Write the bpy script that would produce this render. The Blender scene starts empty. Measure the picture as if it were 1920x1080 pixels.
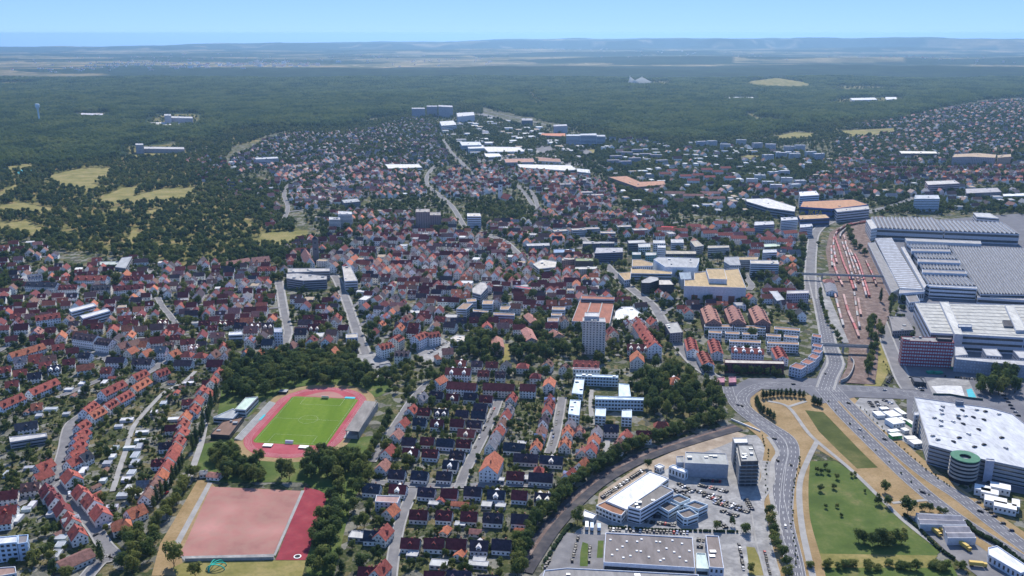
import bpy, math, random
import numpy as np
from mathutils import Vector, Matrix
R = random.Random(7)
rad = math.radians

# ------------------------------------------------------------------ camera, sky, sun, exposure
scene = bpy.context.scene
F, W0, H0 = 1663.0, 1920.0, 1080.0           # focal length and frame of the photograph, in its own pixels
CAMH, PITCH = 350.0, rad(16.04)
cam_d = bpy.data.cameras.new('camera')
cam_d.sensor_width = 36.0
cam_d.lens = F / W0 * 36.0
cam_d.clip_start = 5.0
cam_d.clip_end = 200000.0
cam = bpy.data.objects.new('camera', cam_d)
cam.location = (0, 0, CAMH)
cam.rotation_euler = (math.pi / 2 - PITCH, 0, 0)
scene.collection.objects.link(cam)
scene.camera = cam

SUN_EL, SUN_AZ = rad(43), (0.12, 0.993)       # the sun stands beyond the town, a little to the right
world = bpy.data.worlds.new('World')
scene.world = world
world.use_nodes = True
wn = world.node_tree
bg = wn.nodes['Background']
sky = wn.nodes.new('ShaderNodeTexSky')
sky.sky_type = 'NISHITA'
sky.sun_disc = False
sky.sun_elevation = SUN_EL
sky.sun_rotation = math.atan2(SUN_AZ[0], SUN_AZ[1])
sky.altitude = 1500
sky.air_density = 0.5
sky.dust_density = 0.0
sky.ozone_density = 6.0
bg.inputs['Strength'].default_value = 0.15
gam = wn.nodes.new('ShaderNodeGamma'); gam.inputs['Gamma'].default_value = 0.4      # an evenly hazy sky: less contrast between horizon and zenith
wn.links.new(sky.outputs['Color'], gam.inputs['Color'])
tint = wn.nodes.new('ShaderNodeVectorMath'); tint.operation = 'MULTIPLY'; tint.inputs[1].default_value = (0.82, 1.18, 1.85)
wn.links.new(gam.outputs['Color'], tint.inputs[0])
wn.links.new(tint.outputs[0], bg.inputs['Color'])

sun_d = bpy.data.lights.new('sun', 'SUN')
sun_d.energy = 3.4
sun_d.angle = rad(0.53)
sun_d.color = (1.0, 0.94, 0.86)
sun = bpy.data.objects.new('sun', sun_d)
sd = Vector((SUN_AZ[0] * math.cos(SUN_EL), SUN_AZ[1] * math.cos(SUN_EL), math.sin(SUN_EL)))
sun.rotation_euler = sd.to_track_quat('Z', 'Y').to_euler()
scene.collection.objects.link(sun)

scene.view_settings.view_transform = 'Standard'
scene.view_settings.look = 'None'
scene.view_settings.exposure = 0.85
scene.view_settings.gamma = 1.0
scene.view_settings.use_curve_mapping = False
scene.cycles.max_bounces = 4
scene.cycles.diffuse_bounces = 2
scene.cycles.glossy_bounces = 1
scene.cycles.transmission_bounces = 2
scene.cycles.volume_bounces = 0

# ------------------------------------------------------------------ helpers
COL = scene.collection

def at(px, py, z=0.0):
    """point of the place seen at a pixel of the photograph, at height z above the town"""
    xc, yc = (px - 960) / F, -(py - 540) / F
    d = (xc, math.cos(PITCH) + yc * math.sin(PITCH), -math.sin(PITCH) + yc * math.cos(PITCH))
    t = (z - CAMH) / d[2]
    return (d[0] * t, d[1] * t)

def pix(x, y, z=0.0):
    f = y * math.cos(PITCH) - (z - CAMH) * math.sin(PITCH)
    u = y * math.sin(PITCH) + (z - CAMH) * math.cos(PITCH)
    return 960 + F * x / f, 540 - F * u / f

def tile(x0, y0, s):
    return lambda x, y: (x0 + x / s, y0 + y / s)

ORD = ['', 'first', 'second', 'third', 'fourth', 'fifth', 'sixth', 'seventh', 'eighth', 'ninth', 'tenth', 'eleventh', 'twelfth', 'thirteenth',
       'fourteenth', 'fifteenth', 'sixteenth', 'seventeenth', 'eighteenth', 'nineteenth']
TENS = {20: 'twenty', 30: 'thirty', 40: 'forty', 50: 'fifty', 60: 'sixty', 70: 'seventy', 80: 'eighty', 90: 'ninety'}
def ordn(n):
    if n < 20: return ORD[n]
    if n > 99: return 'hundred-and-' + ordn(n - 100) if n > 100 else 'hundredth'
    t, u = n // 10 * 10, n % 10
    return (TENS[t][:-1] + 'ieth') if u == 0 else TENS[t] + '-' + ORD[u]

def tag(o, label=None, cat=None, group=None, kind=None):
    if label: o['label'] = label
    if cat: o['category'] = cat
    if group: o['group'] = group
    if kind: o['kind'] = kind
    return o

def link(name, data, parent=None, loc=None, rz=None, color=None):
    o = bpy.data.objects.new(name, data)
    COL.objects.link(o)
    if parent: o.parent = parent
    if loc is not None: o.location = loc
    if rz is not None: o.rotation_euler = (0, 0, rz)
    if color is not None: o.color = (*color, 1)
    return o

def empty(name, x, y, z=0, rz=0):
    o = link(name, None, None, (x, y, z), rz)
    o.empty_display_size = 2
    return o

class MB:
    """collects faces and builds one mesh"""
    def __init__(s): s.v, s.f, s.m, s.c = [], [], [], []
    def face(s, pts, m=0, c=None):
        i = len(s.v); s.v += [tuple(p) for p in pts]; s.f.append(tuple(range(i, i + len(pts)))); s.m.append(m); s.c.append(c)
    def box(s, x0, x1, y0, y1, z0, z1, m=0, c=None, bottom=False, T=None):
        p = [(x, y, z) for z in (z0, z1) for y in (y0, y1) for x in (x0, x1)]
        if T: p = [T(*q) for q in p]
        for q in ((0, 1, 5, 4), (1, 3, 7, 5), (3, 2, 6, 7), (2, 0, 4, 6), (4, 5, 7, 6)): s.face([p[k] for k in q], m, c)
        if bottom: s.face([p[k] for k in (0, 2, 3, 1)], m, c)
    def prism(s, pts, z0, z1, m=0, mt=None, top=True, c=None, ct=None):
        n = len(pts)
        for i in range(n):
            a, b = pts[i], pts[(i + 1) % n]
            s.face([(a[0], a[1], z0), (b[0], b[1], z0), (b[0], b[1], z1), (a[0], a[1], z1)], m, c)
        if top: s.face([(p[0], p[1], z1) for p in pts], m if mt is None else mt, ct or c)
    def mesh(s, name, mats, smooth=False):
        me = bpy.data.meshes.new(name)
        me.from_pydata(s.v, [], s.f)
        for m in mats: me.materials.append(m)
        if len(mats) > 1: me.polygons.foreach_set('material_index', s.m)
        if any(c is not None for c in s.c):
            a = me.attributes.new('tint', 'FLOAT_COLOR', 'FACE')
            a.data.foreach_set('color', np.array([(*(c or (1, 1, 1)), 1) for c in s.c], dtype=np.float32).ravel())
        if smooth: me.polygons.foreach_set('use_smooth', [True] * len(s.f))
        me.update()
        return me

def ccw(pts):
    a = sum(pts[i][0] * pts[(i + 1) % len(pts)][1] - pts[(i + 1) % len(pts)][0] * pts[i][1] for i in range(len(pts)))
    return list(pts) if a > 0 else list(pts)[::-1]

def inset(pts, d):
    out, n = [], len(pts)
    for i in range(n):
        p0, p1, p2 = (np.array(pts[k % n], float) for k in (i - 1, i, i + 1))
        a, b = p1 - p0, p2 - p1
        a /= np.linalg.norm(a) + 1e-9; b /= np.linalg.norm(b) + 1e-9
        na, nb = np.array((-a[1], a[0])), np.array((-b[1], b[0]))
        k = na + nb
        q = max(0.35, 1 + na @ nb)
        out.append(tuple(p1 + k / q * d))
    return out

# ------------------------------------------------------------------ materials
def newmat(name):
    m = bpy.data.materials.new(name); m.use_nodes = True
    nt = m.node_tree; b = nt.nodes['Principled BSDF']
    b.inputs['Specular IOR Level'].default_value = 0.25
    return m, nt, b

def mat(name, col=None, src='fixed', rough=0.85, var=0.18, scale=0.35, spec=0.25, metal=0.0, fine=0.0, streak=None):
    """a surface whose colour (own, per object or per face) is broken up by two noises in the place's own space"""
    m, nt, b = newmat(name)
    N, L = nt.nodes, nt.links
    if src == 'fixed':
        c = N.new('ShaderNodeRGB'); c.outputs[0].default_value = (*col, 1); co = c.outputs[0]
    elif src == 'object':
        c = N.new('ShaderNodeObjectInfo'); co = c.outputs['Color']
    else:
        c = N.new('ShaderNodeAttribute'); c.attribute_name = 'tint'; co = c.outputs['Color']
    g = N.new('ShaderNodeNewGeometry')
    mp = N.new('ShaderNodeMapping')
    if streak: mp.inputs['Scale'].default_value = streak
    L.new(g.outputs['Position'], mp.inputs['Vector'])
    n1 = N.new('ShaderNodeTexNoise'); n1.inputs['Scale'].default_value = scale; n1.inputs['Detail'].default_value = 4; n1.inputs['Roughness'].default_value = 0.65
    L.new(mp.outputs[0], n1.inputs['Vector'])
    mr = N.new('ShaderNodeMapRange'); mr.inputs['From Min'].default_value = 0.3; mr.inputs['From Max'].default_value = 0.7
    mr.inputs['To Min'].default_value = 1 - var; mr.inputs['To Max'].default_value = 1 + var
    L.new(n1.outputs['Fac'], mr.inputs['Value'])
    mul = N.new('ShaderNodeVectorMath'); mul.operation = 'SCALE'
    L.new(co, mul.inputs[0]); L.new(mr.outputs[0], mul.inputs['Scale'])
    L.new(mul.outputs[0], b.inputs['Base Color'])
    b.inputs['Roughness'].default_value = rough
    b.inputs['Specular IOR Level'].default_value = spec
    b.inputs['Metallic'].default_value = metal
    return m

def ramp_mat(name, stops, scale, rough=0.95, detail=6, nrough=0.6, scale2=None, mix2=0.0, col2=None, streak=None, tint=None):
    """ground covers: a noise through a colour ramp, with a second finer noise laid over it"""
    m, nt, b = newmat(name)
    N, L = nt.nodes, nt.links
    g = N.new('ShaderNodeNewGeometry'); mp = N.new('ShaderNodeMapping')
    if streak: mp.inputs['Scale'].default_value = streak[0]; mp.inputs['Rotation'].default_value = (0, 0, streak[1])
    L.new(g.outputs['Position'], mp.inputs['Vector'])
    n1 = N.new('ShaderNodeTexNoise'); n1.inputs['Scale'].default_value = scale; n1.inputs['Detail'].default_value = detail; n1.inputs['Roughness'].default_value = nrough
    L.new(mp.outputs[0], n1.inputs['Vector'])
    cr = N.new('ShaderNodeValToRGB'); e = cr.color_ramp.elements
    e[0].position, e[0].color = stops[0][0], (*stops[0][1], 1)
    e[1].position, e[1].color = stops[-1][0], (*stops[-1][1], 1)
    for p, c in stops[1:-1]:
        k = e.new(p); k.color = (*c, 1)
    L.new(n1.outputs['Fac'], cr.inputs['Fac'])
    out = cr.outputs['Color']
    if scale2:
        n2 = N.new('ShaderNodeTexNoise'); n2.inputs['Scale'].default_value = scale2; n2.inputs['Detail'].default_value = 3
        L.new(g.outputs['Position'], n2.inputs['Vector'])
        mr = N.new('ShaderNodeMapRange'); mr.inputs['From Min'].default_value = 0.42; mr.inputs['From Max'].default_value = 0.62; mr.inputs['To Max'].default_value = mix2
        L.new(n2.outputs['Fac'], mr.inputs['Value'])
        mx = N.new('ShaderNodeMix'); mx.data_type = 'RGBA'
        L.new(mr.outputs[0], mx.inputs['Factor']); L.new(out, mx.inputs['A']); mx.inputs['B'].default_value = (*col2, 1)
        out = mx.outputs['Result']
    L.new(out, b.inputs['Base Color'])
    b.inputs['Roughness'].default_value = rough; b.inputs['Specular IOR Level'].default_value = 0.1
    return m

M = {}
M['plaster'] = mat('plaster', src='object', var=0.16, scale=0.5)
M['tiles'] = mat('roof_tiles', src='object', var=0.42, scale=0.45)
M['flat'] = mat('flat_roof', src='object', var=0.26, scale=0.2, streak=(1, 0.3, 1))
M['plaster_t'] = mat('plaster_town', src='tint', var=0.2, scale=0.4)
M['glass'] = mat('window_glass', (0.035, 0.045, 0.06), rough=0.2, spec=0.5, var=0.4, scale=0.6)
M['glass_l'] = mat('pale_window_glass', (0.40, 0.46, 0.54), rough=0.25, spec=0.5, var=0.35, scale=0.5)
M['roof_glass'] = mat('roof_glass', (0.46, 0.49, 0.53), rough=0.5, var=0.35, scale=0.15)
M['brick'] = mat('chimney_brick', (0.22, 0.10, 0.07))
M['white'] = mat('white_paint', (0.78, 0.78, 0.76), var=0.08)
M['concrete'] = mat('concrete', (0.34, 0.34, 0.33), var=0.18, scale=0.2)
M['metal'] = mat('grey_metal', (0.30, 0.32, 0.34), rough=0.45, metal=0.3)
M['dark'] = mat('dark_void', (0.02, 0.022, 0.028))
M['paint'] = mat('car_paint', src='object', rough=0.45, spec=0.2, var=0.02)
M['car_glass'] = mat('car_glass', (0.02, 0.024, 0.03), rough=0.4, spec=0.12, var=0.1)
M['olive'] = ramp_mat('olive_grass', [(0.3, (0.05, 0.065, 0.02)), (0.5, (0.08, 0.095, 0.03)), (0.7, (0.15, 0.14, 0.055))], 0.04, scale2=0.5, mix2=0.4, col2=(0.06, 0.08, 0.024))
M['tyre'] = mat('tyre', (0.02, 0.02, 0.02))
M['asphalt'] = ramp_mat('asphalt', [(0.3, (0.13, 0.132, 0.15)), (0.55, (0.175, 0.176, 0.195)), (0.75, (0.23, 0.228, 0.24))], 0.06, scale2=0.9, mix2=0.35, col2=(0.12, 0.12, 0.135))
M['street'] = ramp_mat('street', [(0.3, (0.14, 0.138, 0.145)), (0.55, (0.205, 0.20, 0.205)), (0.75, (0.28, 0.27, 0.265))], 0.08, scale2=0.7, mix2=0.4, col2=(0.2, 0.2, 0.205))
M['pave'] = ramp_mat('paving', [(0.3, (0.27, 0.262, 0.25)), (0.55, (0.36, 0.35, 0.335)), (0.8, (0.44, 0.43, 0.41))], 0.1, scale2=0.8, mix2=0.4, col2=(0.26, 0.26, 0.255))
M['marking'] = mat('road_paint', (0.62, 0.62, 0.6), var=0.2, scale=0.5)
M['lawn'] = ramp_mat('pitch_grass', [(0.3, (0.085, 0.15, 0.014)), (0.5, (0.12, 0.195, 0.02)), (0.7, (0.165, 0.235, 0.034))], 0.05, scale2=0.25, mix2=0.35, col2=(0.085, 0.17, 0.014), streak=((1, 0.12, 1), rad(8)))
M['park'] = ramp_mat('park_grass', [(0.3, (0.055, 0.085, 0.024)), (0.48, (0.085, 0.125, 0.032)), (0.6, (0.125, 0.15, 0.048)), (0.75, (0.23, 0.19, 0.09))], 0.04, scale2=0.4, mix2=0.35, col2=(0.06, 0.10, 0.025))
M['dry'] = ramp_mat('dry_grass', [(0.25, (0.21, 0.145, 0.07)), (0.5, (0.32, 0.225, 0.12)), (0.75, (0.40, 0.29, 0.17))], 0.05, scale2=0.5, mix2=0.35, col2=(0.19, 0.15, 0.065))
M['meadow'] = ramp_mat('meadow', [(0.25, (0.13, 0.13, 0.035)), (0.5, (0.24, 0.21, 0.075)), (0.75, (0.36, 0.28, 0.13))], 0.03, scale2=0.3, mix2=0.3, col2=(0.10, 0.115, 0.03))
M['clay'] = ramp_mat('clay_pitch', [(0.3, (0.28, 0.145, 0.125)), (0.5, (0.38, 0.185, 0.16)), (0.7, (0.48, 0.25, 0.22))], 0.03, scale2=0.12, mix2=0.5, col2=(0.32, 0.20, 0.16))
M['court'] = ramp_mat('red_court', [(0.3, (0.20, 0.032, 0.045)), (0.5, (0.27, 0.045, 0.06)), (0.7, (0.34, 0.075, 0.085))], 0.06, scale2=0.3, mix2=0.4, col2=(0.22, 0.05, 0.06))
M['track'] = ramp_mat('running_track', [(0.25, (0.30, 0.06, 0.075)), (0.5, (0.38, 0.085, 0.105)), (0.8, (0.46, 0.13, 0.15))], 0.06)
M['ballast'] = ramp_mat('ballast', [(0.3, (0.11, 0.075, 0.065)), (0.5, (0.20, 0.14, 0.12)), (0.7, (0.32, 0.25, 0.22))], 0.12, scale2=0.5, mix2=0.5, col2=(0.10, 0.085, 0.08))
M['shaded_ballast'] = ramp_mat('shaded_ballast', [(0.3, (0.045, 0.045, 0.055)), (0.5, (0.075, 0.072, 0.08)), (0.7, (0.13, 0.115, 0.11))], 0.1)  # ballast with the shade of the trackside trees put into its colour
M['slab'] = mat('fresh_concrete', (0.58, 0.58, 0.57), var=0.25, scale=0.15)
M['rail'] = mat('rail_steel', (0.16, 0.12, 0.10), rough=0.5, metal=0.4)
M['yard'] = ramp_mat('yard_concrete', [(0.3, (0.20, 0.20, 0.205)), (0.5, (0.31, 0.305, 0.30)), (0.7, (0.46, 0.455, 0.44))], 0.07, scale2=0.3, mix2=0.5, col2=(0.19, 0.188, 0.19))
M['gravelly'] = ramp_mat('bare_ground', [(0.25, (0.22, 0.17, 0.125)), (0.5, (0.35, 0.28, 0.21)), (0.75, (0.50, 0.43, 0.34))], 0.08)
M['trunk'] = mat('bark', (0.075, 0.052, 0.035))
M['canvas'], _nt, _b = newmat('canvas'); _b.inputs['Base Color'].default_value = (.8, .8, .78, 1); _t = _nt.nodes.new('ShaderNodeBsdfTranslucent'); _m = _nt.nodes.new('ShaderNodeMixShader'); _t.inputs[0].default_value = (.8, .8, .78, 1)
_nt.links.new(_b.outputs[0], _m.inputs[1]); _nt.links.new(_t.outputs[0], _m.inputs[2]); _nt.links.new(_m.outputs[0], _nt.nodes['Material Output'].inputs['Surface'])
M['pool'] = mat('pool_blue', (0.10, 0.50, 0.56), var=0.1, rough=0.2)

def leafmat(name, c0, c1, c2, rnd=True):
    m, nt, b = newmat(name)
    N, L = nt.nodes, nt.links
    oi = N.new('ShaderNodeObjectInfo'); g = N.new('ShaderNodeNewGeometry')
    n1 = N.new('ShaderNodeTexNoise'); n1.inputs['Scale'].default_value = 0.28; n1.inputs['Detail'].default_value = 3
    L.new(g.outputs['Position'], n1.inputs['Vector'])
    n2 = N.new('ShaderNodeTexNoise'); n2.inputs['Scale'].default_value = 0.006; n2.inputs['Detail'].default_value = 6
    L.new(g.outputs['Position'], n2.inputs['Vector'])
    a = N.new('ShaderNodeMath'); a.operation = 'MULTIPLY_ADD'; a.inputs[1].default_value = 0.7; L.new(oi.outputs['Random'], a.inputs[0]); 
    s = N.new('ShaderNodeMath'); s.operation = 'MULTIPLY'; s.inputs[1].default_value = 0.75; L.new(n1.outputs['Fac'], s.inputs[0])
    L.new(s.outputs[0], a.inputs[2])
    s2 = N.new('ShaderNodeMath'); s2.operation = 'MULTIPLY_ADD'; s2.inputs[1].default_value = 1.5; s2.inputs[2].default_value = -0.9
    L.new(n2.outputs['Fac'], s2.inputs[0])
    a2 = N.new('ShaderNodeMath'); a2.operation = 'ADD'; L.new(a.outputs[0], a2.inputs[0]); L.new(s2.outputs[0], a2.inputs[1])
    cr = N.new('ShaderNodeValToRGB'); e = cr.color_ramp.elements
    e[0].position, e[0].color = 0.25, (*c0, 1); e[1].position, e[1].color = 0.95, (*c2, 1)
    k = e.new(0.6); k.color = (*c1, 1)
    L.new(a2.outputs[0], cr.inputs['Fac'])
    L.new(cr.outputs['Color'], b.inputs['Base Color'])
    b.inputs['Roughness'].default_value = 0.8; b.inputs['Specular IOR Level'].default_value = 0.12
    tr = N.new('ShaderNodeBsdfTranslucent'); L.new(cr.outputs['Color'], tr.inputs['Color'])      # leaves let some light through
    mx = N.new('ShaderNodeMixShader'); mx.inputs['Fac'].default_value = 0.5
    L.new(b.outputs[0], mx.inputs[1]); L.new(tr.outputs[0], mx.inputs[2]); L.new(mx.outputs[0], N['Material Output'].inputs['Surface'])
    return m
M['leaf'] = leafmat('leaves', (0.058, 0.098, 0.038), (0.110, 0.156, 0.048), (0.19, 0.21, 0.060))
M['needle'] = leafmat('dark_leaves', (0.036, 0.070, 0.034), (0.062, 0.104, 0.044), (0.10, 0.14, 0.052))
M['woodleaf'] = leafmat('forest_leaves', (0.060, 0.105, 0.040), (0.112, 0.164, 0.052), (0.17, 0.21, 0.065))
# ------------------------------------------------------------------ occupancy of the ground (2 m cells), so that nothing is built into anything else
OX0, OY0, OC, ONX, ONY = -2600.0, 440.0, 2.0, 2700, 2400
occ = np.zeros((ONX, ONY), np.uint8)          # 0 free, 1 road or paved, 2 built, 3 kept open
def in_poly(X, Y, pts):
    inside = np.zeros(np.shape(X), bool); n = len(pts)
    for i in range(n):
        x0, y0 = pts[i]; x1, y1 = pts[(i + 1) % n]
        if y0 == y1: continue
        inside ^= ((y0 > Y) != (y1 > Y)) & (X < (x1 - x0) * (Y - y0) / (y1 - y0) + x0)
    return inside
def occ_poly(pts, val, test=False, pad=0.0):
    pts = ccw(pts)
    if pad: pts = inset(pts, -pad)
    xs, ys = [p[0] for p in pts], [p[1] for p in pts]
    i0, i1 = int((min(xs) - OX0) / OC), int((max(xs) - OX0) / OC) + 1
    j0, j1 = int((min(ys) - OY0) / OC), int((max(ys) - OY0) / OC) + 1
    if i1 < 0 or j1 < 0 or i0 >= ONX or j0 >= ONY: return False
    i0, j0, i1, j1 = max(i0, 0), max(j0, 0), min(i1, ONX - 1), min(j1, ONY - 1)
    if i1 < i0 or j1 < j0: return False
    X, Y = np.meshgrid(OX0 + (np.arange(i0, i1 + 1) + .5) * OC, OY0 + (np.arange(j0, j1 + 1) + .5) * OC, indexing='ij')
    m = in_poly(X, Y, pts)
    sub = occ[i0:i1 + 1, j0:j1 + 1]
    if test: return bool((sub[m] > 0).any())
    sub[m] = np.maximum(sub[m], val)
def occ_at(x, y):
    i, j = int((x - OX0) / OC), int((y - OY0) / OC)
    return occ[i, j] if 0 <= i < ONX and 0 <= j < ONY else 0
def rect(cx, cy, l, w, a):
    ca, sa = math.cos(a), math.sin(a)
    return [(cx + ca * u - sa * v, cy + sa * u + ca * v) for u, v in ((-l / 2, -w / 2), (l / 2, -w / 2), (l / 2, w / 2), (-l / 2, w / 2))]

# ------------------------------------------------------------------ terrain
def px_poly(pts, z=0): return [at(x, y, z) for x, y in pts]
FOREST = px_poly([(-500, 330), (0, 322), (120, 306), (250, 292), (330, 262), (400, 262), (440, 240), (520, 238), (640, 241), (690, 222), (770, 213), (860, 196), (905, 201), (960, 212),
                  (1050, 232), (1200, 256), (1330, 262), (1440, 250), (1560, 232), (1680, 224), (1750, 205), (1850, 188), (2000, 178), (2500, 170), (2600, 147), (-700, 147)])
CLEAR = [px_poly(p) for p in (
    [(430, 258), (455, 246), (500, 248), (480, 268), (440, 272)], [(985, 168), (994, 166), (1014, 196), (1006, 199)], [(1403, 213), (1412, 212), (1440, 232), (1428, 230)],
    [(1180, 150), (1260, 152), (1250, 162), (1185, 161)], [(1405, 152), (1450, 143), (1505, 155), (1490, 163), (1420, 160)], [(1570, 160), (1700, 163), (1700, 168), (1575, 167)],
    [(300, 214), (370, 214), (370, 236), (270, 236)], [(150, 211), (195, 211), (195, 221), (150, 221)], [(1570, 185), (1690, 182), (1690, 193), (1570, 194)], [(1360, 181), (1415, 181), (1415, 187), (1360, 187)],
    [(235, 275), (350, 268), (355, 295), (240, 297)], [(0, 153), (60, 153), (60, 157), (0, 157)], [(1440, 222), (1480, 226), (1470, 230), (1440, 228)])]
PARK = px_poly([(-500, 330), (0, 322), (120, 306), (250, 292), (330, 285), (420, 330), (470, 360), (490, 390), (560, 430), (580, 460), (480, 470), (430, 480), (330, 500), (260, 470), (150, 470), (80, 445), (-400, 450)])
MEADOWS = [px_poly(p) for p in (
    [(90, 330), (150, 316), (205, 315), (200, 330), (170, 345), (215, 352), (165, 358), (120, 350)], [(170, 380), (230, 352), (262, 350), (250, 368), (300, 355), (365, 352), (340, 377), (260, 382)],
    [(0, 385), (40, 380), (120, 395), (75, 400), (0, 398)], [(0, 418), (50, 415), (100, 436), (60, 438), (0, 430)], [(485, 450), (492, 437), (575, 432), (580, 444), (540, 458), (488, 460)],
    [(0, 362), (30, 345), (30, 355), (0, 372)], [(250, 430), (270, 440), (245, 465), (240, 450)], [(195, 395), (230, 388), (235, 396), (200, 400)], [(280, 395), (310, 388), (300, 400), (280, 405)],
    [(15, 312), (60, 305), (60, 318), (20, 322)], [(1445, 258), (1490, 248), (1525, 250), (1520, 260), (1470, 264)], [(1375, 300), (1400, 290), (1430, 293), (1410, 304)], [(1560, 246), (1675, 240), (1680, 250), (1600, 256)],
    [(1000, 280), (1030, 275), (1045, 285), (1010, 290)], [(1085, 283), (1115, 280), (1120, 292), (1095, 294)], [(240, 290), (345, 283), (350, 290), (250, 297)], [(940, 645), (955, 645), (958, 685), (942, 685)])]

def sstep(a, b, v): t = np.clip((v - a) / (b - a), 0, 1); return t * t * (3 - 2 * t)
def wav(x, y, s, k):
    return (np.sin(x / s + 1.7 * k + 1.3 * np.sin(y / s * .7 + k)) + np.sin(y / s * 1.1 + 2.3 * k + 1.1 * np.sin(x / s * .8 - k)) + .6 * np.sin((x + y) / s * 1.9 + k) + .5 * np.sin((x - 1.4 * y) / s * 2.7 - k)) / 3.1
def ground_z(x, y):
    x, y = np.asarray(x, float), np.asarray(y, float)
    r = np.hypot(x, y)
    z = -(np.maximum(r - 2500, 0) ** 2) / (2 * 6.371e6)
    z = z + 11 * sstep(3600, 5500, y) * wav(x, y, 420, 1)
    q = x / np.maximum(y, 1)
    z = z + 62 * np.exp(-((y - 8700 - 350 * np.sin(x / 1300)) / 850) ** 2) * sstep(-.42, -.12, q) * (0.6 + .4 * wav(x, y * .6, 900, 2)) + 16 * sstep(7000, 7800, y) * (1 - sstep(9300, 9900, y)) * wav(x, y, 380, 9)
    z = z + 95 * np.exp(-((y - 11800) / 1200) ** 2) * sstep(0.0, .16, q) * (0.55 + .45 * wav(x, y * .5, 1100, 3))
    z = z + 30 * sstep(9600, 12500, y) * wav(x, y * 2.2, 1300, 4)
    z = z + 34 * sstep(12000, 15000, y) * np.maximum(0, wav(x * .6, y * 2.0, 900, 14))
    z = z + 62 * sstep(15500, 18500, y) * (0.5 + .5 * wav(x, y * 1.6, 2600, 6)) * sstep(-.55, .1, q)
    top = np.interp(q, [-.6, -.38, -.35, -.24, -.08, -.03, .12, .15, .42, .5, .6], [70, 75, 105, 112, 130, 170, 195, 228, 235, 215, 210]) + 11 * np.round(wav(x, y, 1500, 5) * 1.8) + 7 * wav(x, y, 420, 6)
    edge = 22300 + 1900 * wav(x, 0, 1100, 7) + 700 * wav(x, 0, 320, 8)
    z = z + (top - 20) * sstep(edge, edge + 900, r)
    return z

def forest_mask(x, y):
    f = in_poly(x, y, FOREST) & (y < 7900)
    for c in CLEAR: f &= ~in_poly(x, y, c)
    q = x / np.maximum(y, 1)
    f |= (y >= 7000) & (y < 9700 + 300 * np.sin(x / 900)) & (q > -.50 + .06 * np.sin(y / 300))
    f |= (y > 10300) & (y < 12300 + 400 * np.sin(x / 1100)) & (q > .06 + .05 * np.sin(y / 400)) & ~((q > .24) & (q < .43) & (y > 10700) & (y < 12000))
    f |= (y > 9600) & (wav(x, y * 1.5, 1000, 11) > .16)
    f |= (y > 12000) & (wav(x * .6, y * 2.0, 900, 14) > .25)
    f |= (y > 20500) & (wav(x, y * 1.3, 700, 12) > -.3)
    return f

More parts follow.
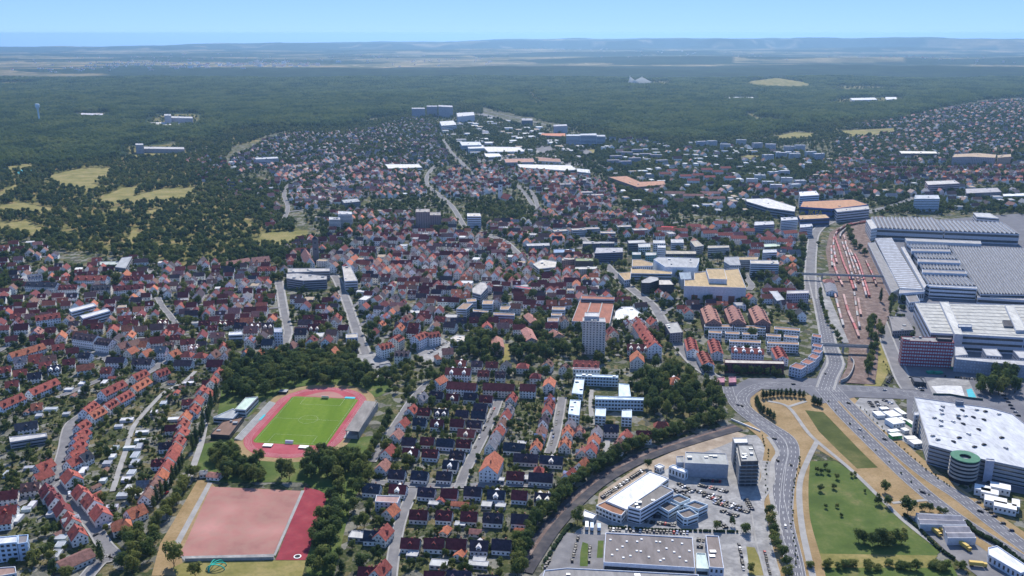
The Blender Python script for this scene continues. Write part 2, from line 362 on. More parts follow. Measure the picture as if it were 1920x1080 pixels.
def build_terrain():
    # a disc of ground: fine rings and rays ahead, coarse ones beside and behind
    ang = np.concatenate([np.arange(-176, -44, 8), np.arange(-44, 44.01, .26), np.arange(52, 185, 8)])
    rr = np.concatenate([[60, 200, 330], np.exp(np.arange(math.log(430), math.log(27500), .0125)), [27500]])
    A, Rr = np.meshgrid(np.radians(ang), rr, indexing='ij')
    front = np.abs(A) < rad(60)
    Rr = np.where(front, Rr, np.minimum(Rr, 27500))
    X, Y = Rr * np.sin(A), Rr * np.cos(A)
    Z = ground_z(X, Y)
    na, nr = A.shape
    v = np.stack([X, Y, Z], -1).reshape(-1, 3)
    faces = []
    for i in range(na):
        i2 = (i + 1) % na
        for j in range(nr - 1):
            faces.append((i * nr + j, i2 * nr + j, i2 * nr + j + 1, i * nr + j + 1))
    v = np.concatenate([v, [[0, 0, 0]]])
    c = len(v) - 1
    for i in range(na): faces.append((c, ((i + 1) % na) * nr, i * nr))
    me = bpy.data.meshes.new('ground')
    me.from_pydata(v.tolist(), [], [f[::-1] for f in faces])
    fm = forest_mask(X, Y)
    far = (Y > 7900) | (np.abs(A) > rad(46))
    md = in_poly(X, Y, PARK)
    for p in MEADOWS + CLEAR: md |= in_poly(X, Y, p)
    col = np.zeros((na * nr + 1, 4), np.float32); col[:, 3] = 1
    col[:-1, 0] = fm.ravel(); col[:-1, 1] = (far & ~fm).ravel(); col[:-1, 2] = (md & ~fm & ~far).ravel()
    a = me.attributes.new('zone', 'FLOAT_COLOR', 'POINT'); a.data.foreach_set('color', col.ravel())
    me.polygons.foreach_set('use_smooth', [True] * len(me.polygons))
    m, nt, b = newmat('open_ground'); N, L = nt.nodes, nt.links
    g = N.new('ShaderNodeNewGeometry')
    def noise(scale, detail=4):
        n = N.new('ShaderNodeTexNoise'); n.inputs['Scale'].default_value = scale; n.inputs['Detail'].default_value = detail; n.inputs['Roughness'].default_value = .62
        L.new(g.outputs['Position'], n.inputs['Vector']); return n.outputs['Fac']
    def ramp(fac, stops, const=False):
        cr = N.new('ShaderNodeValToRGB'); e = cr.color_ramp.elements
        if const: cr.color_ramp.interpolation = 'CONSTANT'
        e[0].position, e[0].color = stops[0][0], (*stops[0][1], 1); e[1].position, e[1].color = stops[-1][0], (*stops[-1][1], 1)
        for p, c in stops[1:-1]: k = e.new(p); k.color = (*c, 1)
        L.new(fac, cr.inputs['Fac']); return cr.outputs['Color']
    def mix(f, a, bb):
        mx = N.new('ShaderNodeMix'); mx.data_type = 'RGBA'; L.new(f, mx.inputs['Factor']); L.new(a, mx.inputs['A']); L.new(bb, mx.inputs['B']); return mx.outputs['Result']
    # gardens and yards between the houses
    vo = N.new('ShaderNodeTexVoronoi'); vo.inputs['Scale'].default_value = 1 / 9.0; vo.distance = 'MANHATTAN'; L.new(g.outputs['Position'], vo.inputs['Vector'])
    sx = N.new('ShaderNodeSeparateColor'); L.new(vo.outputs['Color'], sx.inputs['Color'])
    town = ramp(sx.outputs['Red'], [(0, (.035, .055, .02)), (.24, (.06, .08, .026)), (.42, (.10, .105, .038)), (.54, (.20, .16, .085)), (.64, (.19, .185, .18)), (.78, (.31, .30, .285)), (.92, (.075, .075, .08))], True)
    town2 = ramp(noise(.35), [(.32, (.028, .036, .018)), (.5, (.075, .082, .038)), (.68, (.24, .21, .15))])
    f5 = N.new('ShaderNodeValue'); f5.outputs[0].default_value = .5
    town = mix(f5.outputs[0], town, town2)
    mead = ramp(noise(.018, 6), [(.3, (.07, .085, .025)), (.5, (.15, .14, .05)), (.62, (.28, .215, .10)), (.8, (.38, .29, .16))])
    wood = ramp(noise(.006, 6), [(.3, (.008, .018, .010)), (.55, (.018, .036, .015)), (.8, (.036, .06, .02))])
    # field strips of the far plain
    mp = N.new('ShaderNodeMapping'); mp.inputs['Scale'].default_value = (1 / 520., 1 / 420., 1); mp.inputs['Rotation'].default_value = (0, 0, .35); L.new(g.outputs['Position'], mp.inputs['Vector'])
    v2 = N.new('ShaderNodeTexVoronoi'); v2.inputs['Scale'].default_value = 1; v2.distance = 'CHEBYCHEV'; L.new(mp.outputs[0], v2.inputs['Vector'])
    s2 = N.new('ShaderNodeSeparateColor'); L.new(v2.outputs['Color'], s2.inputs['Color'])
    fld = ramp(s2.outputs['Green'], [(0, (.03, .055, .02)), (.22, (.11, .12, .04)), (.40, (.16, .135, .07)), (.6, (.26, .205, .115)), (.78, (.36, .285, .18)), (.92, (.13, .10, .07))], True)
    f3 = N.new('ShaderNodeValue'); f3.outputs[0].default_value = .4
    fld = mix(f3.outputs[0], fld, ramp(noise(.0011, 5), [(.42, (.015, .03, .016)), (.49, (.09, .09, .045)), (.57, (.32, .25, .14))]))
    at_ = N.new('ShaderNodeAttribute'); at_.attribute_name = 'zone'
    sp = N.new('ShaderNodeSeparateColor'); L.new(at_.outputs['Color'], sp.inputs['Color'])
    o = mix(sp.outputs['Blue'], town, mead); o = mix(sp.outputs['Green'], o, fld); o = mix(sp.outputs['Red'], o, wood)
    L.new(o, b.inputs['Base Color']); b.inputs['Roughness'].default_value = 1; b.inputs['Specular IOR Level'].default_value = 0.05
    me.materials.append(m)
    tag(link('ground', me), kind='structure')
build_terrain()

# ------------------------------------------------------------------ sheets and roads
LAY = [0]
def layer(base, step=.006):
    LAY[0] += 1
    return base + step * LAY[0]
def sheet(name, px, m, base=.05, val=1, pts=None):
    p = ccw(pts or px_poly(px))
    z = layer(base)
    b = MB(); b.face([(x, y, z) for x, y in p])
    o = tag(link(name, b.mesh(name, [M[m]])), kind='structure')
    if val: occ_poly(p, val)
    return o
def smooth(pts, n=6):
    out = []
    for i in range(len(pts) - 1):
        p0, p1, p2, p3 = (np.array(pts[min(max(k, 0), len(pts) - 1)], float) for k in (i - 1, i, i + 1, i + 2))
        for k in range(n):
            t = k / n
            out.append(.5 * ((2 * p1) + (p2 - p0) * t + (2 * p0 - 5 * p1 + 4 * p2 - p3) * t * t + (3 * p1 - p0 - 3 * p2 + p3) * t ** 3))
    out.append(np.array(pts[-1], float))
    return out
def sides(line, off):
    out = []
    for i, p in enumerate(line):
        d = line[min(i + 1, len(line) - 1)] - line[max(i - 1, 0)]
        d = d / (np.linalg.norm(d) + 1e-9)
        out.append(p + np.array((-d[1], d[0])) * off)
    return out
def ribbon(b, line, o0, o1, z, m=0):
    A, B = sides(line, o0), sides(line, o1)
    for i in range(len(line) - 1): b.face([(*A[i], z), (*A[i + 1], z), (*B[i + 1], z), (*B[i], z)][::-1], m)
def mark_line(line, half, val):
    A, B = sides(line, half), sides(line, -half)
    for i in range(len(line) - 1): occ_poly([tuple(A[i]), tuple(A[i + 1]), tuple(B[i + 1]), tuple(B[i])], val)
ROADS = []
def road(name, px, w, m='street', pave=1.6, dashes=False, lanes=2, base=.14, n=5, mark=True):
    line = smooth([at(x, y) for x, y in px], n)
    z = layer(base)
    b = MB(); ribbon(b, line, -w / 2, w / 2, z)
    o = tag(link(name, b.mesh(name, [M[m]])), kind='structure')
    if pave:
        p = MB()
        for s in (-1, 1):
            ribbon(p, line, s * w / 2 if s < 0 else w / 2, s * (w / 2 + pave), z + .12) if s > 0 else ribbon(p, line, -w / 2 - pave, -w / 2, z + .12)
            A = sides(line, s * w / 2)
            for i in range(len(line) - 1): p.face([(*A[i], z - .05), (*A[i + 1], z - .05), (*A[i + 1], z + .12), (*A[i], z + .12)])
        tag(link('pavement', p.mesh('pavement', [M['pave']])), kind='structure')
    if dashes:
        k = MB(); total = 0
        for ln in range(1, lanes):
            off = -w / 2 + ln * w / lanes
            L_ = sides(line, off); acc = 0
            for i in range(len(L_) - 1):
                a, c = L_[i], L_[i + 1]; d = np.linalg.norm(c - a); u = (c - a) / (d + 1e-9); nrm = np.array((-u[1], u[0])) * .13
                t = 0
                while t < d:
                    if (acc + t) % 9 < 4:
                        e = min(t + 1, d); p0, p1 = a + u * t, a + u * e
                        k.face([(*(p0 - nrm), z + .03), (*(p1 - nrm), z + .03), (*(p1 + nrm), z + .03), (*(p0 + nrm), z + .03)])
                    t += 1
                acc += d
        for s in (-1, 1):
            ribbon(k, line, s * (w / 2 - .35) - .1, s * (w / 2 - .35) + .1, z + .03)
        if k.f:
            mk = tag(link('lane_markings', k.mesh('lane_markings', [M['marking']]), o), kind='stuff')
    if mark: mark_line(line, w / 2 + pave + .5, 1)
    ROADS.append((name, line, w, z))
    return o

for m_ in MEADOWS: sheet('meadow', None, 'meadow', pts=m_, base=.03, val=3)

# haze: one closed box of thin, even, bluish air round the camera and all the land
def build_haze():
    b = MB(); b.box(-28500, 28500, -28500, 28500, -120, 358, bottom=True)
    me = b.mesh('haze', [])
    m = bpy.data.materials.new('haze'); m.use_nodes = True
    nt = m.node_tree; nt.nodes.remove(nt.nodes['Principled BSDF'])
    pv = nt.nodes.new('ShaderNodeVolumePrincipled')
    pv.inputs['Color'].default_value = (0.38, 0.67, 1.0, 1)
    pv.inputs['Density'].default_value = HAZE
    pv.inputs['Anisotropy'].default_value = 0.5
    nt.links.new(pv.outputs[0], nt.nodes['Material Output'].inputs['Volume'])
    me.materials.append(m)
    tag(link('haze', me), kind='stuff')
HAZE = 3.7e-5
build_haze()
# ------------------------------------------------------------------ house builder (ridge along local x)
def pane(b, c, u, n, w, h, off=.05, m=0):
    """window: a pane standing proud of the wall; c centre of its foot, u along the wall, n outwards"""
    c = np.array(c, float) + np.array((*n, 0)) * off; u = np.array((*u, 0)) * w / 2; z = np.array((0, 0, h))
    b.face([c - u, c + u, c + u + z, c - u + z], m)

HM = {}
def house_meshes(l, w, e, r, hip=0.0, dorm=0, cross=False):
    key = (round(l, 1), round(w, 1), round(e, 1), round(r, 1), hip, dorm, cross)
    if key in HM: return HM[key]
    out = {}
    hl, hw = l / 2, w / 2
    b = MB()
    P = [(-hl, -hw), (hl, -hw), (hl, hw), (-hl, hw)]
    b.prism(P, 0, e, top=False)
    if not hip:
        b.face([(hl, -hw, e), (hl, hw, e), (hl, 0, e + r)]); b.face([(-hl, hw, e), (-hl, -hw, e), (-hl, 0, e + r)])
    else: b.face([(x, y, e) for x, y in P])
    out['wall'] = b.mesh('wall', [M['plaster']])
    b = MB(); o, s, t = .45, r / hw, .28
    ro = .5
    if not hip:
        for sg in (-1, 1):
            y1, z1 = sg * (hw + ro), e - s * ro
            q = [(-hl - o, 0, e + r), (hl + o, 0, e + r), (hl + o, y1, z1), (-hl - o, y1, z1)]
            if sg > 0: q = q[::-1]
            lo = [(x, y, z + .02) for x, y, z in q]; up = [(x, y, z + t) for x, y, z in q]
            b.face(lo); b.face(up[::-1])
            for i in range(4): b.face([lo[i], lo[(i + 1) % 4], up[(i + 1) % 4], up[i]][::-1])
    else:
        k = hl + ro - (hw + ro) * hip
        k = max(k, .3)
        B = [(-hl - ro, -hw - ro), (hl + ro, -hw - ro), (hl + ro, hw + ro), (-hl - ro, hw + ro)]
        z0 = e + .06
        a, c = (-k, 0, e + r), (k, 0, e + r)
        V = [(x, y, z0) for x, y in B]
        b.face([V[0], V[1], c, a]); b.face([V[2], V[3], a, c]); b.face([V[1], V[2], c]); b.face([V[3], V[0], a]); b.face(V[::-1])
    out['roof'] = b.mesh('roof', [M['tiles']])
    b = MB()
    fl = max(1, int(round(e / 2.9)))
    n = max(2, int(l / 2.9))
    for f in range(fl):
        z = .95 + f * e / fl
        for i in range(n):
            x = -hl + (i + .5) * l / n
            for sg in (-1, 1): pane(b, (x, sg * hw, z), (-sg, 0) if sg > 0 else (1, 0), (0, sg), 1.25, 1.35)
        m_ = max(2, int(w / 3.3))
        for i in range(m_):
            y = -hw + (i + .5) * w / m_
            for sg in (-1, 1): pane(b, (sg * hl, y, z), (0, sg), (sg, 0), 1.15, 1.35)
    if not hip and r > 3:
        for sg in (-1, 1):
            for y in (-1.3, 1.3): pane(b, (sg * hl, y, e + .5), (0, sg), (sg, 0), 1.0, 1.25)
    out['windows'] = b.mesh('windows', [M['glass']])
    b = MB()
    cx, cy = hl * .45, hw * .12
    b.box(cx - .35, cx + .35, cy - .45, cy + .45, e + r * .8, e + r + 1.1)
    b.box(cx - .45, cx + .45, cy - .55, cy + .55, e + r + 1.1, e + r + 1.28, bottom=True)
    out['chimney'] = b.mesh('chimney', [M['brick']])
    dl = []
    for i in range(dorm):
        b = MB()
        x = (-hl + (i + .5) * l / dorm) if dorm > 1 else 0
        for sg in (-1, 1):
            dw = 1.7 if cross else 1.15
            yf = sg * hw * (1.02 if cross else .72); z0 = e - .2 if cross else e + r * (1 - .72) - .3; zt = z0 + (2.6 if cross else 1.7)
            yb = sg * hw * .15
            y0, y1 = min(yf, yb), max(yf, yb)
            b.box(x - dw, x + dw, y0, y1, z0, zt)
            rz = zt + dw * .95
            yo = yf + sg * .3
            b.face([(x - dw, yf, zt), (x + dw, yf, zt), (x, yf, rz)][::1 if sg < 0 else -1])
            for sx in (-1, 1):
                q = [(x, yo, rz + .05), (x, yb, rz + .05), (x + sx * (dw + .3), yb, zt - .2), (x + sx * (dw + .3), yo, zt - .2)]
                b.face(q if sx * sg > 0 else q[::-1], 1)
            pane(b, (x, yf, z0 + .6), (1, 0) if sg < 0 else (-1, 0), (0, sg), dw * 1.2, 1.1, .05, 2)
        dl.append(b.mesh('dormer', [M['plaster'], M['tiles'], M['glass']]))
    out['dormer'] = dl
    HM[key] = out
    return out

WHITES = [(.86, .86, .84), (.84, .83, .80), (.88, .88, .87), (.76, .71, .63), (.82, .78, .70), (.80, .82, .85), (.72, .68, .66)]
ROOFS = {'orange': (.43, .145, .08), 'red': (.31, .08, .062), 'maroon': (.15, .034, .038), 'dark': (.060, .044, .060), 'slate': (.040, .046, .068),
         'brown': (.20, .105, .085), 'pink': (.34, .16, .13), 'grey': (.20, .20, .22), 'rose': (.36, .24, .21)}
LOOK = {'orange': 'orange-tiled', 'red': 'red-tiled', 'maroon': 'maroon-roofed', 'dark': 'dark-roofed', 'slate': 'slate-roofed', 'brown': 'brown-roofed', 'pink': 'pinkish-roofed', 'grey': 'grey-roofed', 'rose': 'rose-roofed'}
def jit(c, a=.12):
    k = 1 + R.uniform(-a, a)
    return tuple(min(1, max(0, v * k * (1 + R.uniform(-a / 3, a / 3)))) for v in c)

def house(x, y, a, l, w, e, r, roof, label, group, hip=0.0, dorm=0, cross=False, wall=None, name='house', cat='house', chim=True, z=0.0):
    ms = house_meshes(l, w, e, r, hip, dorm, cross)
    o = empty(name, x, y, z, a)
    rc = jit(ROOFS[roof] if isinstance(roof, str) else roof); wc = wall or jit(R.choice(WHITES), .06)
    link('wall', ms['wall'], o, color=wc)
    rf = link('roof', ms['roof'], o, color=rc)
    tag(link('windows', ms['windows'], o), kind='stuff')
    if chim: link('chimney', ms['chimney'], rf)
    for d in ms['dormer']: link('dormer', d, rf, color=wc if cross else rc)
    tag(o, label, cat, group)
    occ_poly(rect(x, y, l + 1.5, w + 1.5, a), 2)
    return o

# long gabled building given by the two ends of its ridge in the photograph
def ridge_house(p0, p1, w, e, r, roof, label, name='apartment_house', cat='house', group=None, **k):
    a0, a1 = at(*p0, e + r), at(*p1, e + r)
    l = math.hypot(a1[0] - a0[0], a1[1] - a0[1]); a = math.atan2(a1[1] - a0[1], a1[0] - a0[0])
    return house((a0[0] + a1[0]) / 2, (a0[1] + a1[1]) / 2, a, round(l, 1), w, e, r, roof, label, group, name=name, cat=cat, **k)

# ------------------------------------------------------------------ flat-roofed block given by the corners of its roof
def facade(b, p, q, h, floors, style, z0=0.0, off=.06, sp=3.0, m=0, gh=3.0):
    p, q = np.array(p, float), np.array(q, float)
    L_ = np.linalg.norm(q - p)
    if L_ < 2.5: return
    u = (q - p) / L_; n = (u[1], -u[0])
    fh = (h - z0) / floors
    for f in range(floors):
        z = z0 + f * fh + fh * .3
        if style == 'band':
            c = (p + q) / 2; pane(b, (*c, z), u, n, L_ - 1.2, fh * .42, off, m)
        else:
            k = max(1, int(L_ / sp)); wd = 1.4 if style == 'grid' else sp * .72
            for i in range(k):
                c = p + u * (i + .5) * L_ / k
                pane(b, (*c, z), u, n, wd, fh * .5, off, m)

def block(name, label, cat, roof_px, h, wall, roof, floors=None, style='grid', group=None, z0=0, units=0, sp=3.0, pts=None, parapet=.6, windows=True, unit_h=1.8, wm='glass'):
    P = ccw(pts or [at(x, y, h) for x, y in roof_px])
    cx, cy = sum(p[0] for p in P) / len(P), sum(p[1] for p in P) / len(P)
    Q = [(x - cx, y - cy) for x, y in P]
    o = empty(name, cx, cy, z0)
    b = MB(); b.prism(Q, 0, h + parapet, top=False)
    I = inset(Q, .45)
    n = len(Q)
    for i in range(n):
        j = (i + 1) % n
        b.face([(*Q[i], h + parapet), (*Q[j], h + parapet), (*I[j], h + parapet), (*I[i], h + parapet)])
        b.face([(*I[i], h + parapet), (*I[j], h + parapet), (*I[j], h - .1), (*I[i], h - .1)])
    link('wall', b.mesh('wall', [M['plaster']]), o, color=wall)
    b = MB(); b.face([(*p, h) for p in I])
    rf = link('roof', b.mesh('roof', [M['flat']]), o, color=roof)
    if windows and floors:
        b = MB()
        for i in range(n): facade(b, Q[i], Q[(i + 1) % n], h, floors, style, sp=sp)
        tag(link('windows', b.mesh('windows', [M[wm]]), o), kind='stuff')
    xs, ys = [p[0] for p in Q], [p[1] for p in Q]
    k = 0; tries = 0
    while k < units and tries < 200:
        tries += 1
        ux, uy = R.uniform(min(xs), max(xs)), R.uniform(min(ys), max(ys)); s = R.uniform(1.0, 2.2)
        if in_poly(np.array([ux - s, ux + s, ux, ux]), np.array([uy, uy, uy - s, uy + s]), I).all():
            b = MB(); b.box(-s, s, -s * .7, s * .7, h, h + R.uniform(.6, unit_h))
            link('roof_unit', b.mesh('roof_unit', [M['metal']]), rf, (ux, uy, 0)); k += 1
    tag(o, label, cat, group)
    occ_poly(P, 2, pad=1.0)
    return o

# ------------------------------------------------------------------ trees
def ico(sub):
    import bmesh
    bm = bmesh.new(); bmesh.ops.create_icosphere(bm, subdivisions=sub, radius=1)
    v = np.array([x.co[:] for x in bm.verts]); f = [[w.index for w in g.verts] for g in bm.faces]; bm.free()
    return v, f
ICO1, ICO2 = ico(1), ico(2)
NPR = np.random.RandomState(11)
def add_blob(V, Fc, c, rx, rz, ic=ICO1, rough=.16):
    v, f = ic; i0 = len(V)
    k = 1 + NPR.uniform(-rough, rough, (len(v), 1))
    V += (v * k * np.array((rx, rx, rz)) + np.array(c)).tolist(); Fc += [[q + i0 for q in t] for t in f]
def add_leaf(V, Fc, p, n, s):
    n = n + NPR.normal(0, .26, 3); n /= np.linalg.norm(n) + 1e-9
    a = np.cross(n, NPR.normal(0, 1, 3)); a /= np.linalg.norm(a) + 1e-9; b = np.cross(n, a)
    i0 = len(V); s1, s2 = s * NPR.uniform(.6, 1.2), s * NPR.uniform(.5, .9)
    V += [(p - a * s1).tolist(), (p - b * s2).tolist(), (p + a * s1).tolist(), (p + b * s2).tolist()]; Fc.append([i0, i0 + 1, i0 + 2, i0 + 3])
def crown_mesh(kind, seed, leaves):
    """a crown 1 unit high and about 1 unit wide standing on z = 0: lobes of many small leaf clumps round ragged dark cores"""
    global NPR
    NPR = np.random.RandomState(seed)
    V, Fc, lobes = [], [], []
    if kind == 'broad':
        for i in range(9):
            th = i * 2.4 + NPR.uniform(-.4, .4); zz = NPR.uniform(.18, .78); rr = .30 * math.sqrt(max(0, 1 - ((zz - .5) / .55) ** 2)) * NPR.uniform(.6, 1.1)
            lobes.append(((rr * math.cos(th), rr * math.sin(th), zz), NPR.uniform(.15, .24), NPR.uniform(.14, .22)))
        lobes.append(((0, 0, .48), .33, .42))
    elif kind == 'column':
        for i in range(9):
            zz = .1 + i * .095; rr = .34 * math.sin(math.pi * min(.97, (zz + .06) ** .8)) ** .8
            lobes.append(((NPR.uniform(-.06, .06), NPR.uniform(-.06, .06), zz), rr * NPR.uniform(.75, 1.05), .13))
    elif kind == 'cone':
        for i in range(10):
            zz = .06 + i * .095; rr = .46 * (1 - zz) + .02
            lobes.append(((NPR.uniform(-.03, .03), NPR.uniform(-.03, .03), zz), rr * NPR.uniform(.85, 1.1), .09))
    for c, rx, rz in lobes: add_blob(V, Fc, c, rx * .5, rz * .5)
    tot = sum(l[1] ** 2 for l in lobes)
    for c, rx, rz in lobes:
        for k in range(max(6, int(leaves * rx * rx / tot))):
            d = NPR.normal(0, 1, 3); d /= np.linalg.norm(d)
            if d[2] < -.6: d[2] *= -1
            p = np.array(c) + d * np.array((rx, rx, rz)) * NPR.uniform(.72, 1.1)
            add_leaf(V, Fc, p, d, .055 if kind == 'broad' else .05)
    return V, Fc
def make_trunk(hh):
    b = MB(); n = 6
    lv = [(0, .035), (.5 * hh, .026), (hh + .25, .014)]
    for k in range(2):
        z0, r0 = lv[k]; z1, r1 = lv[k + 1]
        for i in range(n):
            a0, a1 = 2 * math.pi * i / n, 2 * math.pi * (i + 1) / n
            b.face([(r0 * math.cos(a0), r0 * math.sin(a0), z0), (r0 * math.cos(a1), r0 * math.sin(a1), z0), (r1 * math.cos(a1), r1 * math.sin(a1), z1), (r1 * math.cos(a0), r1 * math.sin(a0), z1)])
    for a in (.4, 2.5, 4.6):
        d = np.array((math.cos(a), math.sin(a))); q = np.array((-d[1], d[0])) * .011
        p0, p1 = d * .015, d * .2
        for s in (-1, 1):
            b.face([(*(p0 + s * q), hh * .8), (*(p0 - s * q), hh * .8 + .02), (*(p1 - s * q * .5), hh + .22), (*(p1 + s * q * .5), hh + .2)])
    return b
TREES = {}
def build_tree_models():
    for kind, nvar, leaves, hh, mt in (('broad', 6, 640, .1, 'leaf'), ('column', 3, 480, .07, 'needle'), ('cone', 3, 380, .08, 'needle')):
        TREES[kind] = []
        for i in range(nvar):
            V, Fc = crown_mesh(kind, 100 + i + 17 * len(kind), leaves)
            cm = bpy.data.meshes.new('crown'); cm.from_pydata(V, [], Fc); cm.materials.append(M[mt])
            tm = make_trunk(hh).mesh('trunk', [M['trunk']])
            # joined copy of the same tree, for the masses of trees that nobody could count
            jm = bpy.data.meshes.new('tree'); tb = make_trunk(hh); n0 = len(V); Vs = [(x, y, z * (1 - hh) + hh) for x, y, z in V]
            jm.from_pydata(Vs + tb.v, [], Fc + [[q + n0 for q in f] for f in tb.f]); jm.materials.append(M[mt]); jm.materials.append(M['trunk'])
            jm.polygons.foreach_set('material_index', [0] * len(Fc) + [1] * len(tb.f)); jm.update()
            TREES[kind].append((cm, tm, jm, hh))
build_tree_models()
STUFF_TREES = {'broad': [], 'column': [], 'cone': []}
def tree(x, y, h, d, kind, label, group, name='tree', z=0.0):
    cm, tm, jm, hh = R.choice(TREES[kind])
    o = empty(name, x, y, z, R.uniform(0, 6.28))
    c = link('crown', cm, o, (0, 0, h * hh)); c.scale = (d, d, h * (1 - hh))
    t = link('trunk', tm, o); t.scale = (max(h * .55, d * .5), max(h * .55, d * .5), h)
    tag(o, label, 'tree', group)
    return o

# masses of trees: points that carry instances
def mass(name, label, pts, models, seed, cat='trees'):
    """pts: (x, y, z, width, height); models: list of meshes one unit in size"""
    pts = np.array(pts, np.float32)
    me = bpy.data.meshes.new(name); me.from_pydata(pts[:, :3].tolist(), [], [])
    a = me.attributes.new('size', 'FLOAT_VECTOR', 'POINT')
    a.data.foreach_set('vector', np.stack([pts[:, 3], pts[:, 3], pts[:, 4]], -1).astype(np.float32).ravel())
    c = bpy.data.collections.new(name + '_models')
    for i, m in enumerate(models):
        ob = bpy.data.objects.new('%s_model' % name, m); c.objects.link(ob)
    o = link(name, me)
    ng = bpy.data.node_groups.new(name, 'GeometryNodeTree')
    ng.interface.new_socket('Geometry', in_out='INPUT', socket_type='NodeSocketGeometry')
    ng.interface.new_socket('Geometry', in_out='OUTPUT', socket_type='NodeSocketGeometry')
    N, L = ng.nodes, ng.links
    gi, go = N.new('NodeGroupInput'), N.new('NodeGroupOutput')
    m2p = N.new('GeometryNodeMeshToPoints')
    ci = N.new('GeometryNodeCollectionInfo'); ci.inputs['Collection'].default_value = c; ci.inputs['Separate Children'].default_value = True; ci.inputs['Reset Children'].default_value = True
    io = N.new('GeometryNodeInstanceOnPoints'); io.inputs['Pick Instance'].default_value = True
    rv = N.new('FunctionNodeRandomValue'); rv.data_type = 'FLOAT_VECTOR'; rv.inputs['Max'].default_value = (0, 0, 6.283); rv.inputs['Seed'].default_value = seed
    na = N.new('GeometryNodeInputNamedAttribute'); na.data_type = 'FLOAT_VECTOR'; na.inputs['Name'].default_value = 'size'
    L.new(gi.outputs[0], m2p.inputs[0]); L.new(m2p.outputs[0], io.inputs['Points']); L.new(ci.outputs[0], io.inputs['Instance'])
    L.new(rv.outputs[0], io.inputs['Rotation']); L.new(na.outputs[0], io.inputs['Scale']); L.new(io.outputs[0], go.inputs[0])
    md = o.modifiers.new('instances', 'NODES'); md.node_group = ng
    tag(o, label, cat, kind='stuff')
    return o

# ------------------------------------------------------------------ cars, lorries, wagons
def car_mesh():
    b = MB(); hw = .88
    prof = [(-2.15, .3), (2.15, .3), (2.2, .75), (1.25, .92), (.55, 1.42), (-1.2, 1.45), (-1.95, .98), (-2.2, .85)]
    for s in (-1, 1):
        q = [(x, s * hw * (1 if z < 1 else .82), z) for x, z in prof]
        b.face(q if s < 0 else q[::-1], 0)
        g = [(1.1, s * (hw * .985 + .012), .93), (.5, s * (hw * .83 + .012), 1.36), (-1.15, s * (hw * .83 + .012), 1.38), (-1.75, s * (hw * .985 + .012), .98)]
        b.face(g[::-1] if s < 0 else g, 1)
    for i in range(len(prof)):
        (x0, z0), (x1, z1) = prof[i], prof[(i + 1) % len(prof)]
        w0, w1 = hw * (1 if z0 < 1 else .82), hw * (1 if z1 < 1 else .82)
        b.face([(x0, -w0, z0), (x1, -w1, z1), (x1, w1, z1), (x0, w0, z0)][::-1], 1 if i in (3, 5) else 0)
    for x in (-1.35, 1.35):
        for s in (-1, 1):
            c = [(x + .33 * math.cos(t * math.pi / 4), s * (hw + .02), .33 + .33 * math.sin(t * math.pi / 4)) for t in range(8)]
            b.face(c if s > 0 else c[::-1], 2)
            d = [(p[0], s * (hw - .2), p[2]) for p in c]
            for t in range(8): b.face([c[t], c[(t + 1) % 8], d[(t + 1) % 8], d[t]], 2)
    return b.mesh('car', [M['paint'], M['car_glass'], M['tyre']])
CAR = car_mesh()
CARCOL = [('black', (.012, .013, .016)), ('dark blue', (.02, .03, .07)), ('dark grey', (.05, .052, .058)), ('silver', (.42, .43, .45)), ('white', (.75, .75, .75)), ('red', (.35, .02, .025)), ('blue', (.06, .13, .32))]
CARW = [9, 5, 8, 2, 2, 1, 1]
CARROWS = {}
def car(x, y, a, row, group=None, col=None, z=.3, pad=True):
    cn, cc = next((c for c in CARCOL if c[0] == col), None) or R.choices(CARCOL, CARW)[0]
    o = link('car', CAR, None, (x, y, z), a, cc)
    CARROWS.setdefault(row, []).append((o, cn))
    tag(o, None, 'car', group or 'cars ' + row)
    if pad: occ_poly(rect(x, y, 4.6, 2.0, a), 2)
    return o
def label_cars():
    for row, lst in CARROWS.items():
        lst.sort(key=lambda q: pix(q[0].location.x, q[0].location.y)[0])
        for i, (o, cn) in enumerate(lst):
            o['label'] = '%s car, %s from the left %s' % (cn, ordn(i + 1), row) if len(lst) > 1 else '%s car %s' % (cn, row)
def car_line(p0, p1, n, row, a_off=90, skip=.12, col=None):
    """n parking places in a line between two pixels; a_off is the angle of the cars to that line"""
    q0, q1 = np.array(at(*p0)), np.array(at(*p1)); a = math.atan2(*(q1 - q0)[::-1])
    for i in range(n):
        if R.random() < skip: continue
        p = q0 + (q1 - q0) * (i + .5) / n
        if occ_at(*p) == 2: continue
        car(p[0] + R.uniform(-.25, .25), p[1] + R.uniform(-.25, .25), a + rad(a_off) + R.uniform(-.04, .04) + (math.pi if R.random() < .5 else 0), row, col=col)

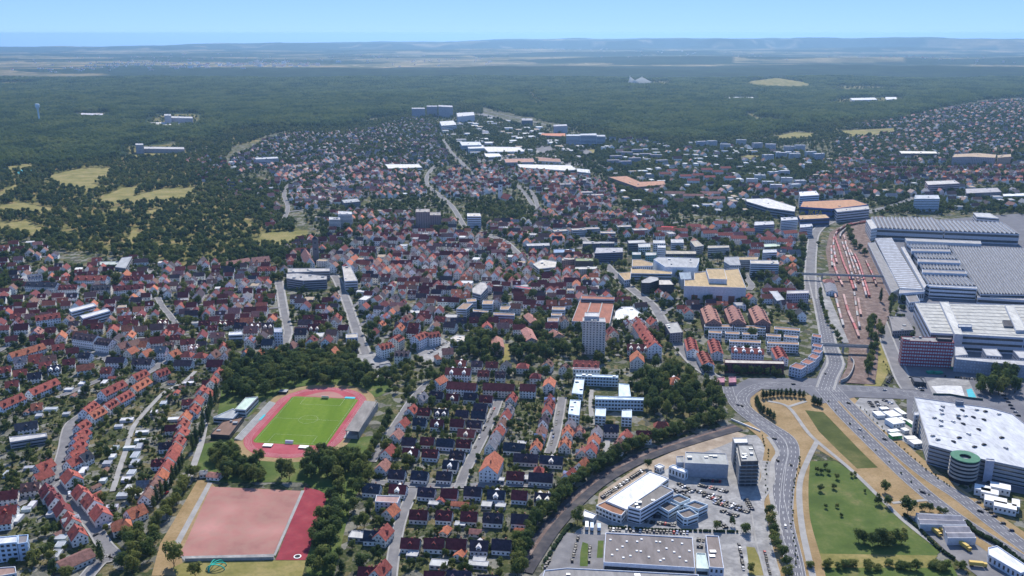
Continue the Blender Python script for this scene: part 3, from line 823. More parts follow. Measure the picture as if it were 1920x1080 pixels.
def wheels_box(b, xs, hw, r=.45, m=2):
    for x in xs:
        for s in (-1, 1):
            c = [(x + r * math.cos(t * math.pi / 4), s * hw, r + r * math.sin(t * math.pi / 4)) for t in range(8)]
            d = [(p[0], s * (hw - .25), p[2]) for p in c]
            b.face(c if s > 0 else c[::-1], m)
            for t in range(8): b.face([c[t], c[(t + 1) % 8], d[(t + 1) % 8], d[t]], m)
def wagon_models():
    # open double-deck car carrier: deck, upper deck, posts, bogies
    b = MB(); L_ = 12.2
    b.box(-L_, L_, -1.4, 1.4, .95, 1.25, bottom=True); b.box(-L_, L_, -1.4, 1.4, 2.85, 3.05, bottom=True)
    for i in range(9):
        x = -L_ + .3 + i * (2 * L_ - .6) / 8
        for s in (-1, 1): b.box(x - .12, x + .12, s * 1.4 - .06, s * 1.4 + .06, 1.25, 3.6)
    for s in (-1, 1): b.box(-L_, L_, s * 1.4 - .05, s * 1.4 + .05, 3.05, 3.35)
    wheels_box(b, (-9.6, -7.8, 7.8, 9.6), .8, m=1)
    carrier = b.mesh('carrier_wagon', [M['paint'], M['tyre']])
    # covered wagon with rounded roof
    b = MB(); prof = [(-1.45, 1.0), (1.45, 1.0), (1.45, 3.3), (1.0, 3.85), (0, 4.1), (-1.0, 3.85), (-1.45, 3.3)]
    L_ = 9.5
    for i in range(len(prof)):
        (y0, z0), (y1, z1) = prof[i], prof[(i + 1) % len(prof)]
        b.face([(-L_, y0, z0), (-L_, y1, z1), (L_, y1, z1), (L_, y0, z0)], 0)
    b.face([(L_, y, z) for y, z in prof]); b.face([(-L_, y, z) for y, z in prof][::-1])
    for x in (-6, -2, 2, 6):
        for s in (-1, 1): b.box(x - .06, x + .06, s * 1.47 - .04, s * 1.47 + .04, 1.0, 3.3)
    wheels_box(b, (-7.5, -5.8, 5.8, 7.5), .8, m=1)
    cov = b.mesh('covered_wagon', [M['paint'], M['tyre']])
    return {'carrier': (carrier, 25.2, 'double-deck wagon'), 'covered': (cov, 19.9, 'covered wagon')}
WAGON = wagon_models()
def train(px, kinds, cols, row, z=.75):
    line = smooth([at(x, y) for x, y in px], 8)
    seg = [np.linalg.norm(line[i + 1] - line[i]) for i in range(len(line) - 1)]; cum = np.concatenate([[0], np.cumsum(seg)])
    def pos(s):
        i = min(max(np.searchsorted(cum, s) - 1, 0), len(seg) - 1); return line[i] + (line[i + 1] - line[i]) * ((s - cum[i]) / (seg[i] + 1e-9))
    s, k, lst = 0.0, 0, []
    while True:
        kd = kinds[k % len(kinds)]; me, ln, nm = WAGON[kd]
        if s + ln > cum[-1]: break
        a, c = pos(s + ln * .2), pos(s + ln * .8); m_ = (a + c) / 2
        cn, cc = cols[k % len(cols)]
        o = link('rail_wagon', me, None, (m_[0], m_[1], z), math.atan2(c[1] - a[1], c[0] - a[0]), jit(cc, .15))
        tag(o, None, 'rail wagon', 'wagons ' + row); lst.append((o, cn, nm)); s += ln + .9; k += 1
    for i, (o, cn, nm) in enumerate(lst): o['label'] = '%s %s, %s from far end of train %s' % (cn, nm, ordn(i + 1), row)
# ================================================================== THE SETTING: grounds, roads, railway
Z1 = tile(0, 840, 4.5); Z2 = tile(300, 650, 2.5125); Z3 = tile(660, 650, 2.5125); Z4 = tile(1000, 700, 2.842); Z5 = tile(1380, 650, 2.511); Z6 = tile(1400, 380, 2.842)
U0 = tile(0, 620, 4.5); U1 = tile(384, 620, 4.5); U2 = tile(768, 620, 4.5); U3 = tile(1152, 620, 4.5); U4 = tile(1536, 620, 4.5)
V0 = tile(0, 420, 4.5); V1 = tile(384, 420, 4.5); V2 = tile(768, 420, 4.5); V3 = tile(1152, 420, 4.5); V4 = tile(1536, 380, 4.5)
D3 = tile(1152, 840, 4.5); D4 = tile(1536, 840, 4.5); D2 = tile(768, 840, 4.5); D1 = tile(384, 840, 4.5)
def tp(T, pts): return [T(x, y) for x, y in pts]

# sports grounds
sheet('dry_grass_verge', tp(Z2, [(180, 625), (240, 640), (260, 660), (100, 985), (120, 1080), (-40, 1080), (0, 930), (60, 830)]), 'dry')
sheet('clay_pitch', tp(Z2, [(240, 660), (665, 680), (535, 978), (92, 988)]), 'clay')
sheet('red_court', tp(Z2, [(682, 662), (800, 690), (790, 720), (690, 1006), (544, 1006)]), 'court')
sheet('court_path', tp(Z2, [(666, 678), (681, 678), (545, 985), (533, 985)]), 'pave')
sheet('gravel_path', tp(Z2, [(225, 640), (248, 640), (95, 930), (68, 925)]), 'pave')
sheet('wall_strip', tp(Z2, [(92, 988), (535, 978), (540, 1004), (120, 1012)]), 'yard')
sheet('dry_lawn', tp(Z2, [(120, 1014), (544, 1008), (690, 1008), (670, 1080), (660, 1180), (120, 1180), (60, 1040)]), 'meadow')
sheet('grove_floor', tp(Z2, [(170, 470), (330, 430), (500, 530), (720, 460), (1000, 420), (1010, 520), (960, 640), (900, 740), (820, 1080), (690, 1080), (690, 1000), (790, 700), (680, 640), (240, 640), (150, 560)]), 'park', val=0)
sheet('grove_floor', tp(Z2, [(290, 100), (450, 30), (700, 20), (960, 90), (1060, 160), (1100, 200), (1020, 240), (800, 180), (620, 190), (480, 260), (420, 330), (270, 330), (290, 200)]), 'park', val=0)
pc = [at(*p) for p in ((549, 744), (669, 747.5), (616, 835), (471, 832))]
PCX, PCY = sum(p[0] for p in pc) / 4 , sum(p[1] for p in pc) / 4
PA = math.atan2(pc[0][1] - pc[3][1], pc[0][0] - pc[3][0])          # along the pitch
def sp(u, v): return (PCX + u * math.cos(PA) - v * math.sin(PA), PCY + u * math.sin(PA) + v * math.cos(PA))
def rrect(hu, hv, r, n=10):
    out = []
    for su, sv, a0 in ((1, 1, 0), (-1, 1, 90), (-1, -1, 180), (1, -1, 270)):
        for k in range(n + 1):
            a = rad(a0 + 90 * k / n); out.append(sp(su * (hu - r) + r * math.cos(a), sv * (hv - r) + r * math.sin(a)))
    return out
sheet('stadium_surround', None, 'dry', pts=rrect(86, 52, 46))
sheet('running_track', None, 'track', pts=rrect(79, 45, 43), val=3)
sheet('bend_area', None, 'clay', pts=[sp(53.5, -20), sp(53.5, 22)] + [sp(53.5 + 15 * math.sin(math.pi * k / 10), 22 - 42 * k / 10) for k in range(1, 10)])
sheet('football_pitch', None, 'lawn', pts=[sp(-52.5, -31), sp(-49.5, -34), sp(50, -34), sp(52.5, -31), sp(52.5, 31), sp(50, 34), sp(-49.5, 34), sp(-52.5, 31)])
lm = MB()
for k in range(1, 6):
    for P_, Q_ in ((rrect(79 - k * 1.3, 45 - k * 1.3, 43 - k * 1.3), rrect(79 - k * 1.3 - .12, 45 - k * 1.3 - .12, 43 - k * 1.3 - .12)),):
        n_ = len(P_)
        for i in range(n_): lm.face([(*P_[i], .42), (*P_[(i + 1) % n_], .42), (*Q_[(i + 1) % n_], .42), (*Q_[i], .42)])
def pline(u0, v0, u1, v1, w=.14):
    a, b = np.array(sp(u0, v0)), np.array(sp(u1, v1)); d = (b - a) / np.linalg.norm(b - a); n = np.array((-d[1], d[0])) * w
    lm.face([(*(a - n), .44), (*(b - n), .44), (*(b + n), .44), (*(a + n), .44)])
for q in ((-50, -32, 50, -32), (-50, 32, 50, 32), (-50, -32, -50, 32), (50, -32, 50, 32), (0, -32, 0, 32), (-50, -20, -34, -20), (-34, -20, -34, 20), (-34, 20, -50, 20), (50, -20, 34, -20), (34, -20, 34, 20), (34, 20, 50, 20)): pline(*q, .05)
for k in range(24): pline(9 * math.cos(k * .2618), 9 * math.sin(k * .2618), 9 * math.cos((k + 1) * .2618), 9 * math.sin((k + 1) * .2618), .05)
tag(link('lane_markings', lm.mesh('lane_markings', [M['marking']])), 'white lane lines on the running track and the football pitch', 'markings', kind='stuff')

# park between the two big roads, verges and yards
sheet('dry_park', tp(Z5, [(60, 240), (120, 205), (330, 225), (410, 285), (560, 430), (740, 600), (905, 730), (1000, 800), (760, 800), (560, 590), (380, 480), (300, 640), (290, 560), (280, 470), (240, 400), (150, 345), (80, 300)]), 'dry')
sheet('olive_strip', tp(Z5, [(325, 300), (420, 310), (520, 390), (640, 510), (690, 570), (570, 575), (480, 490), (390, 400)]), 'olive')
sheet('park_lawn', tp(Z5, [(345, 540), (470, 540), (545, 590), (690, 730), (800, 830), (960, 965), (900, 1040), (370, 1040), (335, 930), (305, 770), (305, 650)]), 'park')
sheet('dry_lawn', tp(Z5, [(345, 975), (950, 985), (900, 1042), (362, 1042)]), 'meadow', base=.09)
sheet('park_edge', tp(Z5, [(362, 1042), (900, 1042), (1000, 1000), (1100, 1180), (380, 1180)]), 'park')
sheet('depot_yard', tp(Z5, [(810, 800), (1010, 790), (1110, 860), (1356, 1040), (1500, 1250), (1160, 1100), (1020, 990)]), 'street')
sheet('dealer_yard', tp(Z4, [(330, 780), (350, 640), (560, 520), (720, 430), (1040, 330), (1230, 330), (1290, 480), (1260, 620), (1160, 660), (1230, 900), (1270, 1180), (-40, 1180), (30, 1080), (120, 980), (230, 840)]), 'yard', base=.04)
sheet('rail_verge', tp(Z4, [(330, 780), (350, 640), (560, 500), (740, 420), (1080, 310), (1140, 330), (1000, 390), (800, 460), (620, 560), (400, 700)]), 'gravelly', base=.06, val=0)
sheet('parking_lane', tp(Z4, [(170, 850), (300, 860), (390, 860), (380, 1080), (60, 1080), (110, 960)]), 'street', base=.06)
sheet('green_strip', tp(Z4, [(262, 900), (292, 910), (290, 1030), (248, 1030), (250, 960)]), 'park', base=.07)
sheet('green_strip', tp(Z4, [(345, 893), (375, 893), (370, 985), (338, 985)]), 'park', base=.07)
sheet('green_strip', tp(Z4, [(1135, 925), (1180, 930), (1215, 1010), (1230, 1080), (1150, 1080), (1145, 1000)]), 'meadow', base=.07)
sheet('factory_yard', [(1690, 560), (1640, 500), (1655, 420), (1920, 400), (2100, 420), (2100, 1000), (1935, 930), (1800, 905), (1740, 850), (1700, 800), (1700, 700), (1660, 640)], 'asphalt', base=.03, val=0)
sheet('building_site', tp(U4, [(905, 430), (1000, 400), (1260, 420), (1340, 580), (1200, 570), (960, 545)]), 'yard', base=.08)
sheet('container_yard', tp(U4, [(340, 570), (620, 580), (700, 680), (800, 800), (830, 900), (900, 1020), (820, 1000), (520, 830), (300, 620)]), 'yard', base=.07)
sheet('verge', tp(U4, [(380, 480), (420, 100), (560, 100), (600, 330), (520, 470)]), 'meadow', base=.07, val=0)
sheet('pit_slab', tp(U4, [(945, 470), (1070, 465), (1200, 470), (1230, 560), (1000, 540)]), 'slab', base=.1)
sheet('pit_cover', tp(U4, [(1240, 500), (1285, 490), (1325, 565), (1260, 565)]), 'pool', base=.1)
sheet('mall_square', tp(V3, [(-60, 640), (230, 640), (330, 720), (400, 850), (120, 980), (-60, 900)]), 'yard', base=.05, val=0)
sheet('town_square', tp(U1, [(1290, 200), (1420, 180), (1560, 260), (1600, 380), (1430, 400), (1330, 340), (1270, 280)]), 'yard', base=.05)
sheet('market_yard', tp(U2, [(40, 140), (260, 60), (390, 120), (260, 250), (120, 290)]), 'yard', base=.05)

# streets: the big junction first
road('road_verge', tp(Z5, [(430, 225), (540, 325), (710, 490), (865, 628), (1025, 745), (1190, 865), (1400, 1005)]), 46, 'dry', 0, base=.02, mark=False)
road('road_verge', tp(Z5, [(292, 1120), (270, 1000), (234, 850), (222, 760), (225, 640), (238, 530), (238, 480), (200, 420), (110, 350)]), 38, 'dry', 0, base=.02, mark=False)
sheet('junction', tp(Z5, [(0, 180), (60, 150), (380, 150), (420, 60), (520, 80), (480, 180), (700, 190), (860, 210), (860, 250), (560, 240), (470, 260), (400, 270), (330, 215), (120, 200), (70, 240), (60, 290), (20, 300), (-40, 250), (-45, 200)]), 'asphalt', base=.1)
road('main_road', tp(Z5, [(285, 1120), (262, 1000), (225, 850), (203, 760), (192, 680), (205, 560), (217, 490), (185, 425), (100, 362), (20, 300), (-25, 240), (-40, 190)]), 11, 'asphalt', 0, True, 3)
road('main_road', tp(Z5, [(300, 1120), (278, 1000), (243, 850), (236, 760), (250, 610), (271, 500), (246, 430), (150, 366), (60, 300), (25, 245), (70, 200), (160, 180), (360, 182)]), 10.5, 'asphalt', 0, True, 3)
road('main_road', tp(Z5, [(400, 200), (500, 318), (680, 497), (830, 640), (1000, 778), (1180, 898), (1380, 1024)]), 12.5, 'asphalt', 0, True, 4)
road('main_road', tp(Z5, [(450, 190), (580, 325), (740, 478), (900, 610), (1050, 708), (1200, 826), (1400, 975)]), 12.5, 'asphalt', 0, True, 4)
road('main_road', tp(Z5, [(420, 200), (440, 140), (468, 80), (450, 20)]) + [(1553, 640), (1546, 605), (1536, 560), (1526, 520)], 15, 'asphalt', 2, True, 4)
road('main_road', tp(Z5, [(480, 195), (620, 203), (760, 215), (900, 238), (1060, 262)]), 14, 'asphalt', 0, True, 4)
road('cycle_path', tp(Z5, [(368, 1110), (342, 1000), (312, 860), (298, 720), (305, 620), (345, 520), (382, 448)]), 4.6, 'pave', 0)
road('park_path', tp(Z5, [(150, 258), (245, 285), (330, 395), (382, 448), (545, 585), (690, 725), (800, 830), (1000, 985)]), 3.6, 'pave', 0)
road('park_path', tp(Z5, [(245, 285), (330, 258)]), 3.6, 'pave', 0)
road('park_path', tp(Z5, [(735, 738), (900, 724)]), 3.0, 'pave', 0)
road('access_road', tp(Z4, [(1285, 1130), (1262, 1040), (1225, 900), (1205, 780), (1190, 680), (1230, 610), (1250, 560), (1245, 470)]), 9, 'yard', 1.2)
road('side_path', tp(Z4, [(1310, 860), (1300, 780), (1265, 640), (1275, 480), (1300, 420), (1250, 340)]), 3.5, 'pave', 0)
road('factory_street', tp(U4, [(760, 500), (700, 400), (640, 250), (590, 130)]) + [(1655, 615), (1640, 575), (1630, 540), (1615, 480)], 13, 'street', 2)
road('street', [(1352, 716), (1330, 702), (1302, 682), (1276, 652), (1252, 620), (1236, 592), (1222, 572), (1190, 547), (1160, 522), (1130, 490), (1105, 462), (1085, 440)], 10, 'street', 2.5)
road('street', tp(V1, [(1360, 1100), (1310, 980), (1270, 870), (1230, 750), (1190, 640), (1120, 480), (1085, 430)]), 9, 'street', 2.5)
road('street', tp(V1, [(640, 1080), (690, 960), (700, 900), (670, 750), (645, 600), (625, 480)]), 8, 'street', 2.5)
road('street', [(885, 440), (869, 422), (848, 388), (822, 365), (800, 345), (806, 322), (830, 300)], 8, 'street', 1.5)
road('street', tp(V2, [(960, 290), (900, 240), (800, 150), (700, 110), (560, 60)]), 9, 'street', 2.5)
road('street', [(1520, 560), (1519, 520), (1522, 470), (1530, 435), (1560, 415), (1620, 400), (1680, 385), (1720, 370)], 13, 'street', 2.5)
road('street', tp(Z3, [(420, 150), (350, 180), (285, 250), (240, 315), (172, 420), (92, 545)]), 6, 'street', 1.2)
road('street', tp(Z3, [(692, 250), (640, 380), (590, 480), (540, 575), (505, 665)]), 7, 'street', 1.4)
road('street', tp(Z3, [(990, 240), (962, 400), (930, 505)]), 7, 'street', 1.4)
road('street', tp(Z3, [(292, 668), (262, 740), (236, 800), (210, 900), (188, 1040), (180, 1120)]), 7, 'street', 1.2)
road('street', tp(Z3, [(90, 640), (300, 655), (500, 658), (800, 652), (985, 668)]), 6, 'street', 1.0)
road('lane', tp(Z3, [(1205, 440), (1190, 520), (1160, 560)]), 5, 'pave', 0)
road('lane', tp(Z3, [(1128, 205), (1125, 290), (1135, 370)]), 4.5, 'pave', 0)
road('street', tp(Z1, [(700, 1130), (850, 960), (960, 920), (880, 820), (800, 690), (650, 500), (480, 330), (450, 280), (500, 160), (545, 0)]) + tp(U0, [(560, 900), (600, 790), (720, 700), (830, 600), (1000, 490), (1140, 410), (1290, 330), (1390, 260)]), 8.5, 'street', 1.2)
road('street', tp(Z1, [(-20, 560), (110, 500), (330, 390), (450, 300)]), 6.5, 'street', 1.0)
road('street', tp(U0, [(480, 570), (640, 505), (850, 415), (960, 355), (900, 250), (820, 235)]), 5.5, 'street', 1.0)
road('lane', tp(Z1, [(950, 370), (1010, 180), (1070, 0)]) + tp(U0, [(1100, 880), (1150, 780), (1290, 620), (1400, 515), (1560, 430), (1650, 345)]), 4.5, 'pave', 0)
road('lane', [(396, 745), (389, 769), (379, 825), (366, 866), (352, 905)], 5.5, 'pave', 0)
road('street', tp(U0, [(-20, 180), (200, 60), (330, 10)]) + tp(V0, [(420, 900), (480, 880)]), 6, 'street', 1.0)
road('street', tp(U0, [(560, 140), (700, 180), (890, 210), (1080, 190), (1240, 210), (1390, 250), (1440, 280)]), 8, 'street', 1.5)
road('street', tp(V0, [(1330, 620), (1370, 700), (1430, 770), (1500, 870)]), 6, 'street', 1.2)
road('street', tp(V0, [(1060, 400), (1200, 390), (1320, 430)]), 8, 'yard', 1)
road('street', tp(V0, [(-20, 420), (200, 430), (340, 395), (480, 390)]), 7, 'street', 1)
road('street', [(905, 208), (935, 214), (975, 222), (1030, 236), (1075, 244)], 9, 'street', 0)
road('street', [(900, 345), (985, 352), (1010, 392)], 7, 'street', 1)
road('street', [(1005, 395), (985, 365), (960, 340), (935, 325), (900, 320)], 7, 'street', 1)
road('street', [(525, 425), (540, 392), (533, 365), (545, 345), (600, 325), (690, 300), (760, 285)], 7, 'street', 1)
road('street', [(830, 262), (845, 285), (870, 310), (890, 335)], 10, 'street', 1)
road('street', [(1240, 590), (1290, 560), (1275, 545)], 6, 'street', 1)
road('street', tp(V3, [(1130, 560), (1160, 520), (1120, 470), (1100, 420)]), 8, 'street', 1)
for q in ([(1100, 300), (1180, 330), (1260, 325), (1330, 345), (1400, 360)], [(1250, 420), (1330, 412), (1400, 422), (1480, 440)], [(1500, 345), (1600, 350), (1690, 358), (1780, 352), (1900, 356)], [(1560, 300), (1660, 292), (1760, 296), (1900, 300)],
          [(500, 285), (580, 275), (660, 280), (740, 265), (800, 250)], [(480, 320), (560, 308), (640, 300)], [(520, 400), (640, 388), (760, 392), (840, 380)], [(640, 470), (760, 462), (880, 455), (940, 452)], [(1060, 470), (1160, 455), (1260, 462), (1380, 470)]):
    road('street', q, 7, 'street', 1)

# railway line in its cutting strip, and the goods yard
RL = tp(Z4, [(-60, 1060), (0, 965), (100, 820), (250, 660), (400, 545), (600, 442), (800, 372), (1000, 312), (1090, 288)])
road('railway_bed', RL, 15, 'shaded_ballast', 0, base=.08)
YARD = [at(*p) for p in [(1572, 718), (1640, 722), (1645, 690), (1648, 640), (1668, 590), (1668, 545), (1652, 500), (1640, 470), (1625, 435), (1660, 418), (1655, 405), (1600, 412), (1556, 436), (1548, 470), (1556, 520), (1566, 560), (1580, 610), (1592, 655), (1588, 690)]]
sheet('goods_yard', None, 'ballast', pts=YARD, base=.08)
sheet('loading_road', tp(Z6, [(405, 470), (440, 500), (520, 690), (545, 750), (510, 750), (440, 620), (405, 540)]), 'yard', base=.1)
def rails(name, px, parent=None):
    line = smooth([at(*p) for p in px], 8); b = MB()
    for s in (-.75, .75):
        for o0, o1 in ((s - .09, s + .09),): ribbon(b, line, o0, o1, .62)
        for o in (s - .09, s + .09):
            A = sides(line, o)
            for i in range(len(line) - 1): b.face([(*A[i], .3), (*A[i + 1], .3), (*A[i + 1], .62), (*A[i], .62)])
    tag(link(name, b.mesh(name, [M['rail']])), kind='structure')
def shift(px, d):
    return [pix(*p) for p in sides([np.array(at(*q)) for q in px], d)]
for d in (-3.2, 2.2):
    road('track_bed', shift(RL, d), 2.6, 'ballast' if d > 0 else 'shaded_ballast', 0, base=.1); rails('railway_track', shift(RL, d))  # left bed gets the darker ballast: the shade band is painted in
TRK = [
    tp(Z6, [(590, 960), (600, 900), (590, 830), (560, 770), (520, 680), (490, 580), (470, 500), (455, 400), (452, 300), (450, 240), (462, 190), (500, 135), (560, 112), (640, 98)]),
    tp(Z6, [(605, 960), (612, 900), (612, 830), (605, 750), (575, 670), (540, 590), (515, 500), (490, 380), (468, 280), (462, 210), (485, 160), (540, 125), (640, 104)]),
    tp(Z6, [(620, 960), (625, 880), (622, 800), (610, 720), (590, 620), (570, 470), (545, 400), (515, 330), (490, 250), (472, 185), (500, 147), (560, 122), (640, 108)]),
    tp(Z6, [(622, 830), (620, 740), (612, 640), (592, 520), (562, 400), (535, 300), (508, 220), (500, 175), (530, 145), (640, 112)]),
    tp(Z6, [(630, 820), (630, 720), (630, 620), (615, 520), (585, 400), (552, 300), (525, 220), (515, 180), (545, 150)]),
    tp(Z6, [(632, 760), (640, 680), (645, 600), (640, 520), (612, 420), (580, 330), (548, 260)]),
    tp(Z6, [(640, 740), (652, 640), (660, 560), (655, 510), (625, 420), (600, 340), (575, 285)]),
    tp(Z6, [(645, 720), (665, 620), (685, 540), (690, 470), (668, 390), (635, 320), (610, 280)])]
for t in TRK: rails('railway_track', t)
RED, PINK, GREY, BRN = ('red', (.36, .075, .07)), ('faded pink', (.42, .24, .21)), ('grey', (.30, .28, .27)), ('brown', (.22, .12, .10))
train(tp(Z6, [(640, 108), (560, 122), (500, 147), (472, 185), (490, 250), (515, 330), (545, 400), (572, 480)]), ['carrier'], [RED], 'on the long curved track')
train(tp(Z6, [(575, 285), (600, 340), (625, 420), (655, 515)]), ['covered'], [RED], 'nearest the factory')
train(tp(Z6, [(450, 240), (452, 300), (455, 360)]), ['covered', 'carrier'], [PINK, GREY], 'behind the station')
train(tp(Z6, [(458, 310), (470, 360), (486, 400), (515, 460)]), ['carrier'], [RED, PINK], 'beside the station')
train(tp(Z6, [(470, 500), (490, 580), (520, 690)]), ['covered', 'carrier'], [PINK, GREY], 'at the loading road')
train(tp(Z6, [(508, 220), (535, 300), (562, 400), (585, 480)]), ['covered', 'carrier'], [GREY, PINK, BRN], 'amid the goods yard')
train(tp(Z6, [(515, 180), (552, 300), (585, 400), (600, 455)]), ['carrier', 'covered'], [PINK, BRN], 'left of the short red one')
train(tp(Z6, [(515, 500), (540, 590), (575, 670), (600, 735)]), ['carrier'], [PINK, PINK, RED], 'running down to the footbridge')
train(tp(Z6, [(635, 320), (668, 390), (690, 450)]), ['covered'], [BRN, RED], 'on the outer track by the sheds')
train(tp(Z6, [(640, 104), (540, 125), (485, 160), (462, 210), (468, 280), (480, 330)]), ['covered', 'carrier'], [PINK, GREY, RED], 'on the outer curve')
train(tp(Z6, [(530, 145), (500, 175), (500, 200)]), ['covered'], [GREY], 'inside the curve')
train(tp(Z6, [(525, 220), (552, 300), (575, 370)]), ['covered'], [GREY, PINK], 'beside the yard trees')
train(tp(Z6, [(548, 260), (580, 330), (612, 420), (640, 520)]), ['carrier', 'covered'], [PINK, GREY], 'right of the yard middle')
train(tp(Z6, [(592, 520), (612, 640)]), ['carrier'], [PINK, BRN], 'below the far footbridge')
train(tp(Z6, [(572, 490), (590, 620), (604, 690)]), ['covered', 'carrier'], [GREY, BRN], 'below the long red train')
for k in range(6): rails('railway_track', shift(TRK[4], -18 + 7 * k)[1:-2])
sheet('business_ground', [(835, 245), (880, 222), (905, 212), (1000, 238), (1060, 262), (1110, 285), (1100, 312), (960, 300), (885, 305), (855, 285)], 'street', base=.03, val=0)
sheet('business_ground', [(900, 275), (985, 276), (1060, 300), (1085, 318), (980, 318), (915, 298)], 'yard', base=.04, val=0)
# ================================================================== BUILDINGS THAT STAND OUT
WHT, OFF, GRY, TAN, BRN_R = (.74, .74, .73), (.62, .60, .57), (.30, .30, .31), (.42, .31, .17), (.20, .15, .13)
LGR, PALE, RBR, DK = (.45, .45, .45), (.58, .60, .60), (.30, .115, .075), (.05, .052, .06)
# -- stadium
g = [at(*p, 8) for p in ((684, 751), (706, 753), (673, 809), (647, 807))]
o = empty('grandstand', sum(p[0] for p in g) / 4, sum(p[1] for p in g) / 4)
gx, gy = o.location.x, o.location.y
G_ = ccw([(p[0] - gx, p[1] - gy) for p in g])
b = MB(); b.prism(G_, 7.4, 8.0); b.face([(*p, 7.4) for p in G_][::-1]); link('roof', b.mesh('roof', [M['flat']]), o, color=(.23, .215, .20))
u0 = np.array(sp(0, -1)) - np.array(sp(0, 0)); al = np.array(sp(1, 0)) - np.array(sp(0, 0))
L2 = max(abs(np.dot(p, al)) for p in G_) - 1
for k in range(7):
    b = MB(); c = u0 * (-8 + k * 1.9)
    def TT(x, y, z, c=c): q = al * x + u0 * y + c; return (q[0], q[1], z)
    b.box(-L2, L2, 0, 1.9, 0, .6 + k * .55, T=TT); link('step', b.mesh('step', [M['concrete']]), o)
b = MB(); b.box(-L2, L2, 6.2, 6.6, 0, 7.4, T=lambda x, y, z: (*(al * x + u0 * y), z)); link('rear_wall', b.mesh('rear_wall', [M['concrete']]), o)
for k in range(7):
    b = MB(); b.box(-L2 + k * L2 / 3 - .25, -L2 + k * L2 / 3 + .25, -5, -4.5, 0, 7.4, T=lambda x, y, z: (*(al * x + u0 * y), z)); link('column', b.mesh('column', [M['concrete']]), o)
tag(o, 'grey roofed grandstand along the right side of the running track', 'grandstand'); occ_poly([tuple(p) for p in g], 2)
block('clubhouse', 'clubhouse with pale green roof beside the running track', 'building', tp(U1, [(255, 665), (345, 568), (450, 560), (345, 672)]), 7, PALE, (.50, .62, .52), 2, 'band')
block('clubhouse_wing', 'low pale clubhouse wing with grey deck left of the green roof', 'building', tp(U1, [(70, 735), (240, 660), (285, 690), (235, 745)]), 4.5, (.60, .64, .68), (.33, .35, .36), 1, 'band')
block('changing_rooms', 'flat brown-roofed building beside the running track terraces', 'building', tp(U1, [(48, 878), (150, 770), (330, 728), (208, 888)]), 4, DK, (.19, .115, .085), 1, 'band', units=3)
o = empty('terrace_steps', *at(470, 785)); tag(o, 'grey spectator terrace steps along the left side of the track', 'terrace')
for k in range(5):
    b = MB(); b.box(-42, 42, 0, 1.3, 0, 1.9 - .36 * k, T=lambda x, y, z, k=k: (sp(x - 8, 51 - 1.35 * k - y)[0] - o.location.x, sp(x - 8, 51 - 1.35 * k - y)[1] - o.location.y, z)); link('step', b.mesh('step', [M['concrete']]), o)
def goal(u, v, fac, label):
    o = empty('football_goal', *sp(u, v), .42); o.rotation_euler.z = PA
    for y in (-3.66, 3.66):
        b = MB(); b.box(-.1, .1, y - .1, y + .1, 0, 2.44); link('post', b.mesh('post', [M['white']]), o)
    b = MB(); b.box(-.1, .1, -3.66, 3.66, 2.44, 2.64, bottom=True); link('crossbar', b.mesh('crossbar', [M['white']]), o)
    b = MB(); b.face([(0, -3.6, 2.44), (0, 3.6, 2.44), (fac * 1.0, 3.6, 2.3), (fac * 1.0, -3.6, 2.3)]); b.face([(fac * 1.0, -3.6, 2.3), (fac * 1.0, 3.6, 2.3), (fac * 2, 3.6, 0), (fac * 2, -3.6, 0)])
    link('net', b.mesh('net', [M['white']]), o); tag(o, label, 'goal', 'goals on the stadium pitch')
goal(50, 0, 1, 'white goal at the far end of the stadium pitch'); goal(-50, 0, -1, 'white goal at the near end of the stadium pitch')
def mat_box(name, px, l, w, h, m, label, cat, a=0.0, roof=None):
    x, y = at(*px); o = empty(name, x, y, .4, a)
    b = MB(); b.box(-l / 2, l / 2, -w / 2, w / 2, 0, h * .8); link('base', b.mesh('base', [M['tyre']]), o)
    b = MB(); b.box(-l / 2 - .2, l / 2 + .2, -w / 2 - .2, w / 2 + .2, h * .8, h, bottom=True); link('cover', b.mesh('cover', [M[m]]), o)
    tag(o, label, cat); occ_poly(rect(x, y, l, w, a), 2); return o
mat_box('landing_mat', U1(533, 975), 8, 5, 1.0, 'white', 'left white covered landing mat on the near bend', 'landing mat', PA - 1.57)
mat_box('landing_mat', U1(835, 990), 8, 5, 1.0, 'white', 'right white covered landing mat on the near bend', 'landing mat', PA - 1.57)
mat_box('landing_mat', U1(665, 525), 8, 6, 2.2, 'metal', 'grey landing mat shelter at the far left of the track', 'landing mat', PA - 1.57)
mat_box('jump_pit', U1(465, 735), 7, 12, .25, 'pool', 'turquoise jump pit cover left of the pitch', 'pit cover', PA - 1.57)
mat_box('jump_pit', U1(1225, 570), 10, 4, .25, 'pool', 'turquoise mat at the far right corner of the pitch', 'pit cover', PA - 1.57)
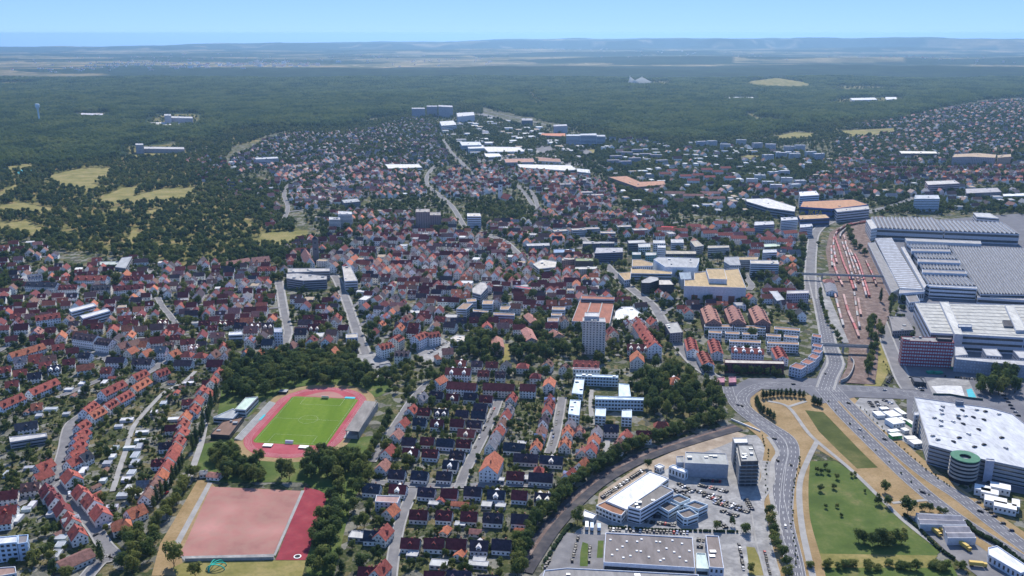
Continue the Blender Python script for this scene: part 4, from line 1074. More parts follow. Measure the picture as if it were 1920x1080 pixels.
# -- lower sports ground
ridge_house(Z2(228, 592), Z2(285, 598), 8, 3.2, 1.8, 'pink', 'small orange-roofed hut at the head of the clay pitch', 'changing_hut', 'hut')
ridge_house(Z2(187, 588), Z2(222, 585), 7, 3.2, 1.2, 'grey', 'small grey-roofed hut left of the orange-roofed hut', 'changing_hut', 'hut')
x, y = at(*Z2(648, 990)); o = empty('shot_put_ring', x, y, .35); b = MB(); n = 20
for i in range(n):
    a0, a1 = i * 6.2832 / n, (i + 1) * 6.2832 / n; b.face([(2.7 * math.cos(a0), 2.7 * math.sin(a0), .05), (2.7 * math.cos(a1), 2.7 * math.sin(a1), .05), (1.9 * math.cos(a1), 1.9 * math.sin(a1), .12), (1.9 * math.cos(a0), 1.9 * math.sin(a0), .12)])
link('rim', b.mesh('rim', [M['white']]), o); b = MB(); b.face([(1.9 * math.cos(i * 6.2832 / n), 1.9 * math.sin(i * 6.2832 / n), .03) for i in range(n)]); link('pad', b.mesh('pad', [M['dark']]), o)
tag(o, 'white-rimmed throwing ring at the foot of the red court', 'throwing ring')
# the boundary wall at the foot of the clay pitch: panels between posts
w0, w1 = np.array(at(*Z2(120, 1012))), np.array(at(*Z2(537, 1004)))
o = empty('boundary_wall', *w0, 0, math.atan2(*(w1 - w0)[::-1])); wl = np.linalg.norm(w1 - w0)
pm = MB(); pm.box(0, wl / 14 - .35, -.12, .12, 0, 2.4); pmm = pm.mesh('panel', [M['concrete']])
pq = MB(); pq.box(-.2, .2, -.2, .2, 0, 2.6); pqm = pq.mesh('post', [M['concrete']])
for k in range(14):
    link('panel', pmm, o, (k * wl / 14 + .2, 0, 0)); link('post', pqm, o, (k * wl / 14, 0, 0))
tag(o, 'grey panelled wall along the foot of the clay pitch', 'wall')
# teal climbing frame
x, y = at(*Z2(268, 1040)); o = empty('climbing_frame', x, y, .3); mt = mat('teal_paint', (.03, .42, .33))
for k in range(4):
    b = MB(); r0 = 6.5
    for i in range(12):
        a0, a1 = math.pi * i / 12, math.pi * (i + 1) / 12
        q = [(r0 * math.cos(a), r0 * .62 * math.sin(a)) for a in (a0, a1)]
        for s in (-.3, .3): b.face([(q[0][0], -3 + k * 2 + s, q[0][1]), (q[1][0], -3 + k * 2 + s, q[1][1]), (q[1][0] * .9, -3 + k * 2 + s, q[1][1] * .88), (q[0][0] * .9, -3 + k * 2 + s, q[0][1] * .88)])
        b.face([(q[0][0], -3.3 + k * 2, q[0][1]), (q[1][0], -3.3 + k * 2, q[1][1]), (q[1][0], -2.7 + k * 2, q[1][1]), (q[0][0], -2.7 + k * 2, q[0][1])])
    ob = link('arch', b.mesh('arch', [mt]), o); ob.rotation_euler.z = k * .5
tag(o, 'teal arched climbing frame below the clay pitch wall', 'climbing frame')

# -- dealership and workshops by the railway
block('car_hall', 'long white-roofed hall beside the railway', 'hall', tp(Z4, [(385, 682), (620, 525), (722, 562), (497, 728)]), 8, WHT, (.74, .75, .76), 2, 'band', units=0)
block('entrance_building', 'brown-roofed front of the long white hall', 'hall', tp(Z4, [(334, 706), (383, 684), (495, 730), (470, 760), (420, 745)]), 7, WHT, (.25, .12, .07), 2, 'wide')
block('office_wing', 'white office wing with dark grey roof beside the white-roofed hall', 'office', tp(Z4, [(504, 712), (680, 596), (748, 626), (572, 730)]), 12, (.66, .70, .76), (.20, .185, .17), 4, 'band', units=5)
for nm, q in (('nearest', [(764, 745), (832, 724), (880, 757), (822, 778), (800, 776)]), ('leftmost', [(655, 706), (712, 684), (775, 712), (720, 745)]), ('farthest', [(720, 668), (775, 650), (835, 676), (780, 700)]), ('rightmost', [(800, 706), (860, 684), (930, 708), (880, 732)])):
    block('pavilion', '%s of four square brown-roofed pavilions beside the white office wing' % nm, 'pavilion', tp(Z4, q), 6, (.62, .72, .78), (.15, .125, .115), 2, 'band', 'four pavilions of the car dealer', parapet=1.4)
block('workshop', 'grey box-shaped workshop above the car park', 'workshop', tp(Z4, [(810, 421), (1026, 430), (1040, 490), (806, 480)]), 12, (.36, .38, .43), (.34, .35, .34), 2, None, units=4, windows=False)
block('workshop', 'lower grey annex left of the box-shaped workshop', 'workshop', tp(Z4, [(762, 445), (803, 443), (803, 478), (764, 478)]), 10, (.36, .38, .43), (.30, .31, .30), 1, None, windows=False)
block('store', 'small white store left of the grey workshop', 'store', tp(Z4, [(722, 500), (745, 488), (826, 520), (808, 532)]), 7, (.62, .68, .74), (.72, .73, .73), 1, 'grid')
block('store', 'tiny white flat-roofed store behind the white-roofed hall', 'store', tp(Z4, [(645, 495), (670, 483), (700, 495), (672, 510)]), 4, WHT, (.66, .67, .67), 1, 'grid')
SH = block('shell_building', 'unfinished dark building with open floors beside the curved road', 'building', tp(Z4, [(1090, 382), (1168, 382), (1200, 470), (1107, 472)]), 22, (.10, .105, .12), (.36, .36, .34), 7, 'wide', sp=4.5, units=5)
SP = ccw([at(*p, 22) for p in tp(Z4, [(1090, 382), (1168, 382), (1200, 470), (1107, 472)])])
for k in range(1, 7):
    b = MB(); S_ = inset([(p[0] - SH.location.x, p[1] - SH.location.y) for p in SP], -1.1); b.prism(S_, k * 3.15 - .15, k * 3.15 + .15); b.face([(*p, k * 3.15 - .15) for p in S_][::-1]); link('floor_slab', b.mesh('floor_slab', [M['concrete']]), SH)
block('shell_annex', 'white-topped lift block behind the unfinished dark building', 'building', tp(Z4, [(1062, 345), (1138, 345), (1145, 372), (1072, 374)]), 20, (.40, .41, .42), WHT, 6, 'grid')
block('market_hall', 'wide grey-roofed market hall with skylights at the bottom edge', 'hall', tp(Z4, [(385, 852), (848, 878), (862, 1040), (374, 1010)]), 8, (.56, .60, .68), (.185, .165, .16), 1, 'band')
MH = bpy.context.scene.objects['market_hall']
for r_ in range(3):
    for c_ in range(8):
        px = at(*Z4(420 + c_ * 55 + r_ * 6, 885 + r_ * 45 + c_ * 3), 8); px = (px[0] + R.uniform(-3, 3), px[1] + R.uniform(-3, 3)); b = MB(); b.box(-.75, .75, -.75, .75, 0, .6); link('skylight', b.mesh('skylight', [M['white']]), MH, (px[0] - MH.location.x, px[1] - MH.location.y, 8.0))
block('glass_link', 'pale green glass link at the right of the grey market hall', 'building', tp(Z4, [(868, 960), (918, 962), (935, 1045), (868, 1042)]), 6, (.62, .70, .68), (.58, .70, .66), 1, 'band')
block('hall_annex', 'narrow brown-roofed annex at the right of the market hall', 'hall', tp(Z4, [(918, 866), (988, 870), (1016, 1042), (938, 1036)]), 9.5, (.56, .60, .68), (.22, .185, .17), 2, 'grid', units=2)
block('hall', 'grey-roofed hall cut by the bottom edge of the frame', 'hall', tp(Z4, [(60, 1052), (180, 1040), (880, 1075), (880, 1180), (20, 1180)]), 7, (.56, .60, .68), (.25, .24, .235), 1, 'band', units=5)
block('canopy_store', 'white canopy roof beside the big tree at the railway', 'canopy', tp(Z4, [(272, 728), (338, 755), (318, 778), (262, 765)]), 4, (.5, .5, .5), (.74, .74, .73), None)

# -- right: parking deck with round ramp, red office, factory
DK_P = [at(*p, 17) for p in ((1714.5, 745.6), (1856, 765.5), (1898, 777), (1990, 850), (1990, 893), (1838, 861), (1742, 835))]
PD = block('parking_deck', 'huge five-level parking deck with white roof', 'parking deck', None, 17, (.34, .36, .42), (.52, .54, .57), 5, 'band', pts=DK_P, units=0)
pts = ccw([(p[0] - PD.location.x, p[1] - PD.location.y) for p in DK_P])
for k in range(1, 6):
    b = MB(); S_ = inset(pts, -.35); b.prism(S_, k * 3.4 - 1.1, k * 3.4 - .05); b.face([(*p, k * 3.4 - 1.1) for p in S_][::-1]); link('balustrade', b.mesh('balustrade', [M['concrete']]), PD)
PB_ = [np.array(at(*p, 17)) for p in ((1714.5, 745.6), (1742, 835), (1838, 861), (1856, 765.5))]
for k in range(6):                                                   # seams and kerbs on the top deck
    s_ = (k + .5) / 6; a_ = PB_[0] * (1 - s_) + PB_[1] * s_; c_ = PB_[3] * (1 - s_) + PB_[2] * s_
    d_ = (c_ - a_) / np.linalg.norm(c_ - a_); n_ = np.array((-d_[1], d_[0])) * .35
    b = MB(); o2 = np.array((PD.location.x, PD.location.y)); b.face([(*(q - o2), 17.05) for q in (a_ + d_ * 3 - n_, c_ - d_ * 3 - n_, c_ - d_ * 3 + n_, a_ + d_ * 3 + n_)]); link('deck_seam', b.mesh('deck_seam', [M['concrete']]), PD)
def ring_tower():
    x, y = at(1810, 855.5, 20.5); o = empty('ramp_tower', x, y); r, r2, n = 11.0, 4.4, 40
    cs = [(math.cos(i * 6.2832 / n), math.sin(i * 6.2832 / n)) for i in range(n)]
    b = MB()
    for i in range(n):
        (c0, s0), (c1, s1) = cs[i], cs[(i + 1) % n]
        b.face([(r * c0, r * s0, 20.5), (r * c1, r * s1, 20.5), (r2 * c1, r2 * s1, 20.5), (r2 * c0, r2 * s0, 20.5)]); b.face([(r * c0, r * s0, 19.7), (r * c1, r * s1, 19.7), (r * c1, r * s1, 20.5), (r * c0, r * s0, 20.5)])
        b.face([(r2 * c1, r2 * s1, 19.7), (r2 * c0, r2 * s0, 19.7), (r2 * c0, r2 * s0, 20.5), (r2 * c1, r2 * s1, 20.5)])
    link('roof', b.mesh('roof', [mat('copper_green', (.075, .20, .13))]), o)
    b = MB(); b.prism([(r2 * c, r2 * s) for c, s in cs], 0, 19.7, top=False); b.prism([((r - .8) * c, (r - .8) * s) for c, s in cs], 0, 19.7, top=False); link('core', b.mesh('core', [M['dark']]), o)
    for k in range(6):
        b = MB(); b.prism([(r * c, r * s) for c, s in cs], .4 + k * 3.25, 1.9 + k * 3.25, top=False); b.face([(r * c, r * s, 1.9 + k * 3.25) for c, s in cs]); b.face([(r * c, r * s, .4 + k * 3.25) for c, s in cs][::-1])
        if k: link('balustrade', b.mesh('balustrade', [M['concrete']]), o)
    tag(o, 'round car ramp tower with green ring roof at the parking deck', 'tower'); occ_poly([(x + 14 * c, y + 14 * s) for c, s in cs], 2)
ring_tower()
block('stair_tower', 'grey stair tower at the left edge of the parking deck', 'tower', tp(U4, [(800, 690), (835, 685), (845, 710), (805, 715)]), 19, (.42, .44, .48), (.5, .5, .5), 5, 'grid', parapet=.3)
block('stair_tower', 'blue grey stair block between the ramp tower and the deck front', 'tower', tp(D4, [(1405, 92), (1480, 98), (1480, 118), (1405, 112)]), 18.5, (.36, .40, .50), (.5, .5, .5), None)
block('deck_hut', 'small dark lift hut on the far edge of the parking deck', 'hut', tp(U4, [(1150, 585), (1215, 590), (1220, 605), (1152, 600)]), 20.5, (.16, .18, .22), (.4, .4, .42), None)
for i in range(46):
    px_, py_ = R.uniform(1730, 1915), R.uniform(762, 880)
    q = at(px_, py_, 17)
    if in_poly(np.array([q[0]]), np.array([q[1]]), inset(ccw(DK_P), 4))[0] and math.dist(q, at(1810, 855.5, 20.5)) > 18 and not any(math.dist(q, p) < 6 for p in getattr(ring_tower, 'p', [])):
        ring_tower.p = getattr(ring_tower, 'p', []) + [q]
        car(q[0], q[1], R.choice((.28, 1.85)) + R.uniform(-.05, .05), 'parked on the white roof deck', z=17.06, pad=False, col=R.choice(['dark grey', 'black', 'silver', 'white', 'silver']))
RO = block('red_office', 'eight-storey office slab clad in dark red behind the building site', 'office', tp(U4, [(690, 52), (1115, 62), (1140, 105), (708, 86)]), 29, (.27, .05, .075), (.26, .25, .25), 8, 'wide', sp=2.6, units=6, wm='glass_l')
block('plant_room', 'dark plant room on top of the red office slab', 'plant room', tp(U4, [(985, 55), (1110, 60), (1125, 78), (1000, 72)]), 31.5, (.05, .05, .06), (.16, .15, .16), None)
block('long_office', 'long grey office wing right of the red office slab', 'office', [(1790, 669), (1960, 679), (1965, 690), (1790, 674)], 14, (.30, .33, .40), (.42, .42, .42), 4, 'grid', wm='glass_l')
block('long_office', 'left rear wing of the long grey office', 'office', tp(U4, [(1145, 135), (1215, 138), (1255, 205), (1145, 215)]), 13.6, (.34, .36, .42), (.44, .44, .44), 4, 'grid')
block('long_office', 'middle rear wing of the long grey office', 'office', tp(U4, [(1375, 152), (1495, 155), (1545, 222), (1412, 212)]), 13.6, (.34, .36, .42), (.44, .44, .44), 4, 'grid')
block('long_office', 'right rear wing of the long grey office', 'office', tp(U4, [(1635, 170), (1760, 175), (1800, 240), (1690, 232)]), 13.6, (.34, .36, .42), (.44, .44, .44), 4, 'grid')
b1 = block('assembly_hall', 'huge pale-roofed assembly hall behind the red office', 'factory hall', [(1715, 568), (1920, 572), (1990, 576), (2010, 640), (1920, 634), (1745, 624.5)], 20, (.42, .46, .54), (.43, .43, .40), 3, 'band')
A_ = [np.array(at(*p, 20)) for p in ((1715, 568), (1745, 624.5), (1960, 637), (1950, 574))]
for k in range(9):
    s_ = (k + .6) / 9.3; a_, c_ = A_[0] * (1 - s_) + A_[1] * s_, A_[3] * (1 - s_) + A_[2] * s_; d_ = (c_ - a_) / np.linalg.norm(c_ - a_); n_ = np.array((-d_[1], d_[0])) * .45; o2 = np.array((b1.location.x, b1.location.y))
    b = MB(); q = [a_ + d_ * 4 - n_ - o2, c_ - d_ * 4 - n_ - o2, c_ - d_ * 4 + n_ - o2, a_ + d_ * 4 + n_ - o2]; b.prism([tuple(v) for v in ccw([tuple(v) for v in q])], 20.02, 20.35); link('roof_ridge', b.mesh('roof_ridge', [M['concrete']]), b1)
for lab, q, h in (('long raised roof monitor running over the pale assembly hall', [(1762, 566), (1778, 566), (1806, 628), (1790, 627)], 23), ('right roof monitor on the pale assembly hall', [(1884, 572), (1900, 572), (1925, 620), (1905, 620)], 23)):
    block('roof_monitor', lab, 'roof monitor', q, h, (.44, .46, .50), (.50, .50, .47), None)
block('roof_light_well', 'dark rectangular plant well on the right of the assembly hall roof', 'plant room', tp(V4, [(1545, 995), (1660, 998), (1670, 1050), (1560, 1045)]), 21.5, (.12, .13, .15), (.06, .06, .07), None)
block('roof_house', 'blue roof house at the front edge of the assembly hall', 'plant room', tp(V4, [(1170, 1030), (1285, 1032), (1290, 1052), (1175, 1050)]), 24, (.16, .22, .34), (.42, .44, .46), None)
block('store', 'dark grey flat-roofed store left of the pale assembly hall', 'store', tp(V4, [(590, 960), (730, 965), (800, 1075), (620, 1085)]), 7, (.30, .30, .32), (.22, .21, .21), 2, 'grid', units=3)
block('gate_house', 'dark glazed gatehouse pavilion beside the building site', 'pavilion', tp(U4, [(775, 388), (850, 395), (885, 440), (800, 432)]), 5, (.05, .06, .075), (.10, .11, .14), 1, 'wide')
block('gate_house', 'second low pavilion right of the dark gatehouse', 'pavilion', tp(U4, [(855, 395), (890, 400), (905, 445), (888, 442)]), 4.5, (.06, .07, .09), (.18, .19, .22), 1, 'wide')

# factory halls with saw-tooth roofs (ridges run away from the camera)
FU, FV = np.array((.954, -.30)), np.array((.30, .954))
def sawtooth(label, px, h, n, tooth=2.6, wall=(.46, .49, .55), along='v', slope=(.16, .15, .155), glassm='roof_glass', windows=1):
    P = [np.array(at(*p, h)) for p in px]                           # order: far left, far right, near right, near left
    c = sum(P) / 4; o = empty('factory_hall', c[0], c[1]); Q = [p - c for p in P]
    b = MB(); cc = ccw([tuple(q) for q in Q]); b.prism(cc, 0, h); link('wall', b.mesh('wall', [M['plaster']]), o, color=wall)
    b = MB()
    for i in range(4): facade(b, cc[i], cc[(i + 1) % 4], h, 2, 'band')
    tag(link('windows', b.mesh('windows', [M['glass']]), o), kind='stuff')
    b = MB()
    for k in range(n):
        s0, s1 = k / n, (k + .93) / n; sm = s0 + (s1 - s0) * (.12 if along == 'v' else .72)
        if along == 'v':
            a0, a1 = Q[3] + (Q[2] - Q[3]) * s0, Q[3] + (Q[2] - Q[3]) * s1; f0, f1 = Q[0] + (Q[1] - Q[0]) * s0, Q[0] + (Q[1] - Q[0]) * s1; am, fm = Q[3] + (Q[2] - Q[3]) * sm, Q[0] + (Q[1] - Q[0]) * sm
        else:
            a0, a1 = Q[0] + (Q[3] - Q[0]) * s0, Q[0] + (Q[3] - Q[0]) * s1; f0, f1 = Q[1] + (Q[2] - Q[1]) * s0, Q[1] + (Q[2] - Q[1]) * s1; am, fm = Q[0] + (Q[3] - Q[0]) * sm, Q[1] + (Q[2] - Q[1]) * sm
        z0, z1 = h + .05, h + tooth
        b.face([(*a0, z0), (*f0, z0), (*fm, z1), (*am, z1)], 1 if along == 'v' else 0); b.face([(*am, z1), (*fm, z1), (*f1, z0), (*a1, z0)], 0 if along == 'v' else 1)
        b.face([(*a0, z0), (*am, z1), (*a1, z0)], 2); b.face([(*f0, z0), (*f1, z0), (*fm, z1)], 2)
    ob = tag(link('sawtooth_roof', b.mesh('sawtooth_roof', [M['flat'], M[glassm], M['plaster']]), o, color=slope), kind='stuff')
    tag(o, label, 'factory hall', 'saw-tooth factory halls'); occ_poly([tuple(p) for p in P], 2, pad=2)
    return o
sawtooth('farthest saw-tooth hall along the back of the factory, left half', tp(V4, [(440, 125), (970, 130), (1050, 240), (480, 215)]), 19, 16)
sawtooth('farthest saw-tooth hall along the back of the factory, right half', tp(V4, [(985, 150), (1560, 170), (1690, 265), (1060, 240)]), 19, 16)
sawtooth('narrow shed with white striped vault at the left of the factory', tp(V4, [(470, 300), (610, 295), (870, 730), (680, 720)]), 12, 30, .8, along='u', slope=(.19, .18, .185))
sawtooth('long saw-tooth hall right of the white striped shed, far part', tp(V4, [(740, 355), (1090, 365), (1105, 390), (775, 385)]), 14, 13)
sawtooth('saw-tooth bay between the first and second white factory bars', tp(V4, [(790, 425), (1130, 430), (1170, 480), (830, 470)]), 14, 13)
sawtooth('saw-tooth bay between the second and third white factory bars', tp(V4, [(840, 515), (1190, 520), (1230, 570), (870, 560)]), 14, 13)
sawtooth('saw-tooth bay behind the striped white office front', tp(V4, [(870, 615), (1240, 620), (1330, 705), (925, 690)]), 14, 12)
sawtooth('vast grey saw-tooth hall on the right of the factory', tp(V4, [(1100, 370), (2100, 400), (2450, 790), (1360, 770)]), 13, 42, 2.4)
for i, (q, lab) in enumerate(((tp(V4, [(775, 388), (1100, 395), (1110, 415), (780, 410)]), 'first white roof bar of the factory, farthest of three'), (tp(V4, [(830, 475), (1180, 488), (1190, 512), (835, 500)]), 'second white roof bar of the factory, middle of three'), (tp(V4, [(868, 565), (1235, 580), (1245, 603), (872, 590)]), 'third white roof bar of the factory, nearest of three'))):
    block('factory_bar', lab, 'factory bar', q, 18, (.60, .64, .70), (.30, .285, .28), 1, 'band')
block('factory_bar', 'long grey-roofed bar behind the white bars of the factory', 'factory bar', tp(V4, [(725, 300), (1360, 325), (1368, 350), (740, 325)]), 18, (.55, .58, .62), (.35, .34, .33), 1, 'band')
block('factory_office', 'white office front with three dark window bands at the factory', 'office', tp(V4, [(905, 692), (1325, 712), (1330, 728), (935, 708)]), 16, (.70, .73, .78), (.40, .40, .41), 3, 'band')
block('factory_strip', 'grey flat-roofed strip along the left edge of the factory', 'factory hall', tp(V4, [(410, 340), (470, 335), (680, 725), (612, 760)]), 10, (.50, .52, .56), (.24, .235, .235), 1, 'grid')
block('factory_strip', 'long pale walkway roof right of the striped shed', 'factory hall', tp(V4, [(690, 375), (715, 372), (905, 700), (885, 725)]), 15, (.55, .57, .60), (.42, .41, .40), None)
block('gable_building', 'arched white head building of the striped shed', 'factory hall', tp(V4, [(680, 735), (890, 742), (885, 752), (672, 768)]), 13, (.62, .66, .72), (.33, .32, .32), 1, 'wide')
block('gable_building', 'low grey block in front of the arched shed head', 'store', tp(V4, [(720, 770), (815, 770), (850, 835), (760, 845)]), 10, (.50, .55, .62), (.20, .19, .19), 2, 'grid')
block('factory_strip', 'pale stair tower at the far left corner of the factory', 'tower', tp(V4, [(395, 148), (440, 140), (490, 215), (440, 225)]), 21, (.60, .63, .66), (.45, .44, .42), 4, 'grid')
block('factory_office', 'white and red office block behind the factory', 'office', tp(V4, [(1300, 85), (1440, 90), (1520, 135), (1330, 120)]), 20, (.60, .58, .60), (.46, .46, .46), 4, 'band')
block('works_front', 'long low pale front below the vast saw-tooth hall', 'factory hall', tp(V4, [(1335, 790), (1800, 812), (1800, 830), (1335, 802)]), 9, (.52, .55, .62), (.30, .29, .29), 1, 'band')

# -- station and footbridges
ridge_house(V4(35, 640), V4(130, 645), 13, 5, 4, 'pink', 'station building with red hipped roof beside the goods yard', 'station_building', 'station', hip=.8)
ridge_house(V4(90, 672), V4(110, 740), 15, 5, 3, 'grey', 'grey-roofed goods shed joined to the station building', 'goods_shed', 'shed', chim=False)
def footbridge(p0, p1, w, z, label, piers):
    a, c = np.array(at(*p0, z)), np.array(at(*p1, z)); L_ = np.linalg.norm(c - a); o = empty('footbridge', a[0], a[1], 0, math.atan2(*(c - a)[::-1]))
    b = MB(); b.box(0, L_, -w / 2, w / 2, z - 1.1, z, bottom=True); link('deck', b.mesh('deck', [M['concrete']]), o)
    for s in (-1, 1):
        b = MB(); b.box(0, L_, s * w / 2 - .1, s * w / 2 + .1, z, z + 1.3); link('railing', b.mesh('railing', [M['metal']]), o)
    for t in piers:
        b = MB(); b.box(L_ * t - .9, L_ * t + .9, -w / 2 + .3, w / 2 - .3, 0, z - 1.1); link('pier', b.mesh('pier', [M['concrete']]), o)
    tag(o, label, 'footbridge')
footbridge(Z6(392, 756), Z6(660, 768), 5, 8.5, 'near footbridge over the road and the rails', (.03, .46, .96))
footbridge(Z6(258, 378), Z6(745, 394), 4.5, 8.5, 'far footbridge from the station across the goods yard', (.02, .3, .62, .98))
def overpass():
    a, c = np.array(at(*U3(985, 752))), np.array(at(*U3(1230, 855))); L_ = np.linalg.norm(c - a); o = empty('road_bridge', a[0], a[1], 0, math.atan2(*(c - a)[::-1]))
    b = MB(); b.box(0, L_, -.4, .4, .4, 1.5); link('parapet', b.mesh('parapet', [M['white']]), o)
    b = MB(); b.box(0, L_, -1.2, -.4, -.5, .55); link('edge_beam', b.mesh('edge_beam', [M['concrete']]), o)
    tag(o, 'white bridge parapet where the curved road crosses the railway', 'bridge')
overpass()
rw = smooth([at(*p) for p in tp(U4, [(180, 445), (235, 420), (275, 360), (290, 290), (265, 250)])], 5); o = empty('retaining_wall', *rw[0]); b = MB()
for i in range(len(rw) - 1):
    A_, B_ = rw[i] - rw[0], rw[i + 1] - rw[0]; d_ = (B_ - A_) / np.linalg.norm(B_ - A_); n_ = np.array((-d_[1], d_[0])) * .4
    b.prism(ccw([tuple(A_ - n_), tuple(B_ - n_), tuple(B_ + n_), tuple(A_ + n_)]), 0, 4.2)
link('wall', b.mesh('wall', [M['concrete']]), o); tag(o, 'curved grey retaining wall between the road and the rails', 'retaining wall')

# -- middle: tower block, shopping centre, estates
block('tower_block', 'tall beige residential tower block with square windows', 'tower block', tp(V2, [(1462, 790), (1648, 795), (1655, 830), (1460, 822)]), 39, (.62, .57, .53), (.40, .40, .41), 14, 'grid', sp=3.4, units=3)
block('tower_penthouse', 'pale plant storey on the beige residential tower block', 'plant room', tp(V2, [(1480, 748), (1600, 750), (1600, 785), (1475, 782)]), 42.5, (.5, .5, .5), (.5, .5, .5), None, pts=None)
MHALL = block('hall', 'hall with three rust-brown roof strips behind the beige tower', 'hall', tp(V2, [(1438, 642), (1728, 658), (1690, 842), (1368, 822)]), 10, (.55, .56, .58), RBR, 2, 'grid')
MP = [np.array(at(*p, 10.4)) for p in tp(V2, [(1438, 642), (1728, 658), (1690, 842), (1368, 822)])]
for s_ in (.33, .66):
    a_, c_ = MP[0] * (1 - s_) + MP[1] * s_, MP[3] * (1 - s_) + MP[2] * s_; d_ = (c_ - a_) / np.linalg.norm(c_ - a_); n_ = np.array((-d_[1], d_[0])) * .7; o2 = np.array((MHALL.location.x, MHALL.location.y))
    b = MB(); b.prism(ccw([tuple(q - o2) for q in (a_ - n_, c_ - n_, c_ + n_, a_ + n_)]), 10.02, 10.8); link('roof_rib', b.mesh('roof_rib', [M['concrete']]), MHALL)
block('hall', 'rear bar with rust-brown roof behind the three-strip hall', 'hall', tp(V2, [(1452, 605), (1728, 618), (1728, 640), (1445, 632)]), 14, (.40, .42, .46), RBR, 3, 'band')
block('shopping_centre', 'big tan-roofed shopping centre with brick-striped front', 'shopping centre', tp(V3, [(590, 475), (672, 470), (672, 415), (780, 402), (1045, 378), (1112, 545), (590, 530)]), 22, (.56, .58, .63), TAN, 2, None, windows=False, parapet=1.2)
block('shopping_centre_attic', 'tan-roofed top storey on the big shopping centre', 'roof storey', tp(V3, [(772, 380), (925, 380), (950, 470), (798, 465)]), 28, (.58, .62, .68), TAN, 1, 'band')
for k in range(5):
    q0, q1 = np.array(at(*V3(595, 665))), np.array(at(*V3(1125, 668))); s_ = (k + .12) / 5
    a_, c_ = q0 + (q1 - q0) * s_, q0 + (q1 - q0) * (s_ + .11)
    d_ = (c_ - a_) / np.linalg.norm(c_ - a_); n_ = np.array((d_[1], -d_[0])); b = MB()
    SCO = bpy.context.scene.objects['shopping_centre']; o2 = np.array((SCO.location.x, SCO.location.y))
    P0 = np.array(at(*V3(590, 530), 22)); P1 = np.array(at(*V3(1112, 545), 22)); dd = (P1 - P0) / np.linalg.norm(P1 - P0); nn = np.array((dd[1], -dd[0]))
    a_, c_ = P0 + (P1 - P0) * (s_ + .1), P0 + (P1 - P0) * (s_ + .2)
    b.prism(ccw([tuple(q - o2) for q in (a_ - nn * .1, c_ - nn * .1, c_ + nn * .4, a_ + nn * .4)]), 0, 11); link('brick_pier', b.mesh('brick_pier', [M['brick']]), SCO)
block('department_store', 'white department store with grey roof behind the shopping centre', 'department store', tp(V3, [(375, 280), (715, 290), (715, 318), (690, 370), (430, 365), (330, 300)]), 17, (.68, .73, .80), (.36, .37, .38), 2, None, windows=False, units=5)
block('department_store', 'lower tan-roofed front of the white department store', 'department store', tp(V3, [(140, 372), (330, 388), (485, 405), (485, 425), (140, 418)]), 12, (.62, .64, .67), TAN, 3, 'band')
block('department_store', 'tan-roofed left wing at the street corner of the department store', 'department store', tp(V3, [(30, 415), (140, 405), (135, 470), (85, 478)]), 9, (.60, .62, .66), (.38, .27, .15), 2, 'grid')
block('department_store', 'raised tan-roofed block at the far left of the department store', 'department store', tp(V3, [(150, 300), (225, 300), (325, 330), (325, 355), (150, 360)]), 15, (.60, .63, .68), (.36, .26, .15), 2, 'grid')
block('glass_arcade', 'grey glass arcade roof between department store and shopping centre', 'arcade', tp(V3, [(545, 410), (640, 405), (650, 465), (560, 470)]), 14, (.35, .40, .46), (.24, .30, .36), None)
block('dark_flats', 'dark terraced apartment block in front of the department store', 'apartment block', tp(V3, [(225, 480), (300, 440), (370, 450), (375, 475), (300, 500), (230, 500)]), 15, (.06, .065, .085), (.36, .36, .36), 5, 'wide', sp=4)
block('dark_flats', 'dark apartment block with pale roof beside the terraced one', 'apartment block', tp(V3, [(375, 472), (470, 472), (505, 515), (375, 515)]), 15, (.045, .05, .07), (.50, .47, .42), 5, 'wide', sp=4)
block('office_slab', 'white office slab with blue window bands right of the shopping centre', 'office', tp(V3, [(1145, 308), (1378, 308), (1388, 340), (1148, 336)]), 20, (.60, .65, .72), (.48, .44, .38), 6, 'band', units=2)
block('office_slab', 'tan-roofed link building left of the white office slab', 'office', tp(V3, [(1050, 280), (1215, 278), (1210, 303), (1050, 305)]), 15, (.50, .50, .52), (.38, .29, .17), 5, 'band')
block('office_slab', 'grey-roofed block beside the tan link building', 'office', tp(V3, [(930, 280), (1045, 278), (1065, 350), (975, 350), (925, 320)]), 15, (.50, .50, .53), (.30, .31, .33), 4, 'grid')
block('white_tower', 'white stepped residential tower behind the shopping centre', 'apartment block', tp(V3, [(365, 180), (432, 182), (432, 202), (365, 200)]), 23, (.68, .71, .76), (.50, .50, .50), 7, 'band')
for i, (q, c, h) in enumerate((([(325, 138), (425, 138), (430, 165), (330, 165)], WHT, 17), ([(475, 130), (580, 130), (585, 160), (480, 160)], WHT, 16), ([(200, 170), (300, 165), (305, 195), (205, 198)], WHT, 15), ([(150, 238), (225, 238), (225, 262), (150, 262)], (.10, .28, .32), 13), ([(262, 240), (355, 240), (355, 265), (262, 268)], (.10, .28, .32), 13), ([(110, 140), (250, 135), (270, 160), (120, 165)], (.22, .22, .26), 15), ([(640, 145), (700, 142), (755, 185), (680, 195)], OFF, 13), ([(790, 185), (965, 182), (970, 200), (790, 205)], OFF, 14), ([(435, 225), (690, 230), (690, 255), (435, 255)], (.16, .17, .21), 11))):
    block('town_block', '%s flat-roofed block, %s of those behind the department store' % (('white', 'white', 'white', 'teal', 'teal', 'dark', 'pale', 'tan-roofed', 'dark')[i], ordn(i + 1)), 'apartment block', tp(V3, q), h, c, (.40, .36, .29) if i > 5 else (.45, .45, .44), int(h / 3.2), 'band' if i % 2 else 'wide', 'blocks behind the department store')
